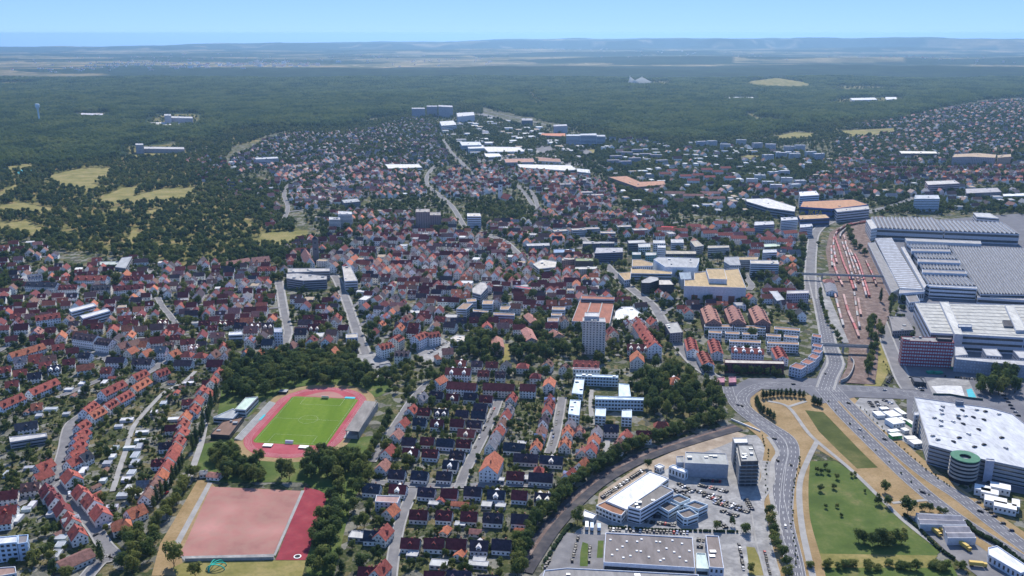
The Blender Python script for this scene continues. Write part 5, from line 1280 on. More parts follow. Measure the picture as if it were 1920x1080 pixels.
for i, x0 in enumerate((795, 995, 1200)):
    ridge_house(V3(x0, 682 + i * 2), V3(x0 + 45 + i * 5, 800), 19, 13, 6, 'pink', '%s of three parallel brick apartment rows with arched pink roofs' % ('left', 'middle', 'right')[i], 'brick_row', 'apartment row', 'three parallel brick rows', wall=(.26, .16, .15), chim=False, dorm=6)
# estate of terraces below the brick rows
EST = [((760, 850), (1000, 852), 'back terrace, left half'), ((1010, 855), (1275, 866), 'back terrace, right half'), ((795, 900), (905, 905), 'second terrace, first unit'), ((935, 908), (1055, 912), 'second terrace, second unit'), ((1080, 915), (1205, 918), 'second terrace, third unit'),
       ((970, 975), (1235, 985), 'third terrace in the middle'), ((1350, 868), (1565, 884), 'far right terrace'), ((1280, 928), (1405, 935), 'right terrace, left unit'), ((1430, 935), (1550, 945), 'right terrace, right unit'), ((1290, 990), (1555, 1000), 'nearest right terrace')]
for p0, p1, lab in EST:
    block('terrace', 'white terrace with tan roof strip in the estate, ' + lab, 'terrace', [V3(p0[0], p0[1]), V3(p1[0], p1[1]), V3(p1[0], p1[1] + 22), V3(p0[0], p0[1] + 20)], 10, (.62, .66, .72), (.33, .20, .125), 3, 'wide', 'white terraces of the estate')
for p0, p1, lab in (((640, 55), (665, 150), 'left red-roofed terrace row of the estate'), ((745, 170), (795, 265), 'lower red-roofed terrace row of the estate, nearest the street'), ((835, 65), (870, 170), 'middle red-roofed terrace row of the estate'), ((1375, 130), (1420, 215), 'right red-roofed terrace row of the estate')):
    ridge_house(U3(*p0), U3(*p1), 13, 8, 3.5, 'red', lab, 'terrace', 'terrace', 'red terrace rows', dorm=5, chim=False)
ridge_house(U3(990, 140), U3(1260, 155), 12, 9, 4, 'red', 'red-roofed terrace with pointed gables in the middle of the estate', 'terrace', 'terrace', dorm=4, cross=True, chim=False)
block('brick_terrace', 'long dark maroon brick terrace along the road', 'terrace', tp(U3, [(930, 245), (1430, 258), (1435, 285), (932, 275)]), 11, (.14, .05, .065), (.50, .46, .40), 3, 'grid')
CUR = [((1475, 305), (1530, 272), (1625, 300), (1575, 330)), ((1570, 268), (1615, 238), (1695, 260), (1640, 290)), ((1635, 222), (1670, 193), (1735, 215), (1700, 245)), ((1665, 178), (1690, 155), (1760, 170), (1735, 195)), ((1665, 130), (1680, 108), (1760, 120), (1745, 148)), ((1665, 50), (1675, 28), (1750, 40), (1745, 65))]
for i, q in enumerate(CUR):
    block('town_house', '%s town house with brown roof in the curved row, counted from the junction' % ordn(i + 1), 'town house', tp(U3, q), 10, (.55, .58, .66), (.28, .12, .085), 3, 'grid', 'curved row of town houses')
block('car_port', 'pink-roofed low shelter at the street junction, left one', 'shelter', tp(U3, [(862, 400), (930, 395), (930, 440), (865, 442)]), 3, (.30, .14, .18), (.42, .20, .25), None)
block('car_port', 'pink-roofed low shelter at the street junction, right one', 'shelter', tp(U3, [(965, 395), (1025, 392), (1030, 438), (965, 442)]), 3, (.30, .14, .18), (.42, .20, .25), None)
ridge_house(V3(205, 810), V3(290, 930), 15, 12, 6, 'red', 'rear part of the long orange-roofed building by the street', 'apartment_house', 'house', dorm=3)
ridge_house(V3(265, 900), V3(345, 1000), 16, 13, 6, 'red', 'front part of the long orange-roofed building with white dormers', 'apartment_house', 'house', dorm=4)
ridge_house(U3(110, 112), U3(295, 118), 13, 9, 5, 'maroon', 'white apartment house with three gabled dormers below the orange building', 'apartment_house', 'house', dorm=3, cross=True)
ridge_house(U3(190, 165), U3(195, 215), 15, 8, 7, 'orange', 'steep orange-roofed house in front of the three-dormer house', 'house', 'house')
ridge_house(U3(465, 385), U3(565, 385), 16, 9, 6, 'orange', 'lone villa with red hipped roof in the grove by the road', 'villa', 'house', hip=.75, cross=True, dorm=1)
block('kiosk_block', 'grey flat-roofed corner building by the main street', 'building', tp(V3, [(420, 840), (530, 828), (580, 915), (470, 925)]), 12, (.30, .27, .29), (.36, .36, .34), 4, 'grid', units=2)
block('store', 'wide white flat roof on the square behind the orange building', 'store', tp(V3, [(10, 740), (60, 700), (150, 700), (245, 770), (160, 810), (0, 810)]), 6, WHT, (.70, .70, .68), 1, 'wide', units=3)
block('flats', 'pale grey block below the station street', 'apartment block', tp(V3, [(1455, 565), (1635, 560), (1642, 585), (1455, 590)]), 18, (.52, .47, .52), (.46, .44, .42), 5, 'grid')
block('flats', 'long grey-roofed hall left of the pale grey block', 'hall', tp(V3, [(1300, 560), (1370, 562), (1435, 640), (1370, 650)]), 9, (.45, .47, .52), (.42, .44, .46), 2, 'grid')
ridge_house(V3(1245, 540), V3(1525, 540), 12, 8, 4, 'maroon', 'long low maroon-roofed row near the station', 'row_building', 'row house')
block('flats', 'white block with flat roof near the far footbridge', 'apartment block', tp(V3, [(1255, 218), (1365, 215), (1372, 240), (1250, 245)]), 20, (.60, .65, .72), (.46, .47, .47), 6, 'band')
block('pavilion', 'pale green roofed pavilion at the station street', 'pavilion', tp(V3, [(1260, 170), (1390, 165), (1398, 190), (1265, 195)]), 8, (.5, .52, .5), (.48, .58, .46), 2, 'band')
# light-blue estate with flat roofs
for i, (q, lab) in enumerate((([(1405, 368), (1760, 380), (1760, 400), (1402, 385)], 'long rear bar of the light-blue estate'), ([(1395, 408), (1475, 412), (1460, 540), (1368, 530)], 'rear terrace of the light-blue estate beside the street'), ([(1355, 585), (1445, 590), (1432, 720), (1338, 705)], 'front terrace of the light-blue estate beside the street'))):
    block('estate_block', lab, 'apartment block', tp(U2, q), 10, (.55, .66, .74), (.62, .70, .72), 3, 'wide', 'light-blue estate', units=3)
for i, (q, lab) in enumerate((([(455, 55), (510, 60), (520, 125), (455, 125)], 'small square block beside the long bar'), ([(330, 122), (590, 132), (588, 145), (330, 140)], 'long front bar with balconies'), ([(332, 188), (388, 188), (385, 232), (328, 228)], 'left cube house in front'), ([(472, 198), (525, 195), (525, 238), (470, 235)], 'right cube house in front'))):
    block('estate_block', 'light-blue estate, ' + lab, 'apartment block', tp(Z4, q), 9 if i != 1 else 11, (.52, .64, .74), (.60, .68, .70), 3, 'wide', 'light-blue estate')
block('long_bar', 'white ornate house with red dormers above the light-blue estate', 'apartment house', tp(U2, [(1380, 315), (1600, 320), (1605, 332), (1378, 328)]), 12, WHT, (.3, .06, .05), 3, 'grid')
ridge_house(U2(1385, 248), U2(1600, 260), 14, 12, 5, 'red', 'red dormered roof of the ornate white house above the estate', 'apartment_house', 'house', dorm=4)
# dark rows in the quarter above
ridge_house(U2(322, 428), U2(565, 445), 12, 8, 5, 'maroon', 'long maroon-roofed apartment row, left of three', 'apartment_row', 'apartment row', 'three maroon rows', dorm=0)
ridge_house(U2(625, 440), U2(885, 452), 12, 8, 5, 'maroon', 'long maroon-roofed apartment row, middle of three', 'apartment_row', 'apartment row', 'three maroon rows')
ridge_house(U2(935, 448), U2(1065, 455), 12, 8, 5, 'maroon', 'short maroon-roofed apartment row, right of three', 'apartment_row', 'apartment row', 'three maroon rows')
ridge_house(U2(305, 312), U2(515, 318), 13, 9, 5, 'maroon', 'white double house with two orange gables above the maroon rows', 'double_house', 'house', dorm=2, cross=True)
for p0, p1, lab in (((735, 45), (750, 120), 'left pink-roofed slab in the park grove'), ((985, -30), (1030, 60), 'middle pink-roofed slab in the park grove'), ((1210, -10), (1260, 25), 'right pink-roofed slab in the park grove')):
    ridge_house(U2(*p0), U2(*p1), 13, 9, 3.5, 'pink', lab, 'apartment_slab', 'apartment row', 'pink slabs in the grove', wall=(.5, .4, .36))
ridge_house(V2(1000, 750), V2(1060, 810), 12, 9, 3.5, 'pink', 'short pink-roofed slab behind the park grove', 'apartment_slab', 'apartment row', wall=(.5, .4, .36))
for i, (q, h) in enumerate((([(395, 718), (455, 668), (535, 672), (480, 722)], 12), ([(620, 645), (710, 645), (700, 680), (612, 680)], 13), ([(770, 695), (855, 692), (835, 725), (762, 725)], 11), ([(710, 748), (888, 755), (885, 775), (708, 768)], 12), ([(535, 720), (665, 735), (660, 748), (535, 740)], 11), ([(1205, 700), (1315, 702), (1310, 728), (1200, 725)], 12), ([(1165, 795), (1258, 795), (1255, 825), (1162, 825)], 11), ([(1195, 755), (1285, 755), (1285, 775), (1195, 775)], 10), ([(480, 635), (560, 630), (565, 655), (485, 660)], 12))):
    block('villa_block', 'pale flat-roofed block with rust-edged roof, %s of those above the park grove' % ordn(i + 1), 'apartment block', tp(V2, q), h, (.55, .60, .68), (.38, .26, .17) if i % 3 else (.30, .20, .14), 4, 'band', 'flat blocks above the grove')
block('office_block', 'stepped grey office block in the old town', 'office', tp(V2, [(530, 545), (600, 490), (640, 495), (660, 535), (600, 600), (530, 580)]), 17, (.40, .40, .42), (.42, .40, .38), 5, 'band')
block('red_hall', 'long hall with bright red roof strip', 'hall', tp(V2, [(875, 528), (905, 522), (1035, 540), (1020, 552)]), 9, (.55, .56, .6), (.55, .06, .09), 2, 'band')
for i, (q, lab) in enumerate((([(1285, 290), (1390, 285), (1392, 300), (1285, 310)], 'brown-fronted square block'), ([(1400, 290), (1548, 290), (1552, 315), (1400, 315)], 'black-fronted block'), ([(1398, 365), (1580, 360), (1582, 380), (1398, 385)], 'low pale block before the black one'), ([(1575, 200), (1800, 200), (1800, 240), (1560, 250)], 'wide dark blue office block'), ([(1460, 145), (1728, 150), (1728, 165), (1460, 170)], 'long dark rear block'), ([(1040, 340), (1120, 300), (1240, 320), (1230, 365), (1090, 380)], 'large white corner block'), ([(980, 165), (1180, 160), (1185, 185), (990, 188)], 'low dark office bar'), ([(1215, 215), (1390, 215), (1400, 238), (1215, 245)], 'blue-roofed low block'))):
    block('town_block', lab + ' at the upper end of the main street', 'office', tp(V2, q), (15, 15, 10, 15, 12, 11, 10, 7)[i], ((.26, .18, .17), (.04, .04, .05), (.45, .46, .48), (.10, .13, .22), (.15, .17, .22), WHT, (.16, .19, .26), (.3, .35, .45))[i], ((.4, .36, .3), (.22, .26, .14), (.55, .53, .48), (.36, .36, .38), (.34, .33, .33), (.52, .48, .42), (.4, .4, .4), (.22, .30, .42))[i], 5 if i < 5 else 3, 'band' if i % 2 else 'grid', units=2)
# white curved apartment group and neighbours at the square
for i, (p0, p1) in enumerate((((1465, 120), (1570, 95)), ((1590, 60), (1640, 30)))):
    ridge_house(U1(*p0), U1(*p1), 14, 11, 4, 'red', '%s wing of the white curved apartment house at the square' % ('left', 'middle')[i], 'apartment_house', 'house', dorm=3)
ridge_house(U2(40, 45), U2(130, 5), 14, 12, 4, 'red', 'right wing of the white curved apartment house at the square', 'apartment_house', 'house', dorm=3)
ridge_house(U2(150, 20), U2(245, 5), 13, 11, 4, 'red', 'far right wing of the white curved apartment house', 'apartment_house', 'house', dorm=3)
ridge_house(U1(1610, 170), U1(1728, 175), 14, 10, 3.5, 'dark', 'dark-roofed white house below the curved apartment house', 'apartment_house', 'house', dorm=3)
block('flat_shop', 'white flat-roofed shop group left of the park grove', 'shop', tp(U2, [(345, 65), (395, 38), (525, 50), (480, 90), (360, 95)]), 6, WHT, (.55, .50, .44), 2, 'band', units=3)
ridge_house(U2(215, 200), U2(255, 195), 12, 6, 4, 'orange', 'orange-roofed inn beside the market yard', 'inn', 'house', hip=.6)
ridge_house(U2(275, 150), U2(365, 145), 13, 7, 5, 'brown', 'brown-roofed white house above the market yard', 'house', 'house')
block('glass_shelter', 'dark bus shelter roof on the square', 'shelter', tp(U1, [(1470, 290), (1560, 275), (1580, 300), (1480, 315)]), 3.5, (.12, .15, .2), (.14, .16, .2), None)
block('town_hall', 'large grey terraced concrete block in the old town, rear part', 'building', tp(V1, [(700, 375), (1055, 375), (1055, 400), (700, 410)]), 13, (.33, .33, .36), (.42, .40, .38), 4, 'band', units=6)
block('town_hall', 'large grey terraced concrete block in the old town, front part', 'building', tp(V1, [(690, 420), (780, 415), (1030, 440), (1030, 470), (830, 480), (690, 460)]), 13, (.30, .30, .34), (.36, .35, .34), 4, 'band', units=4)
block('office_block', 'pale office block with flat roof right of the concrete block', 'office', tp(V1, [(1160, 360), (1230, 360), (1290, 480), (1180, 485)]), 15, (.55, .56, .6), (.44, .41, .37), 4, 'band', units=2)
block('tall_flats', 'tall narrow pale block at the lower end of the left street', 'apartment block', tp(V1, [(582, 880), (650, 878), (655, 915), (585, 915)]), 17, (.5, .56, .66), (.34, .36, .42), 5, 'grid')
block('tall_flats', 'pale blue block at the lower end of the right street', 'apartment block', tp(V1, [(1190, 932), (1285, 925), (1290, 960), (1190, 965)]), 15, (.50, .55, .66), (.46, .42, .35), 4, 'grid')
block('modern_villa', 'white cube house with roof terrace above the stadium grove', 'villa', tp(V1, [(205, 915), (310, 908), (320, 935), (200, 940)]), 12, WHT, (.62, .63, .65), 3, 'band')
block('modern_flats', 'blue-glazed white apartment cube cut by the left edge', 'apartment block', tp(Z1, [(-60, 760), (150, 742), (140, 800), (-60, 820)]), 14, (.50, .62, .76), (.62, .63, .64), 4, 'wide')
block('modern_flats', 'brown-topped annex of the blue-glazed apartment cube', 'apartment block', tp(Z1, [(155, 740), (240, 735), (230, 800), (148, 815)]), 13, (.42, .56, .74), (.20, .19, .20), 4, 'wide')
block('flat_shed', 'reddish flat roof at the bottom left corner', 'shed', tp(Z1, [(-30, 1015), (130, 1005), (140, 1060), (-30, 1090)]), 6, (.55, .58, .64), (.30, .20, .17), 2, 'grid')
ridge_house(Z1(490, 970), Z1(760, 850), 14, 4, 3, 'brown', 'long low shed with worn grey-brown roof beside the bend', 'long_shed', 'shed', chim=False)
block('school_block', 'long pale flat-roofed bar among trees at the left edge', 'building', tp(U0, [(75, 900), (390, 865), (400, 895), (85, 945)]), 6, (.42, .42, .44), (.48, .47, .46), 2, 'band')
# left part, middle distance
for p0, p1, c_, lab, wd in (((230, 485), (485, 495), 'slate', 'long slate-roofed white row below the red round roof', 14), ((500, 515), (655, 510), 'maroon', 'short maroon row right of the slate-roofed row', 14), ((770, 520), (935, 510), 'slate', 'big white apartment house with slate roof', 16), ((640, 435), (905, 435), 'red', 'bright red curved roof of the big courtyard building', 16), ((1045, 435), (1190, 440), 'maroon', 'maroon dormered roof right of the courtyard building', 14), ((960, 525), (1210, 505), 'maroon', 'long maroon shed in front of the dormered roof', 13),
                          ((295, 775), (500, 745), 'red', 'long red-roofed row in the left quarter', 13), ((640, 915), (820, 940), 'dark', 'long dark-roofed apartment house in the left quarter', 15), ((830, 960), (945, 975), 'dark', 'big white gabled house with dark roof', 15), ((230, 430), (350, 415), 'grey', 'white curved row at the head of the left quarter', 12)):
    ridge_house(V0(*p0), V0(*p1), wd, 10, 5, c_, lab, 'apartment_house', 'house', dorm=4)
for i, (q, lab) in enumerate((([(580, 720), (790, 668), (815, 690), (600, 745)], 'upper of two white parallel flat-roofed bars'), ([(675, 775), (905, 715), (930, 735), (700, 800)], 'lower of two white parallel flat-roofed bars'))):
    block('white_bar', lab + ' in the left quarter', 'apartment block', tp(V0, q), 11, (.60, .66, .75), (.58, .57, .54), 3, 'band', 'two white bars')
block('school', 'school wing with long sloping grey roof at the edge of the park', 'school', tp(V0, [(1030, 285), (1115, 275), (1060, 375), (970, 365)]), 12, (.36, .37, .40), (.36, .37, .38), 3, 'band')
block('school', 'low green-roofed school link left of the sloping wing', 'school', tp(V0, [(845, 318), (1005, 315), (985, 345), (840, 345)]), 7, (.42, .44, .46), (.40, .44, .40), 2, 'band')
ridge_house(V1(115, 330), V1(370, 285), 13, 7, 4, 'pink', 'long pink-roofed school row above the left street', 'school_row', 'row house'); ridge_house(V1(395, 285), V1(540, 270), 18, 8, 6, 'pink', 'big pink-roofed hall at the end of the school row', 'school_hall', 'hall', dorm=2)
ridge_house(V1(450, 360), V1(600, 358), 13, 8, 5, 'red', 'white house with long bright red roof below the school row', 'apartment_house', 'house', dorm=3)
# church in the old town: square tower and steep nave
def church(px, h, hw, label, wall, cap, cn):
    x, y = at(*px); o = empty('church_tower', x, y, 0, .2); b = MB(); b.box(-hw, hw, -hw, hw, 0, h); link('shaft', b.mesh('shaft', [M['plaster']]), o, color=wall)
    b = MB()
    for i in range(4):
        c_ = [(-1, -1), (1, -1), (1, 1), (-1, 1)]; p, q = c_[i], c_[(i + 1) % 4]; b.face([(p[0] * (hw + .4), p[1] * (hw + .4), h), (q[0] * (hw + .4), q[1] * (hw + .4), h), (0, 0, h + cap)])
    link('spire', b.mesh('spire', [M['tiles']]), o, color=cn); b = MB()
    for s in (-1, 1):
        for z in (h * .82, h * .55): pane(b, (0, s * hw, z), (-s, 0), (0, s), hw * .7, 2.6); pane(b, (s * hw, 0, z), (0, s), (s, 0), hw * .7, 2.6)
    tag(link('windows', b.mesh('windows', [M['glass']]), o), kind='stuff'); tag(o, label, 'church tower'); occ_poly(rect(x, y, 12, 12, 0), 2)
church(V1(942, 322), 38, 4.6, 'dark stone church tower in the old town', (.17, .16, .17), 5, (.06, .05, .06))
ridge_house(V1(845, 205), V1(885, 285), 14, 9, 10, 'pink', 'steep-roofed church nave beside the dark stone tower', 'church_nave', 'church', chim=False)
church((938, 374), 34, 4.2, 'slim white church tower above the park', (.70, .70, .72), 11, (.05, .06, .07)); ridge_house((945, 362), (958, 366), 15, 9, 9, 'red', 'red-roofed church nave beside the slim white tower', 'church_nave', 'church', chim=False)
# ================================================================== HOUSES ONE BY ONE: the quarters nearest the camera
NH = [0]
def hrow(row, T, items, ang, l=12.5, w=10, e=4.3, r=5.0, near=False, group=None):
    """items: (x, y, roof[, options]) at the middle of the visible roof; ang: direction of the ridge on the ground, in degrees"""
    lst = []
    for it in items:
        x, y, roof = it[:3]; k = dict(it[3]) if len(it) > 3 else {}
        px, py = T(x, y)
        le, we, ee, re_ = k.pop('l', l), k.pop('w', w), k.pop('e', e), k.pop('r', r)
        a = rad(k.pop('a', ang) + R.uniform(-1.5, 1.5))
        gx, gy = at(px, py, ee + re_ * .55)
        le = round(le * R.choice((.94, 1, 1.06)), 1); we = round(we * R.choice((.96, 1, 1.04)), 1)
        k.setdefault('dorm', R.choice((0, 0, 1, 1, 2)) if not k.get('hip') else 0); k.setdefault('cross', R.random() < .1)
        o = house(gx, gy, a, le, we, ee, re_, roof, None, group or 'houses of the ' + row, **k)
        lst.append((o, roof, px, py)); NH[0] += 1
    lst.sort(key=lambda q: -q[3] if near else q[2])
    for i, (o, roof, _, _) in enumerate(lst):
        o['label'] = '%s house, %s from the %s in the %s' % (LOOK[roof], ordn(i + 1), 'near end' if near else 'left', row)
    return lst
X = dict(dorm=1, cross=True)
# quarter between the stadium and the railway
hrow('villa row below the park grove', U2, [(430, 265, 'red', X), (570, 270, 'dark'), (695, 278, 'maroon'), (810, 282, 'slate', dict(a=80)), (955, 285, 'red', dict(hip=.8)), (1165, 270, 'brown', dict(a=75)), (1310, 300, 'brown', dict(a=70, l=9))], -5, 12, 11, 6.5, 4.5)
hrow('second villa row below the park grove', U2, [(625, 350, 'maroon'), (765, 360, 'dark'), (1062, 370, 'maroon', dict(hip=.8)), (250, 410, 'orange', dict(a=60, l=15, e=8)), (1180, 430, 'orange', dict(a=82, l=16, e=8))], -5, 11, 11, 6, 4.5)
hrow('first row below the maroon apartment rows', Z3, [(327, 232, 'grey', dict(a=70)), (400, 222, 'dark'), (475, 232, 'maroon', X), (560, 228, 'dark'), (632, 240, 'maroon')], -9)
hrow('second row below the maroon apartment rows', Z3, [(280, 290, 'red', dict(a=72)), (341, 300, 'maroon'), (421, 305, 'dark'), (520, 310, 'dark'), (597, 315, 'slate'), (606, 278, 'dark')], -9)
hrow('third row below the maroon apartment rows', Z3, [(238, 353, 'red', dict(a=72)), (320, 348, 'slate'), (403, 355, 'maroon', X), (497, 353, 'maroon'), (577, 358, 'dark')], -9)
hrow('fourth row below the maroon apartment rows', Z3, [(208, 408, 'pink', dict(a=75)), (540, 400, 'red', dict(dorm=1, cross=True, l=15))], -9)
hrow('fifth row below the maroon apartment rows', Z3, [(270, 440, 'dark'), (356, 438, 'maroon'), (440, 445, 'slate', dict(l=14)), (527, 450, 'maroon')], -9)
hrow('sixth row below the maroon apartment rows', Z3, [(172, 483, 'red', dict(a=72)), (278, 490, 'maroon', X), (370, 495, 'maroon'), (497, 503, 'dark')], -9)
hrow('seventh row, above the cross street', Z3, [(145, 553, 'pink', dict(a=75, l=14)), (465, 548, 'slate', X), (213, 593, 'dark'), (320, 598, 'slate'), (435, 600, 'dark')], -9)
hrow('row below the cross street', Z3, [(95, 658, 'slate', dict(l=14)), (218, 662, 'maroon', X), (352, 676, 'dark'), (460, 682, 'maroon'), (570, 672, 'dark', dict(l=14)), (680, 688, 'slate', dict(dorm=1, cross=True, l=14)), (790, 690, 'maroon'), (903, 702, 'dark')], -8)
hrow('middle row below the cross street', Z3, [(315, 782, 'maroon'), (435, 785, 'maroon'), (553, 790, 'maroon'), (665, 797, 'dark', dict(l=15)), (795, 802, 'dark', dict(l=14)), (182, 764, 'orange', dict(a=65, l=11))], -7)
hrow('dark-roofed row above the bottom edge', Z3, [(277, 916, 'maroon'), (388, 916, 'maroon'), (493, 918, 'maroon'), (600, 926, 'dark', dict(dorm=1, cross=True)), (705, 922, 'dark')], -6, 13)
hrow('row cut by the bottom edge', Z3, [(388, 1072, 'maroon'), (505, 1070, 'dark', dict(l=15)), (640, 1090, 'dark')], -5, 13)
hrow('row beside the grove, at the left lane', Z3, [(146, 868, 'red', dict(a=72, l=15, e=6)), (92, 880, 'slate', dict(a=-5, l=11)), (132, 1040, 'red', dict(a=68, l=15, e=6)), (75, 1052, 'maroon', dict(a=-5, l=12))], -6)
hrow('row right of the middle street', Z3, [(752, 235, 'red'), (737, 290, 'grey'), (725, 315, 'red', dict(l=14)), (708, 355, 'brown'), (690, 390, 'red', dict(l=10)), (672, 420, 'grey'), (655, 455, 'grey')], 78, 12, 9.5, 5, 5.5, True)
hrow('row left of the right street', Z3, [(932, 243, 'maroon'), (931, 268, 'red'), (920, 292, 'red'), (905, 340, 'dark', dict(l=15)), (893, 390, 'brown'), (885, 415, 'brown'), (868, 460, 'orange')], 82, 12, 9.5, 5, 5.5, True)
hrow('row right of the right street', Z3, [(1030, 360, 'grey'), (1016, 392, 'orange'), (1003, 448, 'orange'), (1072, 392, 'pink', dict(l=9, e=3))], 84, 12, 10, 5, 5.5, True)
hrow('row at the small railway lane', Z3, [(1155, 395, 'grey'), (1140, 432, 'orange'), (1125, 474, 'red'), (1085, 545, 'orange', dict(a=60)), (1025, 595, 'red', dict(a=60)), (1085, 490, 'pink', dict(l=8, e=3))], 80, 12, 10, 5, 5.5, True)
hrow('group of long dark roofs in the middle', Z3, [(765, 465, 'slate', dict(l=17)), (820, 517, 'dark', dict(l=19)), (940, 526, 'slate', dict(l=20, dorm=1, cross=True)), (770, 600, 'maroon'), (890, 607, 'dark', dict(l=19)), (880, 573, 'red', dict(l=8, e=3, hip=.8))], -8, 13)
hrow('group behind the light-blue estate', Z4, [(415, 285, 'slate'), (490, 325, 'red', dict(a=70)), (590, 318, 'maroon'), (685, 268, 'red', dict(hip=.7)), (455, 370, 'brown', dict(a=70))], -5, 13, 10, 6, 5)
ridge_house(Z3(672, 492), Z3(640, 560), 15, 9, 6.5, 'orange', 'big orange-roofed gabled house beside the middle street', 'house', 'house', dorm=0)
block('flats', 'white house with low pinkish flat roof at the left lane', 'house', tp(Z3, [(115, 702), (228, 706), (215, 738), (108, 732)]), 8, (.62, .64, .68), (.36, .24, .22), 3, 'grid')
for i, (x, y, c) in enumerate(((440, 862, 'orange'), (582, 866, 'pink'), (793, 862, 'orange'), (510, 968, 'orange'), (495, 735, 'orange'), (525, 738, 'orange'), (425, 712, 'red'))):
    gx, gy = at(*Z3(x, y), 3.5); house(gx, gy, rad(R.choice((-8, 70))), 8.5, 6.5, 2.6, 1.9, c, '%s garden house, %s from the left among the dark-roofed houses' % (LOOK[c], ordn(1 + sorted((440, 582, 793, 510, 495, 525, 425)).index(x))), 'small garden houses of the middle quarter', chim=False, name='garden_house', cat='garden house')
for i, (x, y, l, w) in enumerate(((410, 1018, 12, 8), (595, 1020, 14, 6), (635, 740, 8, 8), (700, 745, 8, 6), (385, 735, 8, 6), (830, 615, 9, 8), (690, 622, 10, 6), (800, 450, 8, 6), (28, 885, 12, 9), (600, 1000, 9, 6), (285, 975, 8, 6), (510, 832, 8, 6))):
    gx, gy = at(*Z3(x, y), 3); block('garage', 'flat-roofed grey garage, %s from the left in the middle quarter' % ordn(1 + sorted(q[0] for q in ((410,), (595,), (635,), (700,), (385,), (830,), (690,), (800,), (28,), (600.1,), (285,), (510,))).index(x if i != 9 else 600.1)), 'garage', None, 3, (.42, .43, .46), (.46, .46, .45), 1, 'wide', 'garages of the middle quarter', pts=rect(gx, gy, l, w, rad(-8)), parapet=.25)
# garden quarter on the left
hrow('row left of the curving street', Z1, [(400, 350, 'maroon'), (455, 412, 'maroon'), (527, 500, 'maroon'), (592, 588, 'red'), (650, 698, 'red')], -52, 14, 11, 5.5, 5.5, True)
hrow('row right of the curving street', Z1, [(600, 225, 'red', dict(l=16, w=13)), (685, 360, 'red'), (770, 432, 'red'), (845, 530, 'red', dict(l=15))], -50, 14.5, 12, 6, 5.5, True)
hrow('upper row right of the curving street', Z1, [(640, 30, 'red', dict(a=75)), (625, 95, 'red', dict(a=70, l=16)), (715, 60, 'slate', dict(l=9))], 70, 14, 10, 5.5, 5, True)
hrow('row along the straight garden street', U0, [(692, 790, 'red'), (685, 860, 'red'), (660, 905, 'red'), (650, 960, 'red'), (640, 1040, 'red')], 80, 13, 11, 5.5, 5.2, True)
hrow('group at the left edge', Z1, [(370, 135, 'red', dict(a=60)), (358, 215, 'red', dict(a=60)), (258, 312, 'brown'), (70, 380, 'maroon'), (45, 510, 'red', dict(l=16)), (25, 585, 'red')], 15, 13, 10.5, 5.5, 4.5)
hrow('pair in the trees at the street bend', Z1, [(1140, 520, 'orange', dict(a=55, l=13, w=12)), (1022, 625, 'orange', dict(hip=.8, l=13, w=12))], 30, 13, 11, 5, 5.5)
hrow('long garden row below the poplars', tile(0, 0, 1), [(275, 926, 'brown'), (289, 906, 'brown'), (301, 889, 'orange'), (311, 872, 'red'), (320, 853, 'red'), (326, 840, 'red'), (333, 824, 'red'), (340, 808, 'red'), (341, 793, 'red'), (347, 778, 'orange'), (362, 766, 'red'), (369, 749, 'red'), (378, 730, 'red'), (388, 735, 'red'), (398, 712, 'red'), (409, 697, 'red')], 95, 13, 11, 5.2, 5.2, True)
hrow('side wings of the long garden row', tile(0, 0, 1), [(311, 833, 'dark'), (322, 800, 'maroon'), (352, 752, 'red'), (268, 905, 'grey'), (297, 865, 'maroon'), (390, 716, 'maroon')], 5, 10, 8, 4.5, 4, True)
for p0, p1, c, lab in (((700, 660), (790, 590), 'red', 'lower of the long red terraces by the garden street'), ((850, 505), (1035, 415), 'red', 'longest red terrace by the garden street'), ((1115, 375), (1225, 325), 'red', 'upper red terrace by the garden street'), ((1310, 345), (1405, 310), 'red', 'short red terrace at the top of the garden lane'), ((1110, 470), (1240, 390), 'orange', 'orange terrace opposite the longest red terrace'), ((980, 560), (1090, 500), 'red', 'broken red terrace facing the longest one'), ((880, 620), (960, 570), 'red', 'little red terrace behind the dark conifer'), ((750, 700), (860, 640), 'orange', 'orange-brown terrace at the street fork'),
                       ((240, 500), (470, 400), 'red', 'long red terrace at the left of the garden quarter'), ((-20, 610), (180, 525), 'red', 'red terrace cut by the left edge'), ((75, 190), (360, 105), 'orange', 'bright orange terrace in the upper left')):
    ridge_house(U0(*p0), U0(*p1), 11.5, 6, 5, c, lab, 'terrace', 'terrace', 'terraces of the garden quarter', dorm=3)
hrow('street row above the garden quarter', U0, [(980, 238, 'dark', dict(l=20)), (1205, 250, 'dark', dict(l=20)), (1550, 262, 'dark', dict(l=20)), (905, 325, 'red'), (720, 200, 'slate')], -2, 12, 11, 6, 4.5)
hrow('second street row above the garden quarter', U0, [(1105, 160, 'orange', dict(a=70)), (1232, 180, 'orange', dict(a=70)), (1360, 150, 'grey', dict(e=9)), (1462, 185, 'orange', dict(a=70)), (1575, 190, 'red', dict(hip=.8)), (1690, 198, 'red', dict(hip=.8)), (1030, 115, 'brown', dict(a=60, e=8)), (1122, 95, 'brown', dict(a=60, e=8)), (1215, 105, 'orange', dict(l=9))], -2, 13, 11.5, 6, 5)
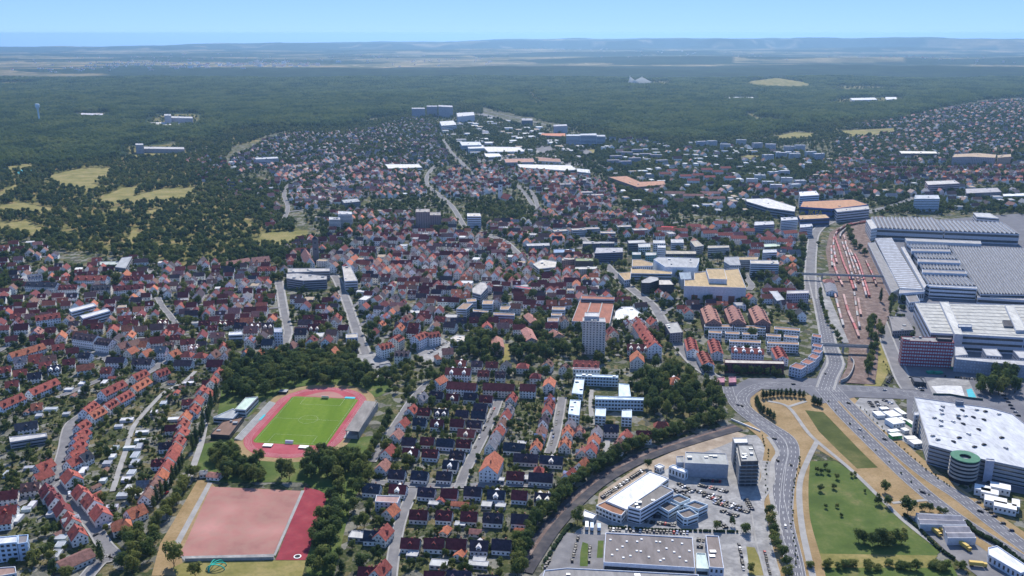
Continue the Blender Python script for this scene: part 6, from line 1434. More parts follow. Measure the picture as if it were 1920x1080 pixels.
hrow('scattered houses in the upper left', U0, [(170, 345, 'red'), (290, 370, 'slate'), (30, 320, 'red'), (100, 440, 'red', dict(e=6)), (300, 215, 'red'), (285, 245, 'red', dict(l=9)), (410, 225, 'brown', dict(l=15)), (380, 280, 'red'), (455, 310, 'slate'), (580, 255, 'maroon'), (170, 235, 'grey', dict(e=7)), (490, 130, 'red'), (610, 160, 'maroon'), (720, 300, 'orange', dict(l=16)), (310, 630, 'orange', dict(l=9, e=3)), (220, 790, 'slate', dict(l=17)), (95, 60, 'maroon'), (310, 50, 'maroon', dict(l=15)), (400, 90, 'maroon')], 25, 12.5, 10.5, 5.5, 4.8)
hrow('pointed row behind the stadium grove', U1, [(75, 190, 'brown'), (190, 185, 'brown'), (350, 180, 'orange', dict(l=8)), (468, 180, 'orange', dict(l=8)), (735, 110, 'brown', dict(hip=.8, l=15, e=7)), (600, 170, 'orange', dict(l=9)), (1085, 165, 'orange'), (90, 265, 'maroon', dict(a=-3, l=18))], 80, 12, 10.5, 5, 6)
# huts and sheds of the allotment strips
SHED = [Z1(*p) for p in ((950, 65), (905, 120), (1140, 55), (1135, 120), (890, 190), (1110, 200), (1075, 255), (870, 265), (805, 325), (1090, 330), (1040, 390), (815, 390), (700, 185), (945, 490), (900, 640), (1180, 385), (500, 715), (505, 750), (510, 810), (145, 590), (225, 505), (270, 470), (35, 650), (450, 545), (470, 890), (60, 210), (250, 160))] + \
       [U0(*p) for p in ((1200, 850), (1180, 920), (1175, 970), (1300, 680), (1070, 745), (1000, 800), (1430, 555), (1380, 605), (970, 985), (1100, 980), (1470, 740), (1410, 810), (430, 655), (330, 710), (230, 680), (560, 695), (700, 505), (950, 395), (880, 430), (690, 440), (580, 490), (1530, 475), (1490, 520), (1600, 435), (1640, 395), (1450, 430), (290, 545), (620, 545))]
order = sorted(range(len(SHED)), key=lambda i: SHED[i][0])
for rank, i in enumerate(order):
    gx, gy = at(*SHED[i], 2.4); kind = R.random()
    if kind < .25: house(gx, gy, rad(R.choice((5, 95, 60))), 7.5, 5, 2.3, 1.3, R.choice(('red', 'brown', 'grey')), 'gabled garden shed, %s from the left in the allotment gardens' % ordn(rank + 1), 'allotment sheds', chim=False, name='garden_shed', cat='shed')
    else: block('garden_shed', 'flat-roofed %s garden shed, %s from the left in the allotment gardens' % (('pale', 'grey')[kind > .65], ordn(rank + 1)), 'shed', None, 2.5, jit((.52, .55, .58), .2), (.60, .60, .60) if kind < .65 else (.34, .36, .40), None, group='allotment sheds', pts=rect(gx, gy, R.uniform(6, 12), R.uniform(4.5, 6.5), rad(R.choice((5, 95, 10)))), parapet=.15)

# ================================================================== FAR LANDMARKS
for px, h, c, rc, fl, lab, cat, nm in (
    ([(780, 392), (806, 392), (806, 398), (779, 398)], 34, (.24, .20, .21), (.34, .31, .29), 14, 'left half of the dark brown office tower pair', 'office tower', 'office_tower'), ([(806, 398), (826, 398), (827, 404), (806, 404)], 29, (.20, .17, .19), (.30, .28, .27), 12, 'right half of the dark brown office tower pair', 'office tower', 'office_tower'),
    ([(634, 396), (659, 397), (660, 402), (634, 402)], 25, WHT, (.48, .48, .48), 10, 'white high-rise flats above the old town, right one', 'apartment block', 'tower_flats'), ([(617, 407), (637, 408), (638, 412), (617, 412)], 20, WHT, (.44, .44, .44), 8, 'white high-rise flats above the old town, left one', 'apartment block', 'tower_flats'),
    ([(876, 400), (900, 400), (902, 406), (876, 406)], 24, (.62, .68, .76), (.58, .54, .46), 6, 'white office block with blue bands beside the upper street', 'office', 'office_block'),
    ([(772, 202), (796, 202), (797, 204), (772, 204)], 38, (.34, .35, .42), (.40, .40, .42), 16, 'left grey apartment tower at the forest edge', 'tower block', 'tower_block'), ([(800, 198), (820, 198), (820, 200), (800, 200)], 42, (.34, .35, .42), (.40, .40, .42), 18, 'middle grey apartment tower at the forest edge', 'tower block', 'tower_block'), ([(822, 197), (848, 198), (849, 201), (822, 200)], 45, (.34, .35, .42), (.40, .40, .42), 18, 'widest grey apartment tower at the forest edge', 'tower block', 'tower_block'),
    ([(308, 214), (320, 214), (321, 217), (308, 217)], 38, (.50, .48, .50), (.45, .45, .45), 12, 'left slab of the hospital in the forest', 'hospital', 'hospital'), ([(321, 218), (361, 219), (361, 222), (321, 221)], 28, (.46, .44, .47), (.45, .45, .45), 9, 'long slab of the hospital in the forest', 'hospital', 'hospital'), ([(280, 230), (330, 228), (345, 233), (300, 236)], 8, OFF, (.55, .53, .5), 2, 'flat base of the hospital in the forest', 'hospital', 'hospital'),
    ([(152, 212), (193, 213), (193, 216), (152, 215)], 14, (.60, .55, .60), (.50, .48, .50), 3, 'long pale building in the forest left of the hospital', 'building', 'forest_building'), ([(254, 269), (268, 269), (269, 272), (254, 272)], 26, (.40, .40, .44), (.42, .42, .42), 6, 'square grey block of the school at the forest edge', 'school', 'school'), ([(270, 275), (345, 276), (346, 280), (270, 279)], 12, (.36, .35, .38), (.44, .43, .42), 3, 'long bars of the school at the forest edge', 'school', 'school'),
    ([(1716, 366), (1759, 366), (1762, 373), (1714, 373)], 27, (.58, .68, .78), (.46, .48, .5), 8, 'white hotel slab with blue bands beyond the factory', 'hotel', 'hotel'), ([(478, 296), (520, 294), (522, 297), (480, 299)], 18, (.56, .62, .68), (.46, .46, .46), 5, 'white slab flats on the hillside', 'apartment block', 'slab_flats'),
    ([(1038, 234), (1062, 233), (1064, 236), (1038, 237)], 31, (.44, .47, .54), (.42, .42, .44), 11, 'grey office tower at the forest road', 'office tower', 'office_tower'), ([(1062, 252), (1088, 252), (1088, 255), (1062, 255)], 32, (.44, .50, .60), (.44, .46, .48), 8, 'left blue office of the row at the forest road', 'office', 'office_block'), ([(1088, 251), (1118, 250), (1119, 254), (1088, 254)], 34, (.40, .47, .58), (.44, .46, .48), 8, 'middle blue office of the row at the forest road', 'office', 'office_block'), ([(1119, 253), (1134, 253), (1135, 256), (1119, 256)], 30, (.42, .49, .60), (.44, .46, .48), 7, 'right blue office of the row at the forest road', 'office', 'office_block'),
    ([(1016, 250), (1060, 250), (1060, 256), (1014, 254)], 10, (.40, .34, .30), (.46, .17, .09), 3, 'hall with bright orange roof left of the blue offices', 'hall', 'orange_hall'), ([(978, 222), (998, 222), (999, 226), (978, 226)], 22, (.15, .16, .20), (.30, .30, .32), 8, 'dark cube office in the business park', 'office', 'office_block'),
    ([(862, 266), (900, 266), (903, 272), (866, 273)], 18, (.50, .60, .68), (.55, .56, .56), 4, 'white store with pale blue front in the business park', 'store', 'store'), ([(876, 273), (906, 272), (908, 278), (878, 279)], 14, (.45, .58, .70), (.60, .60, .58), 3, 'lower pale store before the white store in the business park', 'store', 'store'),
    ([(824, 228), (850, 226), (856, 234), (828, 236)], 22, (.60, .62, .66), (.55, .55, .54), 4, 'white factory block at the upper end of the business park', 'hall', 'white_hall'), ([(856, 212), (888, 210), (890, 216), (858, 219)], 28, (.55, .58, .64), (.50, .50, .5), 6, 'tall pale works building before the apartment towers', 'hall', 'white_hall'),
    ([(905, 275), (975, 276), (985, 284), (915, 285)], 9, WHT, (.62, .60, .58), 1, 'wide pale roof in the middle of the business park', 'hall', 'white_hall'), ([(908, 288), (936, 288), (940, 293), (912, 295)], 9, WHT, (.76, .76, .74), 1, 'brilliant white small hall in the business park', 'hall', 'white_hall'), ([(945, 298), (1000, 297), (1002, 304), (948, 305)], 9, (.30, .34, .42), (.36, .20, .15), 2, 'low hall with brown roof strip in the business park', 'hall', 'brown_hall'), ([(1003, 294), (1050, 298), (1052, 304), (1010, 302)], 9, OFF, (.28, .15, .11), 2, 'brown-roofed hall at the end of the business park', 'hall', 'brown_hall'),
    ([(970, 308), (1070, 310), (1082, 318), (1060, 320), (975, 314)], 8, WHT, (.62, .60, .56), 1, 'long white-roofed hall below the brown-roofed hall', 'hall', 'white_hall'), ([(1082, 316), (1105, 318), (1107, 325), (1082, 322)], 14, (.40, .48, .56), (.55, .55, .54), 3, 'blue-fronted block at the end of the long white hall', 'office', 'office_block'),
    ([(1140, 332), (1175, 330), (1200, 341), (1245, 339), (1248, 346), (1195, 351)], 12, (.26, .20, .19), (.38, .19, .12), 3, 'angled school with orange-brown roofs', 'school', 'school'), ([(722, 308), (785, 308), (792, 314), (728, 316)], 10, WHT, (.62, .60, .55), 2, 'wide white-roofed school hall on the hillside', 'hall', 'white_hall'), ([(640, 375), (670, 372), (676, 378), (645, 381)], 12, (.20, .21, .25), (.36, .37, .38), 3, 'dark curved hall below the hillside houses', 'hall', 'dark_hall'),
    ([(1398, 373), (1440, 372), (1492, 388), (1490, 397), (1440, 390), (1400, 378)], 16, (.28, .30, .36), (.58, .57, .54), 3, 'long curved white-roofed mall left of the blue store', 'mall', 'mall'), ([(1498, 360), (1530, 358), (1536, 366), (1500, 368)], 26, (.68, .70, .74), (.66, .66, .66), 6, 'white office with round corner behind the blue store', 'office', 'office_block'),
    ([(1505, 378), (1600, 374), (1628, 384), (1560, 392), (1500, 388)], 20, (.04, .10, .32), (.42, .22, .12), 2, 'blue furniture store with rust-orange roof', 'furniture store', 'furniture_store'), ([(1496, 404), (1548, 402), (1556, 409), (1500, 412)], 14, (.06, .10, .24), (.44, .30, .16), 2, 'tan-roofed front of the blue furniture store', 'furniture store', 'furniture_store'), ([(1565, 392), (1628, 386), (1630, 392), (1570, 398)], 20, (.44, .46, .52), (.42, .40, .38), 4, 'grey glazed right end of the blue furniture store', 'furniture store', 'furniture_store'),
    ([(1464, 408), (1494, 407), (1496, 412), (1465, 414)], 24, (.60, .66, .74), (.5, .5, .5), 8, 'white apartment block left of the blue store', 'apartment block', 'white_flats'), ([(1500, 421), (1522, 420), (1524, 425), (1500, 427)], 18, (.60, .66, .74), (.5, .5, .5), 6, 'white apartment cube below the blue store', 'apartment block', 'white_flats'), ([(1415, 416), (1450, 415), (1452, 421), (1414, 423)], 20, (.36, .40, .50), (.5, .5, .5), 6, 'grey-blue apartment block above the station', 'apartment block', 'white_flats'),
    ([(1790, 289), (1835, 287), (1868, 290), (1866, 296), (1820, 294), (1785, 295)], 24, (.36, .34, .38), (.40, .30, .20), 6, 'long beige block of flats on the right', 'apartment block', 'slab_flats'), ([(1870, 291), (1895, 289), (1896, 294), (1871, 296)], 24, (.40, .32, .26), (.40, .30, .20), 6, 'short beige block of flats right of the long one', 'apartment block', 'slab_flats'), ([(1685, 283), (1755, 284), (1758, 288), (1690, 288)], 14, (.16, .17, .20), (.66, .63, .54), 2, 'white-roofed hall among trees on the right', 'hall', 'white_hall'),
    ([(1594, 184), (1640, 183), (1645, 187), (1598, 188)], 16, (.55, .58, .64), (.6, .6, .6), 4, 'pale institute in the far right forest', 'institute', 'institute'), ([(1660, 182), (1680, 182), (1682, 186), (1661, 187)], 24, (.58, .58, .60), (.6, .6, .6), 5, 'white cube at the edge of the far right forest', 'institute', 'institute'), ([(1360, 182), (1412, 182), (1413, 185), (1362, 185)], 9, WHT, (.68, .68, .66), 2, 'small white building in the forest clearing', 'building', 'forest_building'),
    ([(1735, 340), (1790, 338), (1800, 344), (1740, 347)], 22, (.55, .42, .44), (.48, .46, .44), 5, 'pink and white flats beyond the factory', 'apartment block', 'white_flats'), ([(1810, 354), (1870, 352), (1878, 360), (1812, 363)], 14, (.18, .19, .24), (.36, .35, .36), 3, 'dark curved hall beyond the factory', 'hall', 'dark_hall'), ([(1880, 364), (1930, 362), (1935, 367), (1882, 368)], 9, WHT, (.70, .70, .68), 2, 'white flat roof at the far right edge', 'hall', 'white_hall')):
    block(nm, lab, cat, px, h, c, rc, fl, 'band' if 'blue' in lab or 'white' in lab else 'grid', units=0 if h < 12 else 2, sp=4)
# rows of hillside flats on the right of the middle
def flats_row(pts, row, h, c, rc, l=28, w=12, gab=True):
    for i, (px, py) in enumerate(sorted(pts)):
        gx, gy = at(px, py, h); lab = '%s block of flats, %s from the left in the %s' % ('red-roofed' if gab else 'flat-roofed', ordn(i + 1), row)
        a = rad(R.choice((-5, 8, 14)))
        if gab: house(gx, gy, a, l, w, h, 4, rc, lab, row, name='flats', cat='apartment block', chim=False)
        else: block('flats', lab, 'apartment block', None, h, jit(c, .1), rc, int(h / 3), 'band', row, pts=rect(gx, gy, l, w, a), units=1)
flats_row([(1325, 318), (1345, 322), (1360, 315), (1330, 332), (1308, 328), (1368, 333), (1260, 320), (1248, 326), (1285, 330), (1300, 338)], 'hillside rows below the meadow', 13, WHT, 'red')
flats_row([(1410, 335), (1425, 328), (1450, 322), (1470, 320), (1440, 340), (1475, 333), (1500, 338), (1490, 345), (1455, 346)], 'white hillside group with flat roofs', 16, (.62, .68, .75), (.52, .52, .52), 26, 13, False)
flats_row([(1315, 265), (1335, 264), (1390, 262), (1420, 268), (1445, 270), (1480, 274), (1500, 272), (1360, 270), (1465, 286), (1490, 288), (1440, 290), (1520, 284), (1535, 288)], 'pale row at the forest edge', 22, (.56, .60, .68), (.48, .46, .45), 30, 14, False)
flats_row([(1265, 362), (1300, 367), (1340, 372), (1332, 362)], 'long flats among the trees', 11, WHT, 'pink', 44, 12)
flats_row([(1360, 440), (1330, 436), (1300, 424), (1385, 446), (1275, 432), (1245, 430), (1440, 448), (1470, 452), (1400, 432), (1350, 418), (1480, 436)], 'rows above the department store', 12, WHT, 'red', 26, 12)
flats_row([(1230, 290), (1210, 288), (1195, 280), (1175, 285), (1155, 292), (1150, 300), (1172, 302), (1190, 296), (1240, 300)], 'grey terraces beyond the angled school', 15, (.44, .46, .55), (.42, .36, .32), 34, 12, False)
flats_row([(1100, 360), (1120, 365), (1060, 345), (1085, 430), (1110, 428), (1140, 436), (1050, 432), (1170, 424), (1200, 430)], 'pale blocks above the main street', 11, (.55, .56, .60), (.42, .36, .30), 26, 14, False)
ridge_house((1240, 424), (1268, 425), 26, 8, 4, (.55, .05, .06), 'long bright red hall roof above the department store', 'red_hall', 'hall', chim=False)
# lettering on the blue store
def lettering():
    q = [np.array(at(*p, 13)) for p in ((1500, 412), (1556, 409))]
    c = bpy.data.curves.new('letters', 'FONT'); c.body = 'IKEA'; c.size = 13; c.extrude = .25; c.align_x = 'CENTER'
    fs = bpy.context.scene.objects['furniture_store']
    P = ccw([at(x, y, 20) for x, y in ((1505, 378), (1600, 374), (1628, 384), (1560, 392), (1500, 388))]); i = P.index(min(P, key=lambda p: p[0] + p[1]))
    a, b_ = np.array(at(1500, 388, 20)), np.array(at(1560, 392, 20)); d = (b_ - a) / np.linalg.norm(b_ - a); n = np.array((d[1], -d[0])); m_ = (a + b_) / 2 + n * .5
    o = link('lettering', c, fs, (m_[0] - fs.location.x, m_[1] - fs.location.y, 6.5)); o.rotation_euler = (math.pi / 2, 0, math.atan2(d[1], d[0])); bpy.context.view_layer.update(); me = bpy.data.meshes.new_from_object(o.evaluated_get(bpy.context.evaluated_depsgraph_get())); loc, rot = o.location.copy(), o.rotation_euler.copy(); bpy.data.objects.remove(o); o = link('lettering', me, fs, loc); o.rotation_euler = rot; me.materials.clear(); me.materials.append(mat('yellow_letters', (.75, .55, .03), var=.03))
lettering()
# water tower in the forest
x, y = at(75, 234); z_ = float(ground_z(x, y)); o = empty('water_tower', x, y, z_); n = 16
for nm, prof, cl in (('shaft', [(4.5, 0), (3.6, 60), (4.2, 70)], (.55, .72, .80)), ('tank', [(4.2, 70), (10, 82), (10.5, 92), (9, 95), (0.1, 96)], (.66, .76, .82))):
    b = MB()
    for (r0, z0), (r1, z1) in zip(prof, prof[1:]):
        for i in range(n):
            a0, a1 = i * 6.2832 / n, (i + 1) * 6.2832 / n; b.face([(r0 * math.cos(a0), r0 * math.sin(a0), z0), (r0 * math.cos(a1), r0 * math.sin(a1), z0), (r1 * math.cos(a1), r1 * math.sin(a1), z1), (r1 * math.cos(a0), r1 * math.sin(a0), z1)])
    link(nm, b.mesh(nm, [M['plaster']]), o, color=cl)
o.scale = (.78, .78, .86)
tag(o, 'pale blue water tower rising from the forest on the left', 'water tower')
# white tent-like structures and the bare mound in the far clearing
for (px, py, w_, h_, lab) in ((1188, 158, 40, 50, 'slanting white mast in the far forest clearing'), (1203, 158, 90, 48, 'white pointed tent roof in the far forest clearing')):
    x, y = at(px, py); o = empty('tent_roof', x, y, float(ground_z(x, y))); b = MB(); A_ = [(-w_, -12), (w_, -12), (w_, 14), (-w_, 14)]; ap = (-w_ * .7 if w_ < 50 else 0, 0, h_)
    for i in range(4): b.face([(*A_[i], 4 if w_ > 50 else 0), (*A_[(i + 1) % 4], 4 if w_ > 50 else 0), ap])
    link('canvas', b.mesh('canvas', [M['canvas']]), o); b = MB(); b.box(ap[0] - 1, ap[0] + 1, -1, 1, 0, h_ + 6); link('mast', b.mesh('mast', [M['white']]), o); tag(o, lab, 'tent roof')
x, y = at(1456, 159); b = MB(); n, m_ = 40, 8; zz = float(ground_z(x, y)); ringp = []
for j in range(m_ + 1):
    t = j / m_; ringp.append([(260 * (1 - t * .93) * math.cos(i * 6.2832 / n) * (1 + .12 * math.sin(i * 1.9)), 330 * (1 - t * .93) * math.sin(i * 6.2832 / n), 46 * (t ** .8) * (1 if t < 1 else 1.02)) for i in range(n)])
for j in range(m_):
    for i in range(n): b.face([ringp[j][i], ringp[j][(i + 1) % n], ringp[j + 1][(i + 1) % n], ringp[j + 1][i]])
b.face(ringp[-1])
o = link('mound', b.mesh('mound', [M['meadow']], True), None, (x, y, zz - 1)); tag(o, 'terraced grassy spoil mound rising above the far forest', 'mound', kind='structure')
b = MB(); b.face([(*at(*p), .3) for p in [(30, 322), (44, 317), (60, 319), (55, 326), (36, 327)]]); tag(link('swimming_pool', b.mesh('swimming_pool', [M['pool']])), 'turquoise swimming pool in the park on the left', 'pool')
print('HOUSES', NH[0])
# ================================================================== THE REST OF THE TOWN: quarters filled house by house along their streets
PAL = {'old': [('maroon', 9), ('red', 3), ('orange', 2), ('dark', 4), ('brown', 3), ('pink', 1)], 'mix': [('maroon', 4), ('red', 3), ('orange', 3), ('dark', 3), ('brown', 3), ('pink', 3), ('grey', 1), ('slate', 1)],
       'red': [('red', 5), ('orange', 4), ('pink', 4), ('maroon', 2)], 'pale': [('pink', 3), ('brown', 5), ('grey', 6), ('rose', 4), ('dark', 2)], 'dense': [('red', 3), ('pink', 5), ('rose', 4), ('brown', 3), ('grey', 2), ('maroon', 1)], 'far': [('pink', 4), ('rose', 7), ('brown', 4), ('grey', 5), ('red', 1)]}
ZONES = [  # name, corners, street angle, spacing along, spacing across, chance, palette, size, eaves, trees per hectare
    ('left quarter', [(0, 545), (60, 520), (150, 525), (250, 535), (330, 520), (425, 510), (430, 560), (425, 640), (415, 690), (330, 660), (200, 652), (100, 640), (0, 650)], 12, 17, 18, .92, 'old', (12, 10.5), 6.5, 9),
    ('top of the left quarter', [(0, 500), (40, 505), (130, 500), (250, 490), (330, 495), (425, 490), (425, 510), (330, 520), (250, 533), (150, 523), (60, 518), (0, 540)], 12, 17, 18, .85, 'old', (12, 10.5), 6.5, 14),
    ('hamlet by the park', [(0, 462), (50, 458), (110, 470), (100, 492), (0, 496)], 20, 22, 24, .8, 'mix', (13, 11), 6, 16),
    ('quarter left of the streets', [(395, 505), (520, 500), (528, 560), (536, 610), (525, 652), (470, 655), (430, 650), (425, 570)], 4, 16, 17, .93, 'mix', (12, 11), 7, 8),
    ('blocks between the streets', [(545, 562), (636, 560), (665, 650), (640, 664), (555, 655), (545, 620)], 0, 17, 18, .9, 'old', (13, 11), 8, 10),
    ('rows right of the streets', [(648, 560), (700, 545), (770, 560), (830, 600), (850, 625), (780, 640), (720, 635), (682, 645), (665, 600)], 78, 15, 17, .93, 'old', (13, 10), 8, 6),
    ('old town', [(600, 498), (640, 470), (700, 445), (760, 440), (830, 440), (900, 440), (960, 470), (1000, 480), (1060, 470), (1110, 495), (1140, 530), (1120, 552), (1080, 560), (1060, 590), (960, 590), (900, 590), (840, 610), (770, 558), (700, 540), (650, 550), (640, 520)], -6, 13.5, 14.5, .95, 'old', (12.5, 10.5), 8, 2.5),
    ('edge of the old town', [(520, 480), (560, 455), (600, 450), (640, 445), (640, 468), (600, 496), (530, 520)], 8, 18, 19, .8, 'old', (13, 11), 7, 18),
    ('upper old town', [(640, 445), (700, 425), (780, 425), (860, 430), (900, 438), (830, 438), (700, 444)], 5, 17, 18, .85, 'old', (14, 11), 8, 10),
    ('quarter above the main street', [(900, 425), (960, 415), (1050, 418), (1160, 430), (1160, 470), (1100, 468), (1000, 478), (960, 465), (910, 438)], -4, 18, 19, .85, 'mix', (14, 11), 7.5, 10),
    ('main street corner', [(1040, 570), (1060, 560), (1160, 545), (1215, 580), (1245, 630), (1230, 680), (1170, 690), (1140, 660), (1080, 600)], 10, 18, 20, .75, 'old', (13, 11), 7.5, 14),
    ('station quarter', [(1250, 570), (1300, 565), (1420, 560), (1500, 560), (1510, 600), (1490, 610), (1440, 570), (1290, 600)], 0, 19, 20, .6, 'mix', (13, 11), 7, 14),
    ('rows above the shops', [(1160, 425), (1280, 430), (1400, 425), (1510, 440), (1512, 500), (1470, 500), (1460, 470), (1380, 478), (1240, 462), (1165, 455)], 6, 19, 20, .7, 'red', (15, 11), 8.5, 14),
    ('quarter below the slope', [(590, 410), (640, 398), (760, 398), (830, 408), (860, 420), (780, 424), (700, 424), (620, 436)], 4, 17, 19, .75, 'mix', (12, 10), 6.5, 18),
    ('red rows on the slope', [(545, 360), (600, 345), (700, 340), (700, 365), (640, 385), (560, 392), (540, 380)], 12, 15, 20, .95, 'dense', (13, 9.5), 6, 8),
    ('dense slope', [(500, 320), (560, 308), (640, 300), (700, 302), (780, 318), (800, 345), (800, 370), (700, 372), (700, 338), (600, 343), (530, 362)], -8, 16.5, 19, .9, 'dense', (12, 10), 6.5, 14),
    ('upper slope', [(430, 300), (470, 280), (500, 262), (560, 250), (640, 250), (700, 240), (770, 222), (820, 232), (835, 270), (850, 310), (790, 318), (700, 300), (600, 300), (500, 318), (440, 330)], 5, 22, 24, .8, 'pale', (13, 11), 5.5, 22),
    ('slope by the park', [(330, 290), (420, 300), (440, 335), (520, 345), (520, 392), (560, 420), (500, 430), (480, 400), (430, 365), (380, 340)], 25, 26, 27, .5, 'mix', (13, 11), 6, 40),
    ('church quarter', [(850, 318), (900, 312), (1000, 322), (1100, 335), (1150, 352), (1160, 385), (1120, 400), (1040, 398), (960, 350), (900, 372), (840, 376), (800, 345)], -20, 15, 18, .92, 'mix', (12, 10), 6.5, 8),
    ('quarter beyond the church', [(1010, 398), (1120, 402), (1250, 392), (1260, 422), (1160, 428), (1050, 416), (1000, 412)], 0, 17, 20, .85, 'mix', (13, 10.5), 6.5, 14),
    ('garden flats', [(1130, 320), (1250, 316), (1380, 330), (1400, 355), (1390, 370), (1490, 380), (1480, 402), (1400, 408), (1300, 400), (1260, 390), (1170, 385), (1150, 345)], 6, 26, 28, .45, 'pale', (18, 12), 9, 34),
    ('forest edge quarter', [(1120, 258), (1240, 268), (1320, 272), (1450, 280), (1560, 300), (1560, 335), (1420, 340), (1330, 345), (1230, 318), (1130, 315), (1110, 290)], 4, 28, 30, .35, 'pale', (18, 13), 10, 40),
    ('right quarter', [(1560, 322), (1680, 318), (1800, 316), (1980, 312), (1980, 345), (1800, 345), (1700, 348), (1560, 346), (1500, 350), (1510, 336)], 3, 17, 21, .8, 'mix', (13, 11), 6.5, 15),
    ('quarter beyond the factory', [(1640, 360), (1710, 355), (1800, 352), (1980, 356), (1980, 400), (1760, 392), (1660, 392), (1640, 376)], 0, 26, 28, .5, 'pale', (18, 12), 9, 24),
    ('far right slope', [(1590, 236), (1680, 224), (1750, 208), (1850, 192), (2000, 180), (2050, 310), (1800, 312), (1680, 312), (1560, 318), (1570, 262), (1660, 256)], 6, 27, 36, .7, 'far', (14, 11), 6, 15),
    ('quarter behind the stores', [(1380, 350), (1500, 352), (1560, 350), (1640, 352), (1640, 370), (1540, 372), (1480, 374), (1400, 366)], 4, 18, 20, .8, 'mix', (14, 11), 7, 16),
    ('gap beside the station', [(1400, 478), (1500, 472), (1506, 560), (1440, 560), (1410, 520)], 2, 19, 20, .75, 'mix', (14, 11), 7, 16),
    ('gap below the old town', [(850, 602), (960, 596), (1060, 600), (1060, 640), (980, 628), (860, 628)], 4, 18, 19, .7, 'old', (13, 11), 7, 18),
    ('gap by the rail line', [(1540, 300), (1640, 300), (1640, 322), (1560, 322)], 6, 19, 22, .8, 'dense', (13, 11), 6.5, 12),
    ('corner of the main street', [(1180, 500), (1240, 560), (1280, 560), (1290, 600), (1250, 600), (1200, 560), (1150, 520)], 10, 18, 20, .8, 'old', (13, 11), 8, 10),
    ('business park', [(830, 240), (900, 218), (1000, 236), (1060, 260), (1120, 280), (1110, 310), (960, 296), (880, 300), (850, 280)], 8, 60, 55, .5, 'pale', (30, 22), 8, 9),
]
SMB = MB()
def mass_house(b, x, y, a, l, w, e, r, rc, wc, win, flat=False):
    ca, sa = math.cos(a), math.sin(a); hl, hw = l / 2, w / 2
    def t(u, v, z): return (x + ca * u - sa * v, y + sa * u + ca * v, z)
    C_ = [(-hl, -hw), (hl, -hw), (hl, hw), (-hl, hw)]
    for i in range(4): p, q = C_[i], C_[(i + 1) % 4]; b.face([t(*p, 0), t(*q, 0), t(*q, e), t(*p, e)], 0, wc)
    if flat:
        b.face([t(*p, e - .3) for p in C_], 0, rc)
    else:
        b.face([t(hl, -hw, e), t(hl, hw, e), t(hl, 0, e + r)], 0, wc); b.face([t(-hl, hw, e), t(-hl, -hw, e), t(-hl, 0, e + r)], 0, wc)
        o = .5; s = r / hw
        for sg in (-1, 1):
            q = [t(-hl - .4, 0, e + r + .12), t(hl + .4, 0, e + r + .12), t(hl + .4, sg * (hw + o), e - s * o + .12), t(-hl - .4, sg * (hw + o), e - s * o + .12)]
            b.face(q[::-1] if sg < 0 else q, 1, rc)
        u = hl * .4; k = .45
        for p, q in (((u - k, -k), (u + k, -k)), ((u + k, -k), (u + k, k)), ((u + k, k), (u - k, k)), ((u - k, k), (u - k, -k))): b.face([t(*p, e + r * .7), t(*q, e + r * .7), t(*q, e + r + 1.1), t(*p, e + r + 1.1)], 0, (.2, .1, .08))
        if win and R.random() < .4:                                  # a dormer on the side that faces the camera
            d = 1.2; v0, v1 = -hw * .8, -hw * .1; z0, z1 = e + r * .2, e + r * .2 + 1.9
            if math.sin(a + math.pi / 2) < 0: v0, v1 = -v0, -v1
            b.face([t(-d, v0, z0), t(d, v0, z0), t(d, v0, z1), t(0, v0, z1 + .9), t(-d, v0, z1)], 0, wc)
            b.face([t(-d - .2, v0, z1 - .1), t(0, v0, z1 + 1), t(0, v1, z1 + 1), t(-d - .2, v1, z1 - .1)], 1, rc); b.face([t(d + .2, v0, z1 - .1), t(0, v0, z1 + 1), t(0, v1, z1 + 1), t(d + .2, v1, z1 - .1)], 1, rc)
    if win:
        for sg in (-1, 1):
            for p, q, n in (((-hl, sg * hw), (hl, sg * hw), (0, sg)), ((sg * hl, -hw), (sg * hl, hw), (sg, 0))):
                P0, P1 = np.array(p, float), np.array(q, float); L_ = np.linalg.norm(P1 - P0); u = (P1 - P0) / L_
                if (ca * n[1] + sa * n[0]) > .3: continue            # walls that face away from the town's open side have none worth building
                k = max(2, int(L_ / 3.4))
                for f in range(max(1, int(e / 3))):
                    for i in range(k):
                        c = P0 + u * (i + .5) * L_ / k + np.array(n) * .06; z = 1.0 + f * e / max(1, int(e / 3)); v = u * .6
                        b.face([t(*(c - v), z), t(*(c + v), z), t(*(c + v), z + 1.35), t(*(c - v), z + 1.35)], 2, (1, 1, 1))
STREETS = {}
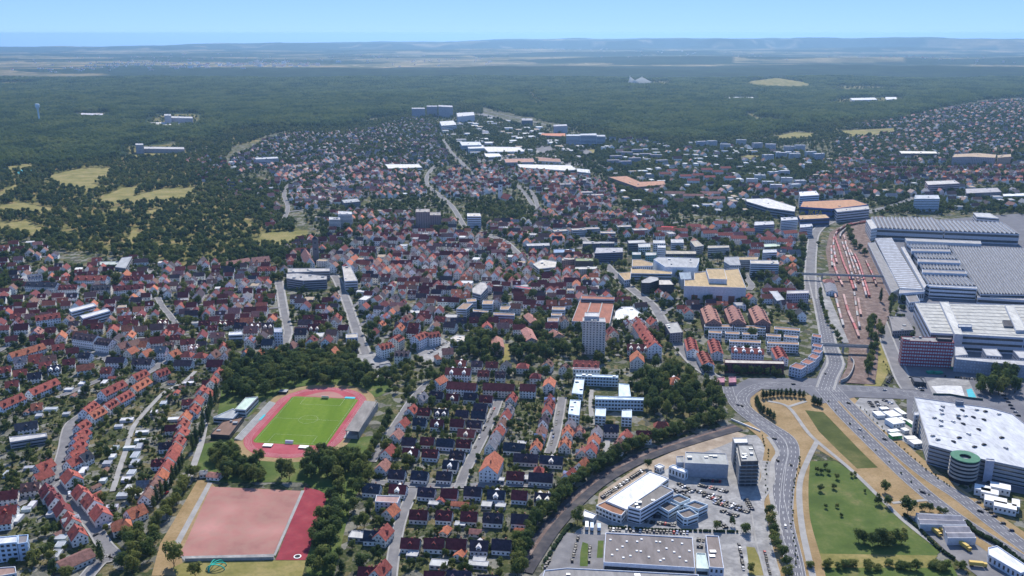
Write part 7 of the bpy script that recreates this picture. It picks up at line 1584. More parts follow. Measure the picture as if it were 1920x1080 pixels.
def fill_zones():
    cand = []
    for zi, (nm, poly, ang, du, dv, pr, pal, (l0, w0), e0, tr) in enumerate(ZONES):
        P = px_poly(poly); a = rad(ang); ca, sa = math.cos(a), math.sin(a)
        us = [x * ca + y * sa for x, y in P]; vs = [-x * sa + y * ca for x, y in P]
        rn = random.Random(zi * 31 + 5); ks, ws = zip(*PAL[pal])
        v, row = min(vs) + dv / 2, 0
        while v < max(vs):
            row += 1; u = min(us) + du * rn.random(); colc = 0
            turn = rn.random() < {'old': .36, 'mix': .5}.get(pal, .62)       # this row shows its gables to the street
            while u < max(us):
                jx, jy = rn.uniform(-.13, .13) * du, rn.uniform(-.16, .16) * dv
                bend = 6 * math.sin(u / 90 + row * .4)
                x, y = ca * (u + jx) - sa * (v + jy + bend), sa * (u + jx) + ca * (v + jy + bend)
                u += du * rn.uniform(.88, 1.2)
                if rn.random() > pr or not in_poly(np.array([x]), np.array([y]), P)[0]: continue
                aa = a + rn.uniform(-.1, .1) + (math.pi / 2 if (turn if rn.random() < .8 else not turn) else 0)
                s = rn.uniform(.86, 1.16); l, w = l0 * s * rn.uniform(.9, 1.25), w0 * s
                if pal == 'old' and rn.random() < .12: l *= 1.5
                if occ_poly(rect(x, y, l + 1, w + 1, aa), 2, test=True): continue
                occ_poly(rect(x, y, l + .5, w + .5, aa), 2)
                rk = rn.choices(ks, ws)[0]; flat = nm == 'business park' or (l0 > 15 and rn.random() < .55) or rn.random() < .06
                cand.append((x, y, aa, l, w, e0 * rn.uniform(.8, 1.25), w * rn.uniform(.40, .52), rk, flat, nm, row, rn.random()))
            if row % 2 == 0:                                         # a street after every second row
                pts_ = [(ca * uu - sa * (v + dv / 2 + 2.75 + 6 * math.sin(uu / 90 + row * .4)), sa * uu + ca * (v + dv / 2 + 2.75 + 6 * math.sin(uu / 90 + row * .4))) for uu in np.arange(min(us), max(us), 12)]
                ins = in_poly(np.array([p[0] for p in pts_]), np.array([p[1] for p in pts_]), P); run = []
                for k_, p_ in enumerate(pts_ + [None]):
                    if p_ is not None and ins[k_]: run.append(np.array(p_)); continue
                    if len(run) > 3: STREETS.setdefault(nm, []).append(run)
                    run = []
            v += dv if row % 2 else dv + 5.5
    return cand
CAND = fill_zones()
for nm_, runs in STREETS.items():
    sb = MB(); z_ = layer(.10)
    for i_, run in enumerate(runs): ribbon(sb, run, -2.9, 2.9, z_); mark_line(run, 2.2, 1)
    tag(link('street', sb.mesh('street', [M['street']])), kind='structure')
CAND.sort(key=lambda c: c[1])
single, rest = [], []
for c in CAND: (single if len(single) < 108 and not c[8] and -1 < pix(c[0], c[1])[0] < 1920 else rest).append(c)
rows = {}
for c in single: rows.setdefault((c[9], c[10]), []).append(c)
rowno = {}
for nm in {k[0] for k in rows}: rowno.update({(nm, r): i + 1 for i, r in enumerate(sorted(k[1] for k in rows if k[0] == nm))})
for key, lst in rows.items():
    lst.sort(key=lambda c: pix(c[0], c[1])[0])
    for i, c in enumerate(lst):
        q = lambda v: round(v * 2) / 2
        house(c[0], c[1], c[2], q(c[3]), q(c[4]), q(c[5]), q(c[6]), c[7], '%s house, %s from left in row %s of the %s' % (LOOK[c[7]], ordn(i + 1), ordn(rowno[key]), key[0]), 'houses of the ' + key[0], dorm=int(c[11] * 3), cross=c[11] > .85)
M['tiles_t'] = mat('roof_tiles_town', src='tint', var=0.28, scale=0.6)
for c in rest:
    wc = R.choice(WHITES); rc = jit(ROOFS[c[7]], .2)
    if c[8]: rc = R.choice([(.42, .41, .40), (.5, .5, .49), (.36, .28, .2), (.30, .30, .31), (.6, .6, .58)])
    mass_house(SMB, *c[:7], rc, jit(wc, .1), c[1] < 1700, c[8])
tag(link('town_houses', SMB.mesh('town_houses', [M['plaster_t'], M['tiles_t'], M['glass']])), 'dense mass of gabled houses with red and brown roofs across the town', 'houses', kind='stuff')
print('CAND', len(CAND), 'single', len(single), 'tris', len(SMB.f))
# ================================================================== TREES
TREEROWS = {}
NT = [0]
GP, CP = [], []
FAR_ROWS = ('in the park grove below the flat blocks', 'in the right half of the park grove', 'in the grove beside the curved road', 'in the stand by the building site', 'in the hedge row between road and goods yard',
            'along the right of the goods yard', 'along the maroon terrace', 'on the rail island by the factory', 'at the foot of the park')
def put_tree(x, y, h, d, kind, row, look):
    if row in FAR_ROWS:                                              # past the three hundred largest: these join the mass of trees
        (GP if kind == 'broad' else CP).append((x, y, 0, d, h)); occ_poly(rect(x, y, d * .5, d * .5, 0), 4); return
    o = tree(x, y, h, d, kind, None, 'trees ' + row); TREEROWS.setdefault(row, []).append((o, look)); NT[0] += 1
    occ_poly(rect(x, y, d * .5, d * .5, 0), 4)
def grove(row, px, s, h, d, kind='broad', look='broad dark green tree', conif=0.0):
    P = px_poly(px); xs, ys = [p[0] for p in P], [p[1] for p in P]
    y, j = min(ys), 0
    while y < max(ys):
        x = min(xs) + (j % 2) * s / 2
        while x < max(xs):
            qx, qy = x + R.uniform(-.3, .3) * s, y + R.uniform(-.3, .3) * s; x += s
            if in_poly(np.array([qx]), np.array([qy]), P)[0] and occ_at(qx, qy) in (0,):
                k = 'column' if R.random() < conif else kind
                put_tree(qx, qy, R.uniform(*h), R.uniform(*d) * (.6 if k != kind else 1), k, row, 'dark columnar tree' if k != kind else look)
        y += s * .87; j += 1
def tree_line(row, px, n, h, d, kind='broad', look='round green tree', jitter=.8, force=True):
    line = smooth([at(*p) for p in px], 8); seg = [np.linalg.norm(line[i + 1] - line[i]) for i in range(len(line) - 1)]; cum = np.concatenate([[0], np.cumsum(seg)])
    for k in range(n):
        s = cum[-1] * (k + .5) / n; i = min(max(int(np.searchsorted(cum, s)) - 1, 0), len(seg) - 1); p = line[i] + (line[i + 1] - line[i]) * ((s - cum[i]) / (seg[i] + 1e-9))
        qx, qy = p[0] + R.uniform(-jitter, jitter), p[1] + R.uniform(-jitter, jitter)
        if occ_at(qx, qy) == 2: continue
        put_tree(qx, qy, R.uniform(*h), R.uniform(*d), kind, row, look)
def spots(row, T, pts, kind='broad', look='tree'):
    for x, y, h, d in pts: put_tree(*at(*T(x, y)), h, d, kind, row, look)
grove('in the grove behind the stadium', tp(Z2, [(300, 165), (330, 100), (460, 60), (560, 40), (700, 55), (830, 80), (950, 110), (1010, 150), (1010, 200), (900, 185), (760, 180), (620, 182), (520, 230), (480, 240), (420, 250), (330, 230)]), 13.5, (13, 19), (12, 17))
tree_line('in the poplar row west of the stadium', tp(Z2, [(272, 235), (235, 330), (195, 420), (150, 510)]), 11, (17, 23), (6.5, 8), 'column', 'tall dark poplar', 1.5)
grove('between clubhouse and clay pitch', tp(Z2, [(190, 520), (300, 490), (440, 560), (470, 600), (400, 630), (300, 632), (290, 570)]), 11, (11, 16), (10, 14))
grove('between stadium and courts', tp(Z2, [(505, 645), (520, 610), (640, 600), (700, 575), (720, 530), (860, 510), (960, 560), (930, 640), (820, 650), (800, 640), (690, 640), (600, 628)]), 12.5, (14, 22), (12, 16))
grove('along the right of the red court', tp(Z2, [(800, 700), (900, 640), (880, 800), (840, 900), (830, 1090), (690, 1090), (720, 960), (740, 900), (780, 800)]), 12.5, (12, 18), (11.5, 15))
tree_line('on the lane east of the stadium', tp(Z2, [(1085, 330), (1060, 400), (1000, 500), (960, 600)]), 9, (10, 14), (8, 11), look='rounded lane tree')
tree_line('in the row left of the clay pitch', tp(Z1, [(1640, 230), (1560, 330), (1480, 480), (1420, 570), (1340, 680), (1290, 720)]), 12, (11, 16), (9, 12), look='dense green tree', jitter=2.5)
tree_line('in the dark file by the garden row', tp(Z1, [(1560, 130), (1500, 230), (1440, 330), (1350, 430), (1280, 540)]), 9, (12, 17), (6, 8), 'column', 'slim dark tree', 1.5)
grove('in the clump below the street bend', tp(Z1, [(1010, 740), (1200, 700), (1330, 760), (1300, 900), (1230, 1000), (1160, 1080), (900, 1080), (1000, 940), (1050, 860)]), 10.5, (12, 17), (10, 14))
spots('beside the bend, standing alone', Z1, [(855, 970, 19, 10)], 'column', 'very dark columnar tree')
spots('at the lower corner of the clay pitch', Z1, [(1470, 1000, 21, 17), (1650, 1090, 12, 11)], look='large round tree')
spots('along the bottom left edge', Z1, [(300, 970, 11, 12), (430, 960, 10, 10), (455, 1090, 15, 8), (570, 1100, 10, 12), (110, 1000, 7, 6), (370, 900, 8, 8)], look='bushy tree')
tree_line('along the railway', tp(Z4, [(-90, 1110), (-20, 870), (60, 780), (170, 660), (240, 590), (330, 530), (430, 460), (530, 410), (640, 370), (760, 320), (900, 270), (1010, 240)]), 54, (11, 15), (9.5, 13), look='rounded tree', jitter=2.2)
grove('in the grove beside the curved road', tp(U3, [(180, 400), (330, 330), (480, 330), (640, 400), (760, 470), (880, 520), (900, 620), (930, 700), (700, 740), (500, 760), (380, 720), (280, 760), (250, 600), (110, 520)]), 12, (13, 20), (10, 14))
grove('in the park grove below the flat blocks', tp(U2, [(400, 150), (560, 70), (690, 60), (700, 150), (770, 200), (760, 250), (600, 235), (420, 220)]), 12, (13, 19), (11, 14))
grove('in the right half of the park grove', tp(U2, [(860, 160), (900, 110), (1060, 120), (1200, 70), (1330, 150), (1440, 170), (1440, 220), (1250, 240), (1100, 240), (880, 260)]), 12.5, (13, 18), (11, 14))
tree_line('in the cypress arc, upper arm', tp(U3, [(1235, 575), (1340, 560), (1470, 555), (1610, 570)]), 11, (9, 11), (7, 8.5), 'column', 'small clipped cypress', .4)
tree_line('in the cypress arc, lower arm', tp(U3, [(1195, 600), (1230, 680), (1290, 720), (1355, 765)]), 9, (8.5, 10.5), (7, 8.5), 'column', 'small clipped cypress', .4)
tree_line('beside the park path head', tp(Z5, [(355, 268), (402, 285)]), 4, (9, 11), (7, 8), 'column', 'small clipped cypress', .2)
spots('in the park beside the depot', D4, [(555, 375, 11, 10), (495, 475, 9, 8), (570, 490, 10, 8), (745, 555, 15, 15)], look='dark park tree')
spots('in the dark thicket on the lawn', D4, [(330, 790, 11, 11), (385, 800, 8, 9), (450, 830, 12, 12), (500, 810, 14, 13), (570, 820, 12, 12), (630, 800, 12, 11), (690, 810, 11, 11), (715, 735, 6, 6), (600, 830, 9, 10), (540, 835, 9, 10)], look='dense dark tree')
spots('scattered on the park lawn', D4, [(50, 175, 6, 5), (15, 215, 5, 5), (75, 220, 5, 5), (148, 265, 6, 5), (270, 245, 5, 4), (300, 240, 5, 4), (120, 345, 5, 6), (10, 365, 7, 6), (385, 380, 3.5, 3), (55, 510, 4, 4), (150, 505, 4, 4), (185, 580, 3.5, 3.5), (-20, 210, 6, 5)], look='small young tree')
spots('beside the depot roof', D4, [(870, 530, 7, 8), (930, 540, 8, 8), (1010, 550, 6, 6), (1055, 560, 6, 6)], look='small round tree')
tree_line('at the foot of the park', tp(D4, [(-60, 1010), (130, 1015), (300, 1020), (450, 1015), (650, 1030), (830, 1030), (1060, 1010), (1240, 1010)]), 22, (4, 9), (7, 10), look='bushy tree', jitter=4)
tree_line('along the service road', tp(Z4, [(1258, 750), (1280, 900), (1310, 960), (1340, 1040), (1370, 1110)]), 8, (9, 12), (8, 11), look='round roadside tree', jitter=1.2)
spots('in the car park of the workshops', Z4, [(1130, 850, 9, 10), (975, 835, 8, 8), (1058, 815, 9, 6), (610, 505, 9, 8), (235, 800, 15, 12), (1160, 1060, 7, 7)], look='tree')
grove('in the stand by the building site', tp(U4, [(1310, 470), (1420, 400), (1560, 380), (1680, 440), (1700, 520), (1560, 570), (1440, 590), (1360, 530)]), 11.5, (15, 21), (11, 14))
tree_line('along the right of the goods yard', tp(Z6, [(640, 940), (650, 860), (680, 780), (655, 720), (665, 640), (700, 680), (715, 740)]), 16, (13, 19), (8, 11), look='tall green tree', jitter=2.5)
spots('at the factory gate', Z6, [(712, 530, 22, 9), (763, 595, 22, 8), (838, 575, 9, 10)], 'column', 'dark conifer')
tree_line('in the hedge row between road and goods yard', tp(Z6, [(390, 470), (400, 540), (430, 640), (470, 700), (505, 750)]), 18, (6, 9), (6, 8), look='dense hedge tree', jitter=.8)
tree_line('on the rail island by the factory', tp(Z6, [(545, 140), (555, 190), (580, 240), (620, 290)]), 10, (12, 17), (10, 13), look='large yard tree', jitter=5)
tree_line('along the maroon terrace', tp(U3, [(740, 360), (860, 350), (1000, 365), (1180, 370), (1400, 385)]), 15, (8, 12), (8, 11), look='street tree', jitter=1.5)
for row, lst in TREEROWS.items():
    lst.sort(key=lambda q: pix(q[0].location.x, q[0].location.y)[0])
    for i, (o, look) in enumerate(lst): o['label'] = '%s, %s from the left %s' % (look, ordn(i + 1), row) if len(lst) > 1 else look + ' ' + row
print('TREES', NT[0])

# garden and street trees too many to tell apart: spread through the free ground of each quarter
def scatter(poly, per_ha, h=(5, 11), conif=.08, test=True, big=0.0, vals=(0,), px=True):
    P = px_poly(poly) if px else poly
    xs, ys = [p[0] for p in P], [p[1] for p in P]
    area = abs(sum(P[i][0] * P[(i + 1) % len(P)][1] - P[(i + 1) % len(P)][0] * P[i][1] for i in range(len(P)))) / 2
    n = int(area / 1e4 * per_ha); bx = (max(xs) - min(xs)) * (max(ys) - min(ys))
    m = int(n * bx / max(area, 1))
    X, Y = NPS.uniform(min(xs), max(xs), m), NPS.uniform(min(ys), max(ys), m)
    ok = in_poly(X, Y, P)
    for x, y in zip(X[ok], Y[ok]):
        if test and occ_at(x, y) not in vals: continue
        hh = NPS.uniform(*h)
        if NPS.rand() < big: hh *= 1.7
        (CP if NPS.rand() < conif else GP).append((x, y, 0, hh * NPS.uniform(.7, 1.0), hh))
NPS = np.random.RandomState(3)
for z in ZONES: scatter(z[1], z[9] * 9, (4.5, 10), .06, big=.12)
scatter([(0, 500), (430, 490), (600, 445), (560, 400), (430, 330), (520, 255), (860, 215), (1050, 240), (1330, 270), (1560, 262), (1920, 195), (1990, 405), (1640, 405), (1540, 420), (1520, 560), (1480, 640), (1330, 700), (1240, 700), (1100, 720), (700, 720), (420, 690), (0, 660)], 46, (4.5, 10.5), .06, big=.15)
# gardens of the two near quarters: shrubs and fruit trees
scatter([(0, 660), (200, 660), (420, 700), (380, 800), (330, 870), (290, 940), (230, 1010), (60, 1080), (0, 1080)], 150, (3.2, 7.5), .05, big=.07)
scatter([(0, 660), (200, 660), (420, 700), (380, 800), (330, 870), (290, 940), (230, 1010), (60, 1080), (0, 1080)], 260, (1.0, 2.8), .05)
scatter([(760, 720), (1100, 720), (1160, 820), (1080, 900), (1000, 1000), (960, 1080), (690, 1080), (700, 900), (740, 800)], 150, (3.2, 7.5), .08, big=.06)
scatter([(760, 720), (1100, 720), (1160, 820), (1080, 900), (1000, 1000), (960, 1080), (690, 1080), (700, 900), (740, 800)], 260, (1.0, 2.8), .05)
scatter([(740, 680), (860, 680), (1080, 690), (1100, 720), (760, 720)], 40, (5, 11))
scatter([(1240, 420), (1380, 390), (1500, 400), (1520, 440), (1500, 480), (1300, 470)], 14, (6, 11))
# park with meadows on the left, tree belts of the middle distance
PK = [(-300, 345), (0, 322), (120, 306), (250, 292), (330, 285), (420, 330), (470, 360), (490, 390), (560, 430), (580, 445), (600, 452), (520, 485), (430, 492), (330, 495), (250, 488), (110, 470), (50, 456), (-300, 470)]
meadow_np = [px_poly(p_) for p_ in ()] + MEADOWS
for M_ in MEADOWS: occ_poly(M_, 3, pad=4)
scatter(PK, 85, (7, 15), .06)
for q_ in ([(600, 935), (690, 895), (745, 840), (700, 960), (690, 1080), (580, 1080)], [(415, 850), (500, 862), (500, 905), (415, 905)], [(585, 850), (690, 850), (740, 800), (720, 860), (690, 895), (585, 905)], [(425, 690), (560, 660), (690, 680), (745, 705), (745, 735), (690, 722), (560, 722), (480, 745), (425, 760)]): scatter(q_, 75, (7, 15), .04)

tree_line('at the foot of the park', [pix(*p_) for p_ in sides([np.array(at(*q_)) for q_ in RL[1:]], 16)], 60, (8, 13), (8, 11), jitter=2.5)
scatter([(330, 262), (440, 240), (640, 241), (770, 213), (860, 196), (905, 201), (905, 215), (860, 212), (780, 225), (700, 243), (640, 252), (520, 250), (440, 275), (420, 300), (330, 290)], 75, (8, 15), .05)
scatter([(1050, 232), (1330, 262), (1440, 250), (1560, 232), (1680, 224), (1680, 240), (1560, 262), (1440, 275), (1330, 272), (1120, 262)], 75, (8, 15), .05)
scatter([(1640, 560), (1700, 560), (1715, 640), (1680, 640)], 40, (6, 12))
scatter([(1800, 900), (1930, 900), (1930, 1000), (1850, 960)], 12, (3, 6))
for q, dens in (([(870, 410), (880, 378), (960, 372), (1010, 395), (1060, 420), (960, 428), (900, 425)], 90), ([(640, 398), (700, 385), (830, 372), (835, 388), (760, 398)], 60), ([(1170, 395), (1250, 340), (1300, 345), (1330, 380), (1260, 410)], 40), ([(1320, 290), (1420, 300), (1500, 306), (1490, 316), (1400, 318), (1300, 310), (1210, 312), (1230, 295)], 60), ([(1060, 285), (1140, 290), (1160, 325), (1120, 330), (1070, 300)], 60),
                ([(870, 240), (930, 250), (980, 262), (1060, 290), (1040, 292), (960, 275), (880, 252)], 40), ([(1660, 385), (1800, 380), (1960, 386), (1960, 402), (1800, 396), (1660, 402)], 70), ([(1600, 375), (1660, 372), (1660, 392), (1610, 392)], 40), ([(1380, 500), (1440, 470), (1510, 470), (1505, 540), (1480, 540)], 30), ([(430, 470), (600, 445), (600, 470), (520, 490), (430, 500)], 70),
                ([(1560, 200), (1750, 205), (1680, 226), (1560, 236), (1440, 252)], 40), ([(1540, 350), (1660, 352), (1660, 372), (1540, 368)], 30), ([(560, 650), (700, 655), (740, 690), (700, 715), (560, 668)], 60), ([(735, 690), (850, 670), (860, 700), (770, 770), (740, 740)], 60), ([(1560, 265), (1640, 262), (1640, 285), (1560, 290)], 30), ([(1640, 262), (1800, 268), (1800, 300), (1640, 300)], 20)):
    scatter(q, dens, (7, 14), .08)
for c_ in CLEAR: scatter(c_, 9, (8, 15), .05, px=False)
mass('garden_trees', 'countless garden and street trees between the houses of the town', GP, [m[2] for m in TREES['broad']], 3)
mass('garden_conifers', 'dark conifers and cypresses dotted through gardens and park', CP, [m[2] for m in TREES['column'] + TREES['cone']], 5)
print('MASS', len(GP), len(CP))

# the forest: patches of canopy, each of many crowns
def forest_patch(seed):
    global NPR
    NPR = np.random.RandomState(seed); V, Fc = [], []
    for i in range(6):
        for j in range(6):
            x, y = (i - 2.5 + NPR.uniform(-.45, .45)) * 11.3, (j - 2.5 + NPR.uniform(-.45, .45)) * 11.3
            h = NPR.uniform(10, 25); r = NPR.uniform(4.6, 8.6); k_core = False; add_blob(V, Fc, (x, y, h - r * 1.1), r * .55, r * .7, ICO1, .22)
            add_blob(V, Fc, (x, y, h - r * .9), r, r * NPR.uniform(.9, 1.5), ICO1, .22) if k_core else None
            for k in range(60):
                d = NPR.normal(0, 1, 3); d /= np.linalg.norm(d); d[2] = abs(d[2])
                add_leaf(V, Fc, np.array((x, y, h - r * .9)) + d * r * NPR.uniform(.75, 1.15), d, 1.3)
    me = bpy.data.meshes.new('forest_patch'); me.from_pydata(V, [], Fc); me.materials.append(M['woodleaf']); return me
PATCH = [forest_patch(50 + i) for i in range(6)]
FP = []
yy = 2200.0
while yy < 7300:
    hw = yy * .66 + 200; st = 60 * (1 if yy < 5200 else 1.25)
    for xx in np.arange(-hw, hw, st): FP.append((xx + NPS.uniform(-14, 14), yy + NPS.uniform(-14, 14), st / 60))
    yy += st
FP = np.array(FP); ok = forest_mask(FP[:, 0], FP[:, 1])
for c in CLEAR: ok &= ~in_poly(FP[:, 0], FP[:, 1], inset(ccw(c), -38))
FP = FP[ok]; gz = ground_z(FP[:, 0], FP[:, 1])
keep = [i for i in range(len(FP)) if occ_at(FP[i, 0], FP[i, 1]) == 0]
big = wav(FP[:, 0], FP[:, 1], 260, 21)
mass('forest', 'wide dark green forest stretching behind the town', [(FP[i, 0], FP[i, 1], gz[i] - 1.5, FP[i, 2] * 1.04, 1.0 + .3 * big[i]) for i in keep], PATCH, 9)
print('FOREST', len(keep))
# ================================================================== VEHICLES AND SMALL THINGS
car_line(Z4(362, 668), Z4(585, 518), 26, 'between the railway and the white-roofed hall', 62)
for k, (p0, p1, n) in enumerate((((770, 590), (850, 640), 6), ((745, 620), (830, 668), 7), ((880, 598), (1060, 640), 15), ((850, 625), (1000, 665), 13), ((905, 655), (1120, 720), 18), ((960, 690), (1150, 745), 15), ((1000, 735), (1090, 765), 8), ((890, 575), (1000, 580), 9), ((1130, 665), (1165, 735), 7), ((985, 790), (1030, 830), 4), ((800, 640), (830, 600), 4))):
    car_line(Z4(*p0), Z4(*p1), n, 'in the %s line of the dealer car park' % ordn(k + 1), 75, .1)
car_line(Z4(560, 790), Z4(760, 812), 16, 'below the pavilions', 80, .1); car_line(Z4(600, 765), Z4(720, 770), 9, 'close under the office wing', 80, .1)
car_line(Z4(400, 835), Z4(830, 855), 24, 'along the back of the market hall', 82, .08, None)
car_line(Z4(870, 890), Z4(912, 895), 4, 'in the yard beside the hall annex', 82, .05); car_line(Z4(870, 925), Z4(915, 928), 4, 'in the yard above the glass link', 82, .05)
car_line(Z4(1095, 905), Z4(1120, 1060), 15, 'in the bay right of the hall annex', 8, .1)
car_line(Z4(1232, 955), Z4(1262, 1075), 9, 'queuing on the service road', 0, .3); car_line(Z4(302, 905), Z4(297, 1030), 8, 'in the bay right of the long green strip', 5, .2); car_line(Z4(240, 870), Z4(205, 1010), 10, 'in the bay left of the long green strip', 10, .2); car_line(Z4(90, 990), Z4(50, 1060), 5, 'in the corner by the railway verge', 20, .2)
for k, (p0, p1, n) in enumerate((((420, 600), (480, 690), 7), ((470, 590), (520, 660), 6), ((540, 590), (610, 620), 6), ((560, 640), (590, 700), 4))): car_line(U4(*p0), U4(*p1), n, 'in the %s line of the container yard' % ordn(k + 1), 80, .2)
car_line(Z3(672, 290), Z3(570, 500), 16, 'along the middle street', 0, .35); car_line(Z3(978, 290), Z3(938, 470), 12, 'along the right street', 0, .3); car_line(Z3(280, 300), Z3(120, 520), 8, 'along the lane east of the stadium', 0, .6)
car_line(U2(160, 200), U2(320, 95), 14, 'in the market yard', 75, .2); car_line(U1(1340, 250), U1(1540, 350), 9, 'on the town square', 75, .3); car_line(V3(590, 900), V3(700, 930), 9, 'behind the red terrace rows', 80, .2); car_line(U4(560, 470), U4(620, 380), 8, 'beside the factory gate road', 70, .3)
for p, a, cn in (((1042, 632), 75, 'dark blue'), ((1075, 640), 75, 'black')): car(*at(*U3(*p)), rad(100), 'stopped on the curve of the big road', col=cn, pad=False, z=.35)
for T, p, a in ((Z5, (180, 437), 130), (Z5, (196, 540), 95), (Z5, (258, 560), 85), (Z5, (585, 395), -52), (Z5, (700, 440), -52), (Z5, (880, 690), -48), (Z5, (1150, 780), -45), (Z5, (530, 270), -55), (Z5, (270, 180), 5), (Z5, (420, 130), 80), (Z5, (700, 208), -5), (Z5, (232, 850), 75)):
    car(*at(*T(*p)), rad(a), 'driving on the big roads', pad=False, z=.35)
for T, p in ((Z1, (545, 120)), (Z1, (490, 275)), (Z1, (812, 740)), (U0, (575, 985)), (U0, (960, 400))): car(*at(*T(*p)), rad(60), 'on the garden street', pad=False)
car(*at(*Z1(1408, 385)), rad(80), 'parked under the trees by the garden row', col='red')
for k, (p0, p1, n) in enumerate((((1665, 600), (1700, 660), 16), ((1655, 575), (1690, 640), 16), ((1700, 700), (1730, 735), 9), ((1760, 705), (1830, 712), 14), ((1880, 740), (1915, 790), 8))): car_line(p0, p1, n, 'in the %s row of the factory yard' % ordn(k + 1), 80, .3)
for k, (p0, p1, n) in enumerate((((1850, 905), (1910, 925), 8), ((1830, 940), (1900, 1000), 9))): car_line(p0, p1, n, 'in the %s row of the trailer yard' % ordn(k + 1), 80, .35)
label_cars()

# lorries at the depot, trailers, containers
def lorry(px, a, body, label, l=9.0, cab=True):
    x, y = at(*px); o = empty('lorry', x, y, .3, a)
    b = MB(); b.box(-l / 2, l / 2, -1.25, 1.25, 1.1, 3.6, bottom=True); link('box_body', b.mesh('box_body', [M['paint']]), o, color=body)
    b = MB(); b.box(l / 2 + .3, l / 2 + 2.3, -1.2, 1.2, .6, 3.0, bottom=True); c_ = link('cab', b.mesh('cab', [M['paint']]), o, color=body)
    b = MB(); b.face([(l / 2 + 2.32, -1.05, 1.8), (l / 2 + 2.32, 1.05, 1.8), (l / 2 + 2.32, 1.05, 2.8), (l / 2 + 2.32, -1.05, 2.8)]); link('windscreen', b.mesh('windscreen', [M['glass']]), c_)
    b = MB(); wheels_box(b, (-l / 2 + 1.2, -l / 2 + 2.4, l / 2 + 1.2), 1.2, .5, 0); link('wheels', b.mesh('wheels', [M['tyre']]), o); tag(o, label, 'lorry'); occ_poly(rect(x, y, l + 3, 3, a), 2)
YEL = (.62, .44, .12)
lorry(D4(970, 715), rad(-78), YEL, 'left of the two yellow lorries at the depot door'); lorry(D4(1030, 715), rad(-78), YEL, 'right of the two yellow lorries at the depot door'); lorry(D4(1200, 830), rad(-72), YEL, 'single yellow lorry before the front depot hall', 11)
lorry(D4(1320, 1000), rad(-10), YEL, 'yellow lorry at the bottom edge of the depot yard')
lorry(Z4(285, 830), rad(85), (.62, .64, .66), 'white van-bodied lorry beside the big tree, left one', 7); lorry(Z4(312, 835), rad(85), (.40, .52, .64), 'blue-white lorry beside the big tree, middle one', 6); lorry(Z4(350, 838), rad(85), (.30, .42, .58), 'blue lorry beside the big tree, right one', 5)
lorry(Z1(595, 415), rad(120), (.7, .71, .73), 'white delivery van in the curving street', 4.5)
def hall2(px, h, label, ridges):
    o = block('depot_hall', label, 'depot', px, h, (.50, .53, .58), (.30, .29, .31), None); P = [np.array(at(*p, h)) for p in px]; o2 = np.array((o.location.x, o.location.y))
    for k in range(ridges):
        s0, s1 = k / ridges, (k + 1) / ridges; sm = (s0 + s1) / 2; L_ = lambda s: (P[0] * (1 - s) + P[3] * s - o2, P[1] * (1 - s) + P[2] * s - o2); b = MB()
        (a0, c0), (am, cm), (a1, c1) = L_(s0), L_(sm), L_(s1)
        b.face([(*a0, h + .1), (*c0, h + .1), (*cm, h + 1.8), (*am, h + 1.8)]); b.face([(*am, h + 1.8), (*cm, h + 1.8), (*c1, h + .1), (*a1, h + .1)]); b.face([(*a0, h), (*am, h + 1.8), (*a1, h)]); b.face([(*c0, h), (*c1, h), (*cm, h + 1.8)])
        link('roof_vault', b.mesh('roof_vault', [M['flat']]), o, color=(.30, .29, .31))
hall2(tp(D4, [(815, 552), (1190, 575), (1245, 655), (850, 648)]), 5.5, 'rear depot hall with two grey roof ridges', 2); hall2(tp(D4, [(1040, 660), (1245, 658), (1325, 765), (1085, 765)]), 5.5, 'front depot hall with two grey roof ridges', 2)
block('long_shed', 'long white shed cut by the bottom right corner', 'shed', tp(D4, [(1425, 845), (1500, 828), (1800, 1030), (1700, 1060), (1430, 905)]), 6, (.55, .60, .68), (.70, .71, .72), 1, 'grid')
def container(px, a, l, w, h, c, label, n=1):
    x, y = at(*px); o = empty('site_cabin', x, y, .3, a); b = MB(); b.box(-l / 2, l / 2, -w / 2, w / 2, 0, h); link('body', b.mesh('body', [M['paint']]), o, color=c)
    b = MB(); b.box(-l / 2 - .15, l / 2 + .15, -w / 2 - .15, w / 2 + .15, h, h + .2, bottom=True); link('roof', b.mesh('roof', [M['white']]), o); b = MB()
    for i in range(max(2, int(l / 3))):
        for s in (-1, 1): pane(b, (-l / 2 + (i + .5) * l / max(2, int(l / 3)), s * w / 2, h * .4), (1, 0), (0, s), 1.2, h * .3)
    tag(link('windows', b.mesh('windows', [M['glass']]), o), kind='stuff'); tag(o, label, 'site cabin'); occ_poly(rect(x, y, l, w, a), 2)
for i, (T, p, l, w, h, c) in enumerate(((U4, (610, 735), 12, 12, 4, WHT), (U4, (635, 800), 13, 12, 4.5, (.6, .68, .74)), (U4, (680, 705), 5, 14, 3, WHT), (U4, (500, 725), 10, 8, 3, WHT), (U4, (640, 905), 10, 6, 3, (.10, .42, .10)), (U4, (770, 930), 6, 10, 3, WHT), (U4, (815, 970), 10, 8, 3.5, WHT), (U4, (625, 870), 10, 5, 3, WHT), (U4, (690, 765), 4, 9, 3, (.5, .52, .55)), (U4, (770, 800), 4, 10, 3, (.12, .4, .14)), (U4, (545, 680), 8, 5, 3, (.3, .36, .44)), (U4, (720, 860), 5, 6, 3, WHT))):
    container(T(*p), rad(R.choice((15, 20, 100)) - 4), l, w, h, c, '%s site cabin, %s from the left in the container yard' % ('green' if c[1] > .3 and c[0] < .2 else ('grey' if c[0] < .55 else 'white'), ordn(1 + sorted((610, 635, 680, 500, 640, 770, 815, 625, 690, 770.5, 545, 720)).index(p[0] if i != 9 else 770.5))))
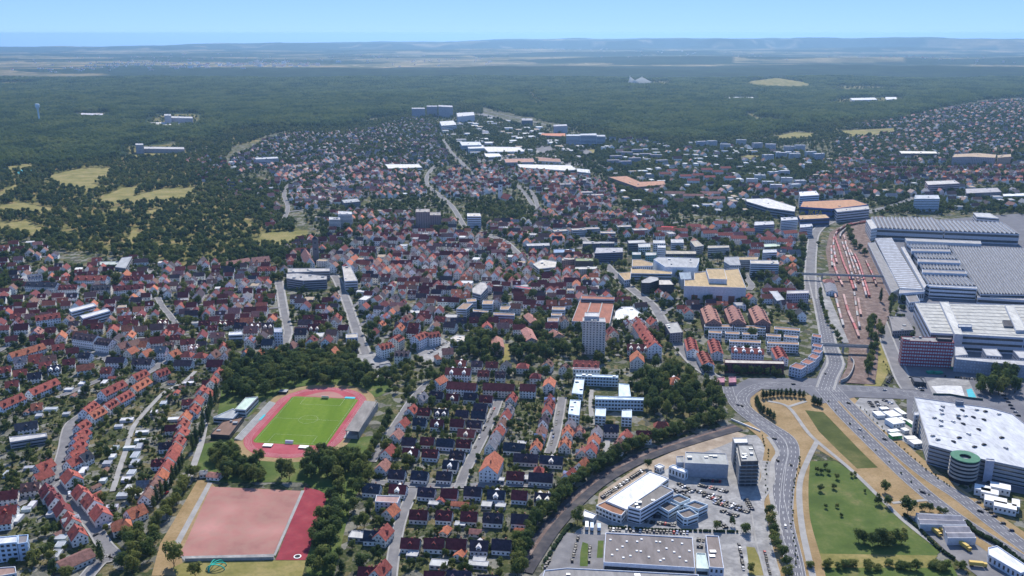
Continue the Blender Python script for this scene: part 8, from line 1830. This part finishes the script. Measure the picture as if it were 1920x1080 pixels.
for i, (p, l, w) in enumerate((((1370, 390), 11, 9), ((1430, 420), 12, 8), ((1520, 375), 14, 9), ((1480, 490), 15, 9), ((1560, 540), 15, 9), ((1650, 520), 5, 12))):
    container(D4(*p), rad(-28), l, w, 5.5, WHT, 'white stacked cabin, %s from the left below the round ramp tower' % ordn(1 + [1370, 1430, 1480, 1520, 1560, 1650].index(p[0])))
# clutter of the building site: pit wall and green skips
o = empty('pit_wall', *at(*U4(960, 545))); b = MB(); q = [np.array(at(*U4(*p))) - np.array(at(*U4(960, 545))) for p in ((960, 545), (1100, 548), (1250, 575), (1380, 590))]
for i in range(3):
    d_ = (q[i + 1] - q[i]) / np.linalg.norm(q[i + 1] - q[i]); n_ = np.array((-d_[1], d_[0])) * .3; b.prism(ccw([tuple(q[i] - n_), tuple(q[i + 1] - n_), tuple(q[i + 1] + n_), tuple(q[i] + n_)]), 0, 2.2)
link('boards', b.mesh('boards', [mat('dark_boards', (.05, .09, .09))]), o); tag(o, 'dark hoarding along the near edge of the building site', 'hoarding')
GRN = mat('green_sheet', (.04, .30, .20))
for i, (p, l, w) in enumerate((((940, 362), 9, 5), ((1000, 365), 10, 5), ((1135, 328), 6, 4))):
    x, y = at(*U4(*p)); o = empty('skip', x, y, .3, .1); b = MB(); P_ = [(-l / 2, -w / 2), (l / 2, -w / 2), (l / 2, w / 2), (-l / 2, w / 2)]; Q_ = inset(P_, .7)
    for k in range(4): a_, c_ = k, (k + 1) % 4; b.face([(*Q_[a_], 0), (*Q_[c_], 0), (*P_[c_], 2.2), (*P_[a_], 2.2)])
    b.face([(*v_, 1.6) for v_ in P_]); link('tub', b.mesh('tub', [GRN]), o); tag(o, 'green skip at the foot of the red office, %s from the left' % ordn(i + 1), 'skip', 'green skips')
# hedges and verge bushes
def hedge(px, w, h, label):
    line = smooth([at(*p) for p in px], 10); V, Fc = [], []; o0 = line[0]
    global NPR
    NPR = np.random.RandomState(4)
    for i in range(len(line) - 1):
        L_ = np.linalg.norm(line[i + 1] - line[i])
        for k in range(max(1, int(L_ / (w * .6)))):
            p = line[i] + (line[i + 1] - line[i]) * NPR.rand() - o0; c = (p[0], p[1], h * .5); add_blob(V, Fc, c, w * .6, h * .55, ICO1, .2)
            for _ in range(10):
                d = NPR.normal(0, 1, 3); d /= np.linalg.norm(d); d[2] = abs(d[2]); add_leaf(V, Fc, np.array(c) + d * np.array((w * .62, w * .62, h * .55)), d, .4)
    me = bpy.data.meshes.new('foliage'); me.from_pydata(V, [], Fc); me.materials.append(M['needle']); o = empty('hedge', *o0); link('foliage', me, o); tag(o, label, 'hedge')
hedge(tp(D4, [(712, 565), (850, 700), (1000, 850), (1140, 945)]), 2.4, 2.6, 'clipped dark hedge along the park path beside the depot'); hedge(tp(D4, [(1240, 640), (1330, 730), (1500, 820), (1720, 990)]), 3.4, 4.0, 'tall dark hedge between the depot and the big road')
hedge(tp(Z4, [(390, 822), (650, 838), (900, 845), (1090, 850)]), 1.8, 2.2, 'dark hedge between the dealer yard and the market hall')
hedge(tp(Z4, [(60, 1010), (130, 900), (180, 830), (200, 810)]), 3, 2, 'rough hedge along the railway verge')
VB = []
for px_, n in ((tp(Z5, [(290, 1030), (275, 920), (262, 800), (270, 680), (290, 600), (300, 520)]), 30), (tp(Z5, [(590, 290), (720, 420), (860, 550), (1000, 660)]), 26), (tp(Z5, [(430, 260), (600, 430), (780, 600), (900, 700)]), 10), (tp(Z4, [(1215, 340), (1250, 430), (1245, 520), (1240, 640)]), 16), (tp(U4, [(540, 260), (590, 350), (620, 440)]), 10)):
    for p in smooth([at(*q) for q in px_], n // max(1, len(px_) - 1)): VB.append((p[0] + NPS.uniform(-1.2, 1.2), p[1] + NPS.uniform(-1, 1), 0, NPS.uniform(1.2, 2.4), NPS.uniform(1.2, 2.6)))
mass('verge_bushes', 'small dark bushes dotted along the verges of the big roads', VB, [m[2] for m in TREES['broad']], 8, 'bushes')
# villages on the far plain
b = MB()
for px, py, n, sp_, big in ((255, 118, 60, 300, 0), (420, 122, 70, 420, 1), (565, 122, 22, 180, 1), (480, 118, 60, 300, 0), (150, 128, 30, 250, 0), (690, 105, 40, 500, 0), (1020, 95, 60, 900, 0), (1320, 104, 60, 900, 0), (1700, 112, 50, 600, 0), (300, 108, 50, 700, 0), (860, 112, 40, 500, 0)):
    x0, y0 = at(px, py)
    for i in range(n):
        x, y = x0 + R.gauss(0, sp_), y0 + R.gauss(0, sp_ * 1.6); z = float(ground_z(x, y)); h = R.uniform(7, 12) if not big or R.random() < .8 else R.uniform(18, 34); l, w = R.uniform(12, 30) * (1 + big), R.uniform(10, 16); c = jit(R.choice(WHITES), .1)
        b.box(x - l / 2, x + l / 2, y - w / 2, y + w / 2, z - 3, z + h, 0, c); 
        if h < 13: b.face([(x - l / 2, y - w / 2, z + h), (x + l / 2, y - w / 2, z + h), (x + l / 2, y, z + h + 4), (x - l / 2, y, z + h + 4)], 1, ROOFS['pink']); b.face([(x - l / 2, y + w / 2, z + h), (x + l / 2, y + w / 2, z + h), (x + l / 2, y, z + h + 4), (x - l / 2, y, z + h + 4)], 1, ROOFS['pink'])
tag(link('far_villages', b.mesh('far_villages', [M['plaster_t'], M['tiles_t']])), 'tiny pale villages scattered over the far plain', 'villages', kind='stuff')
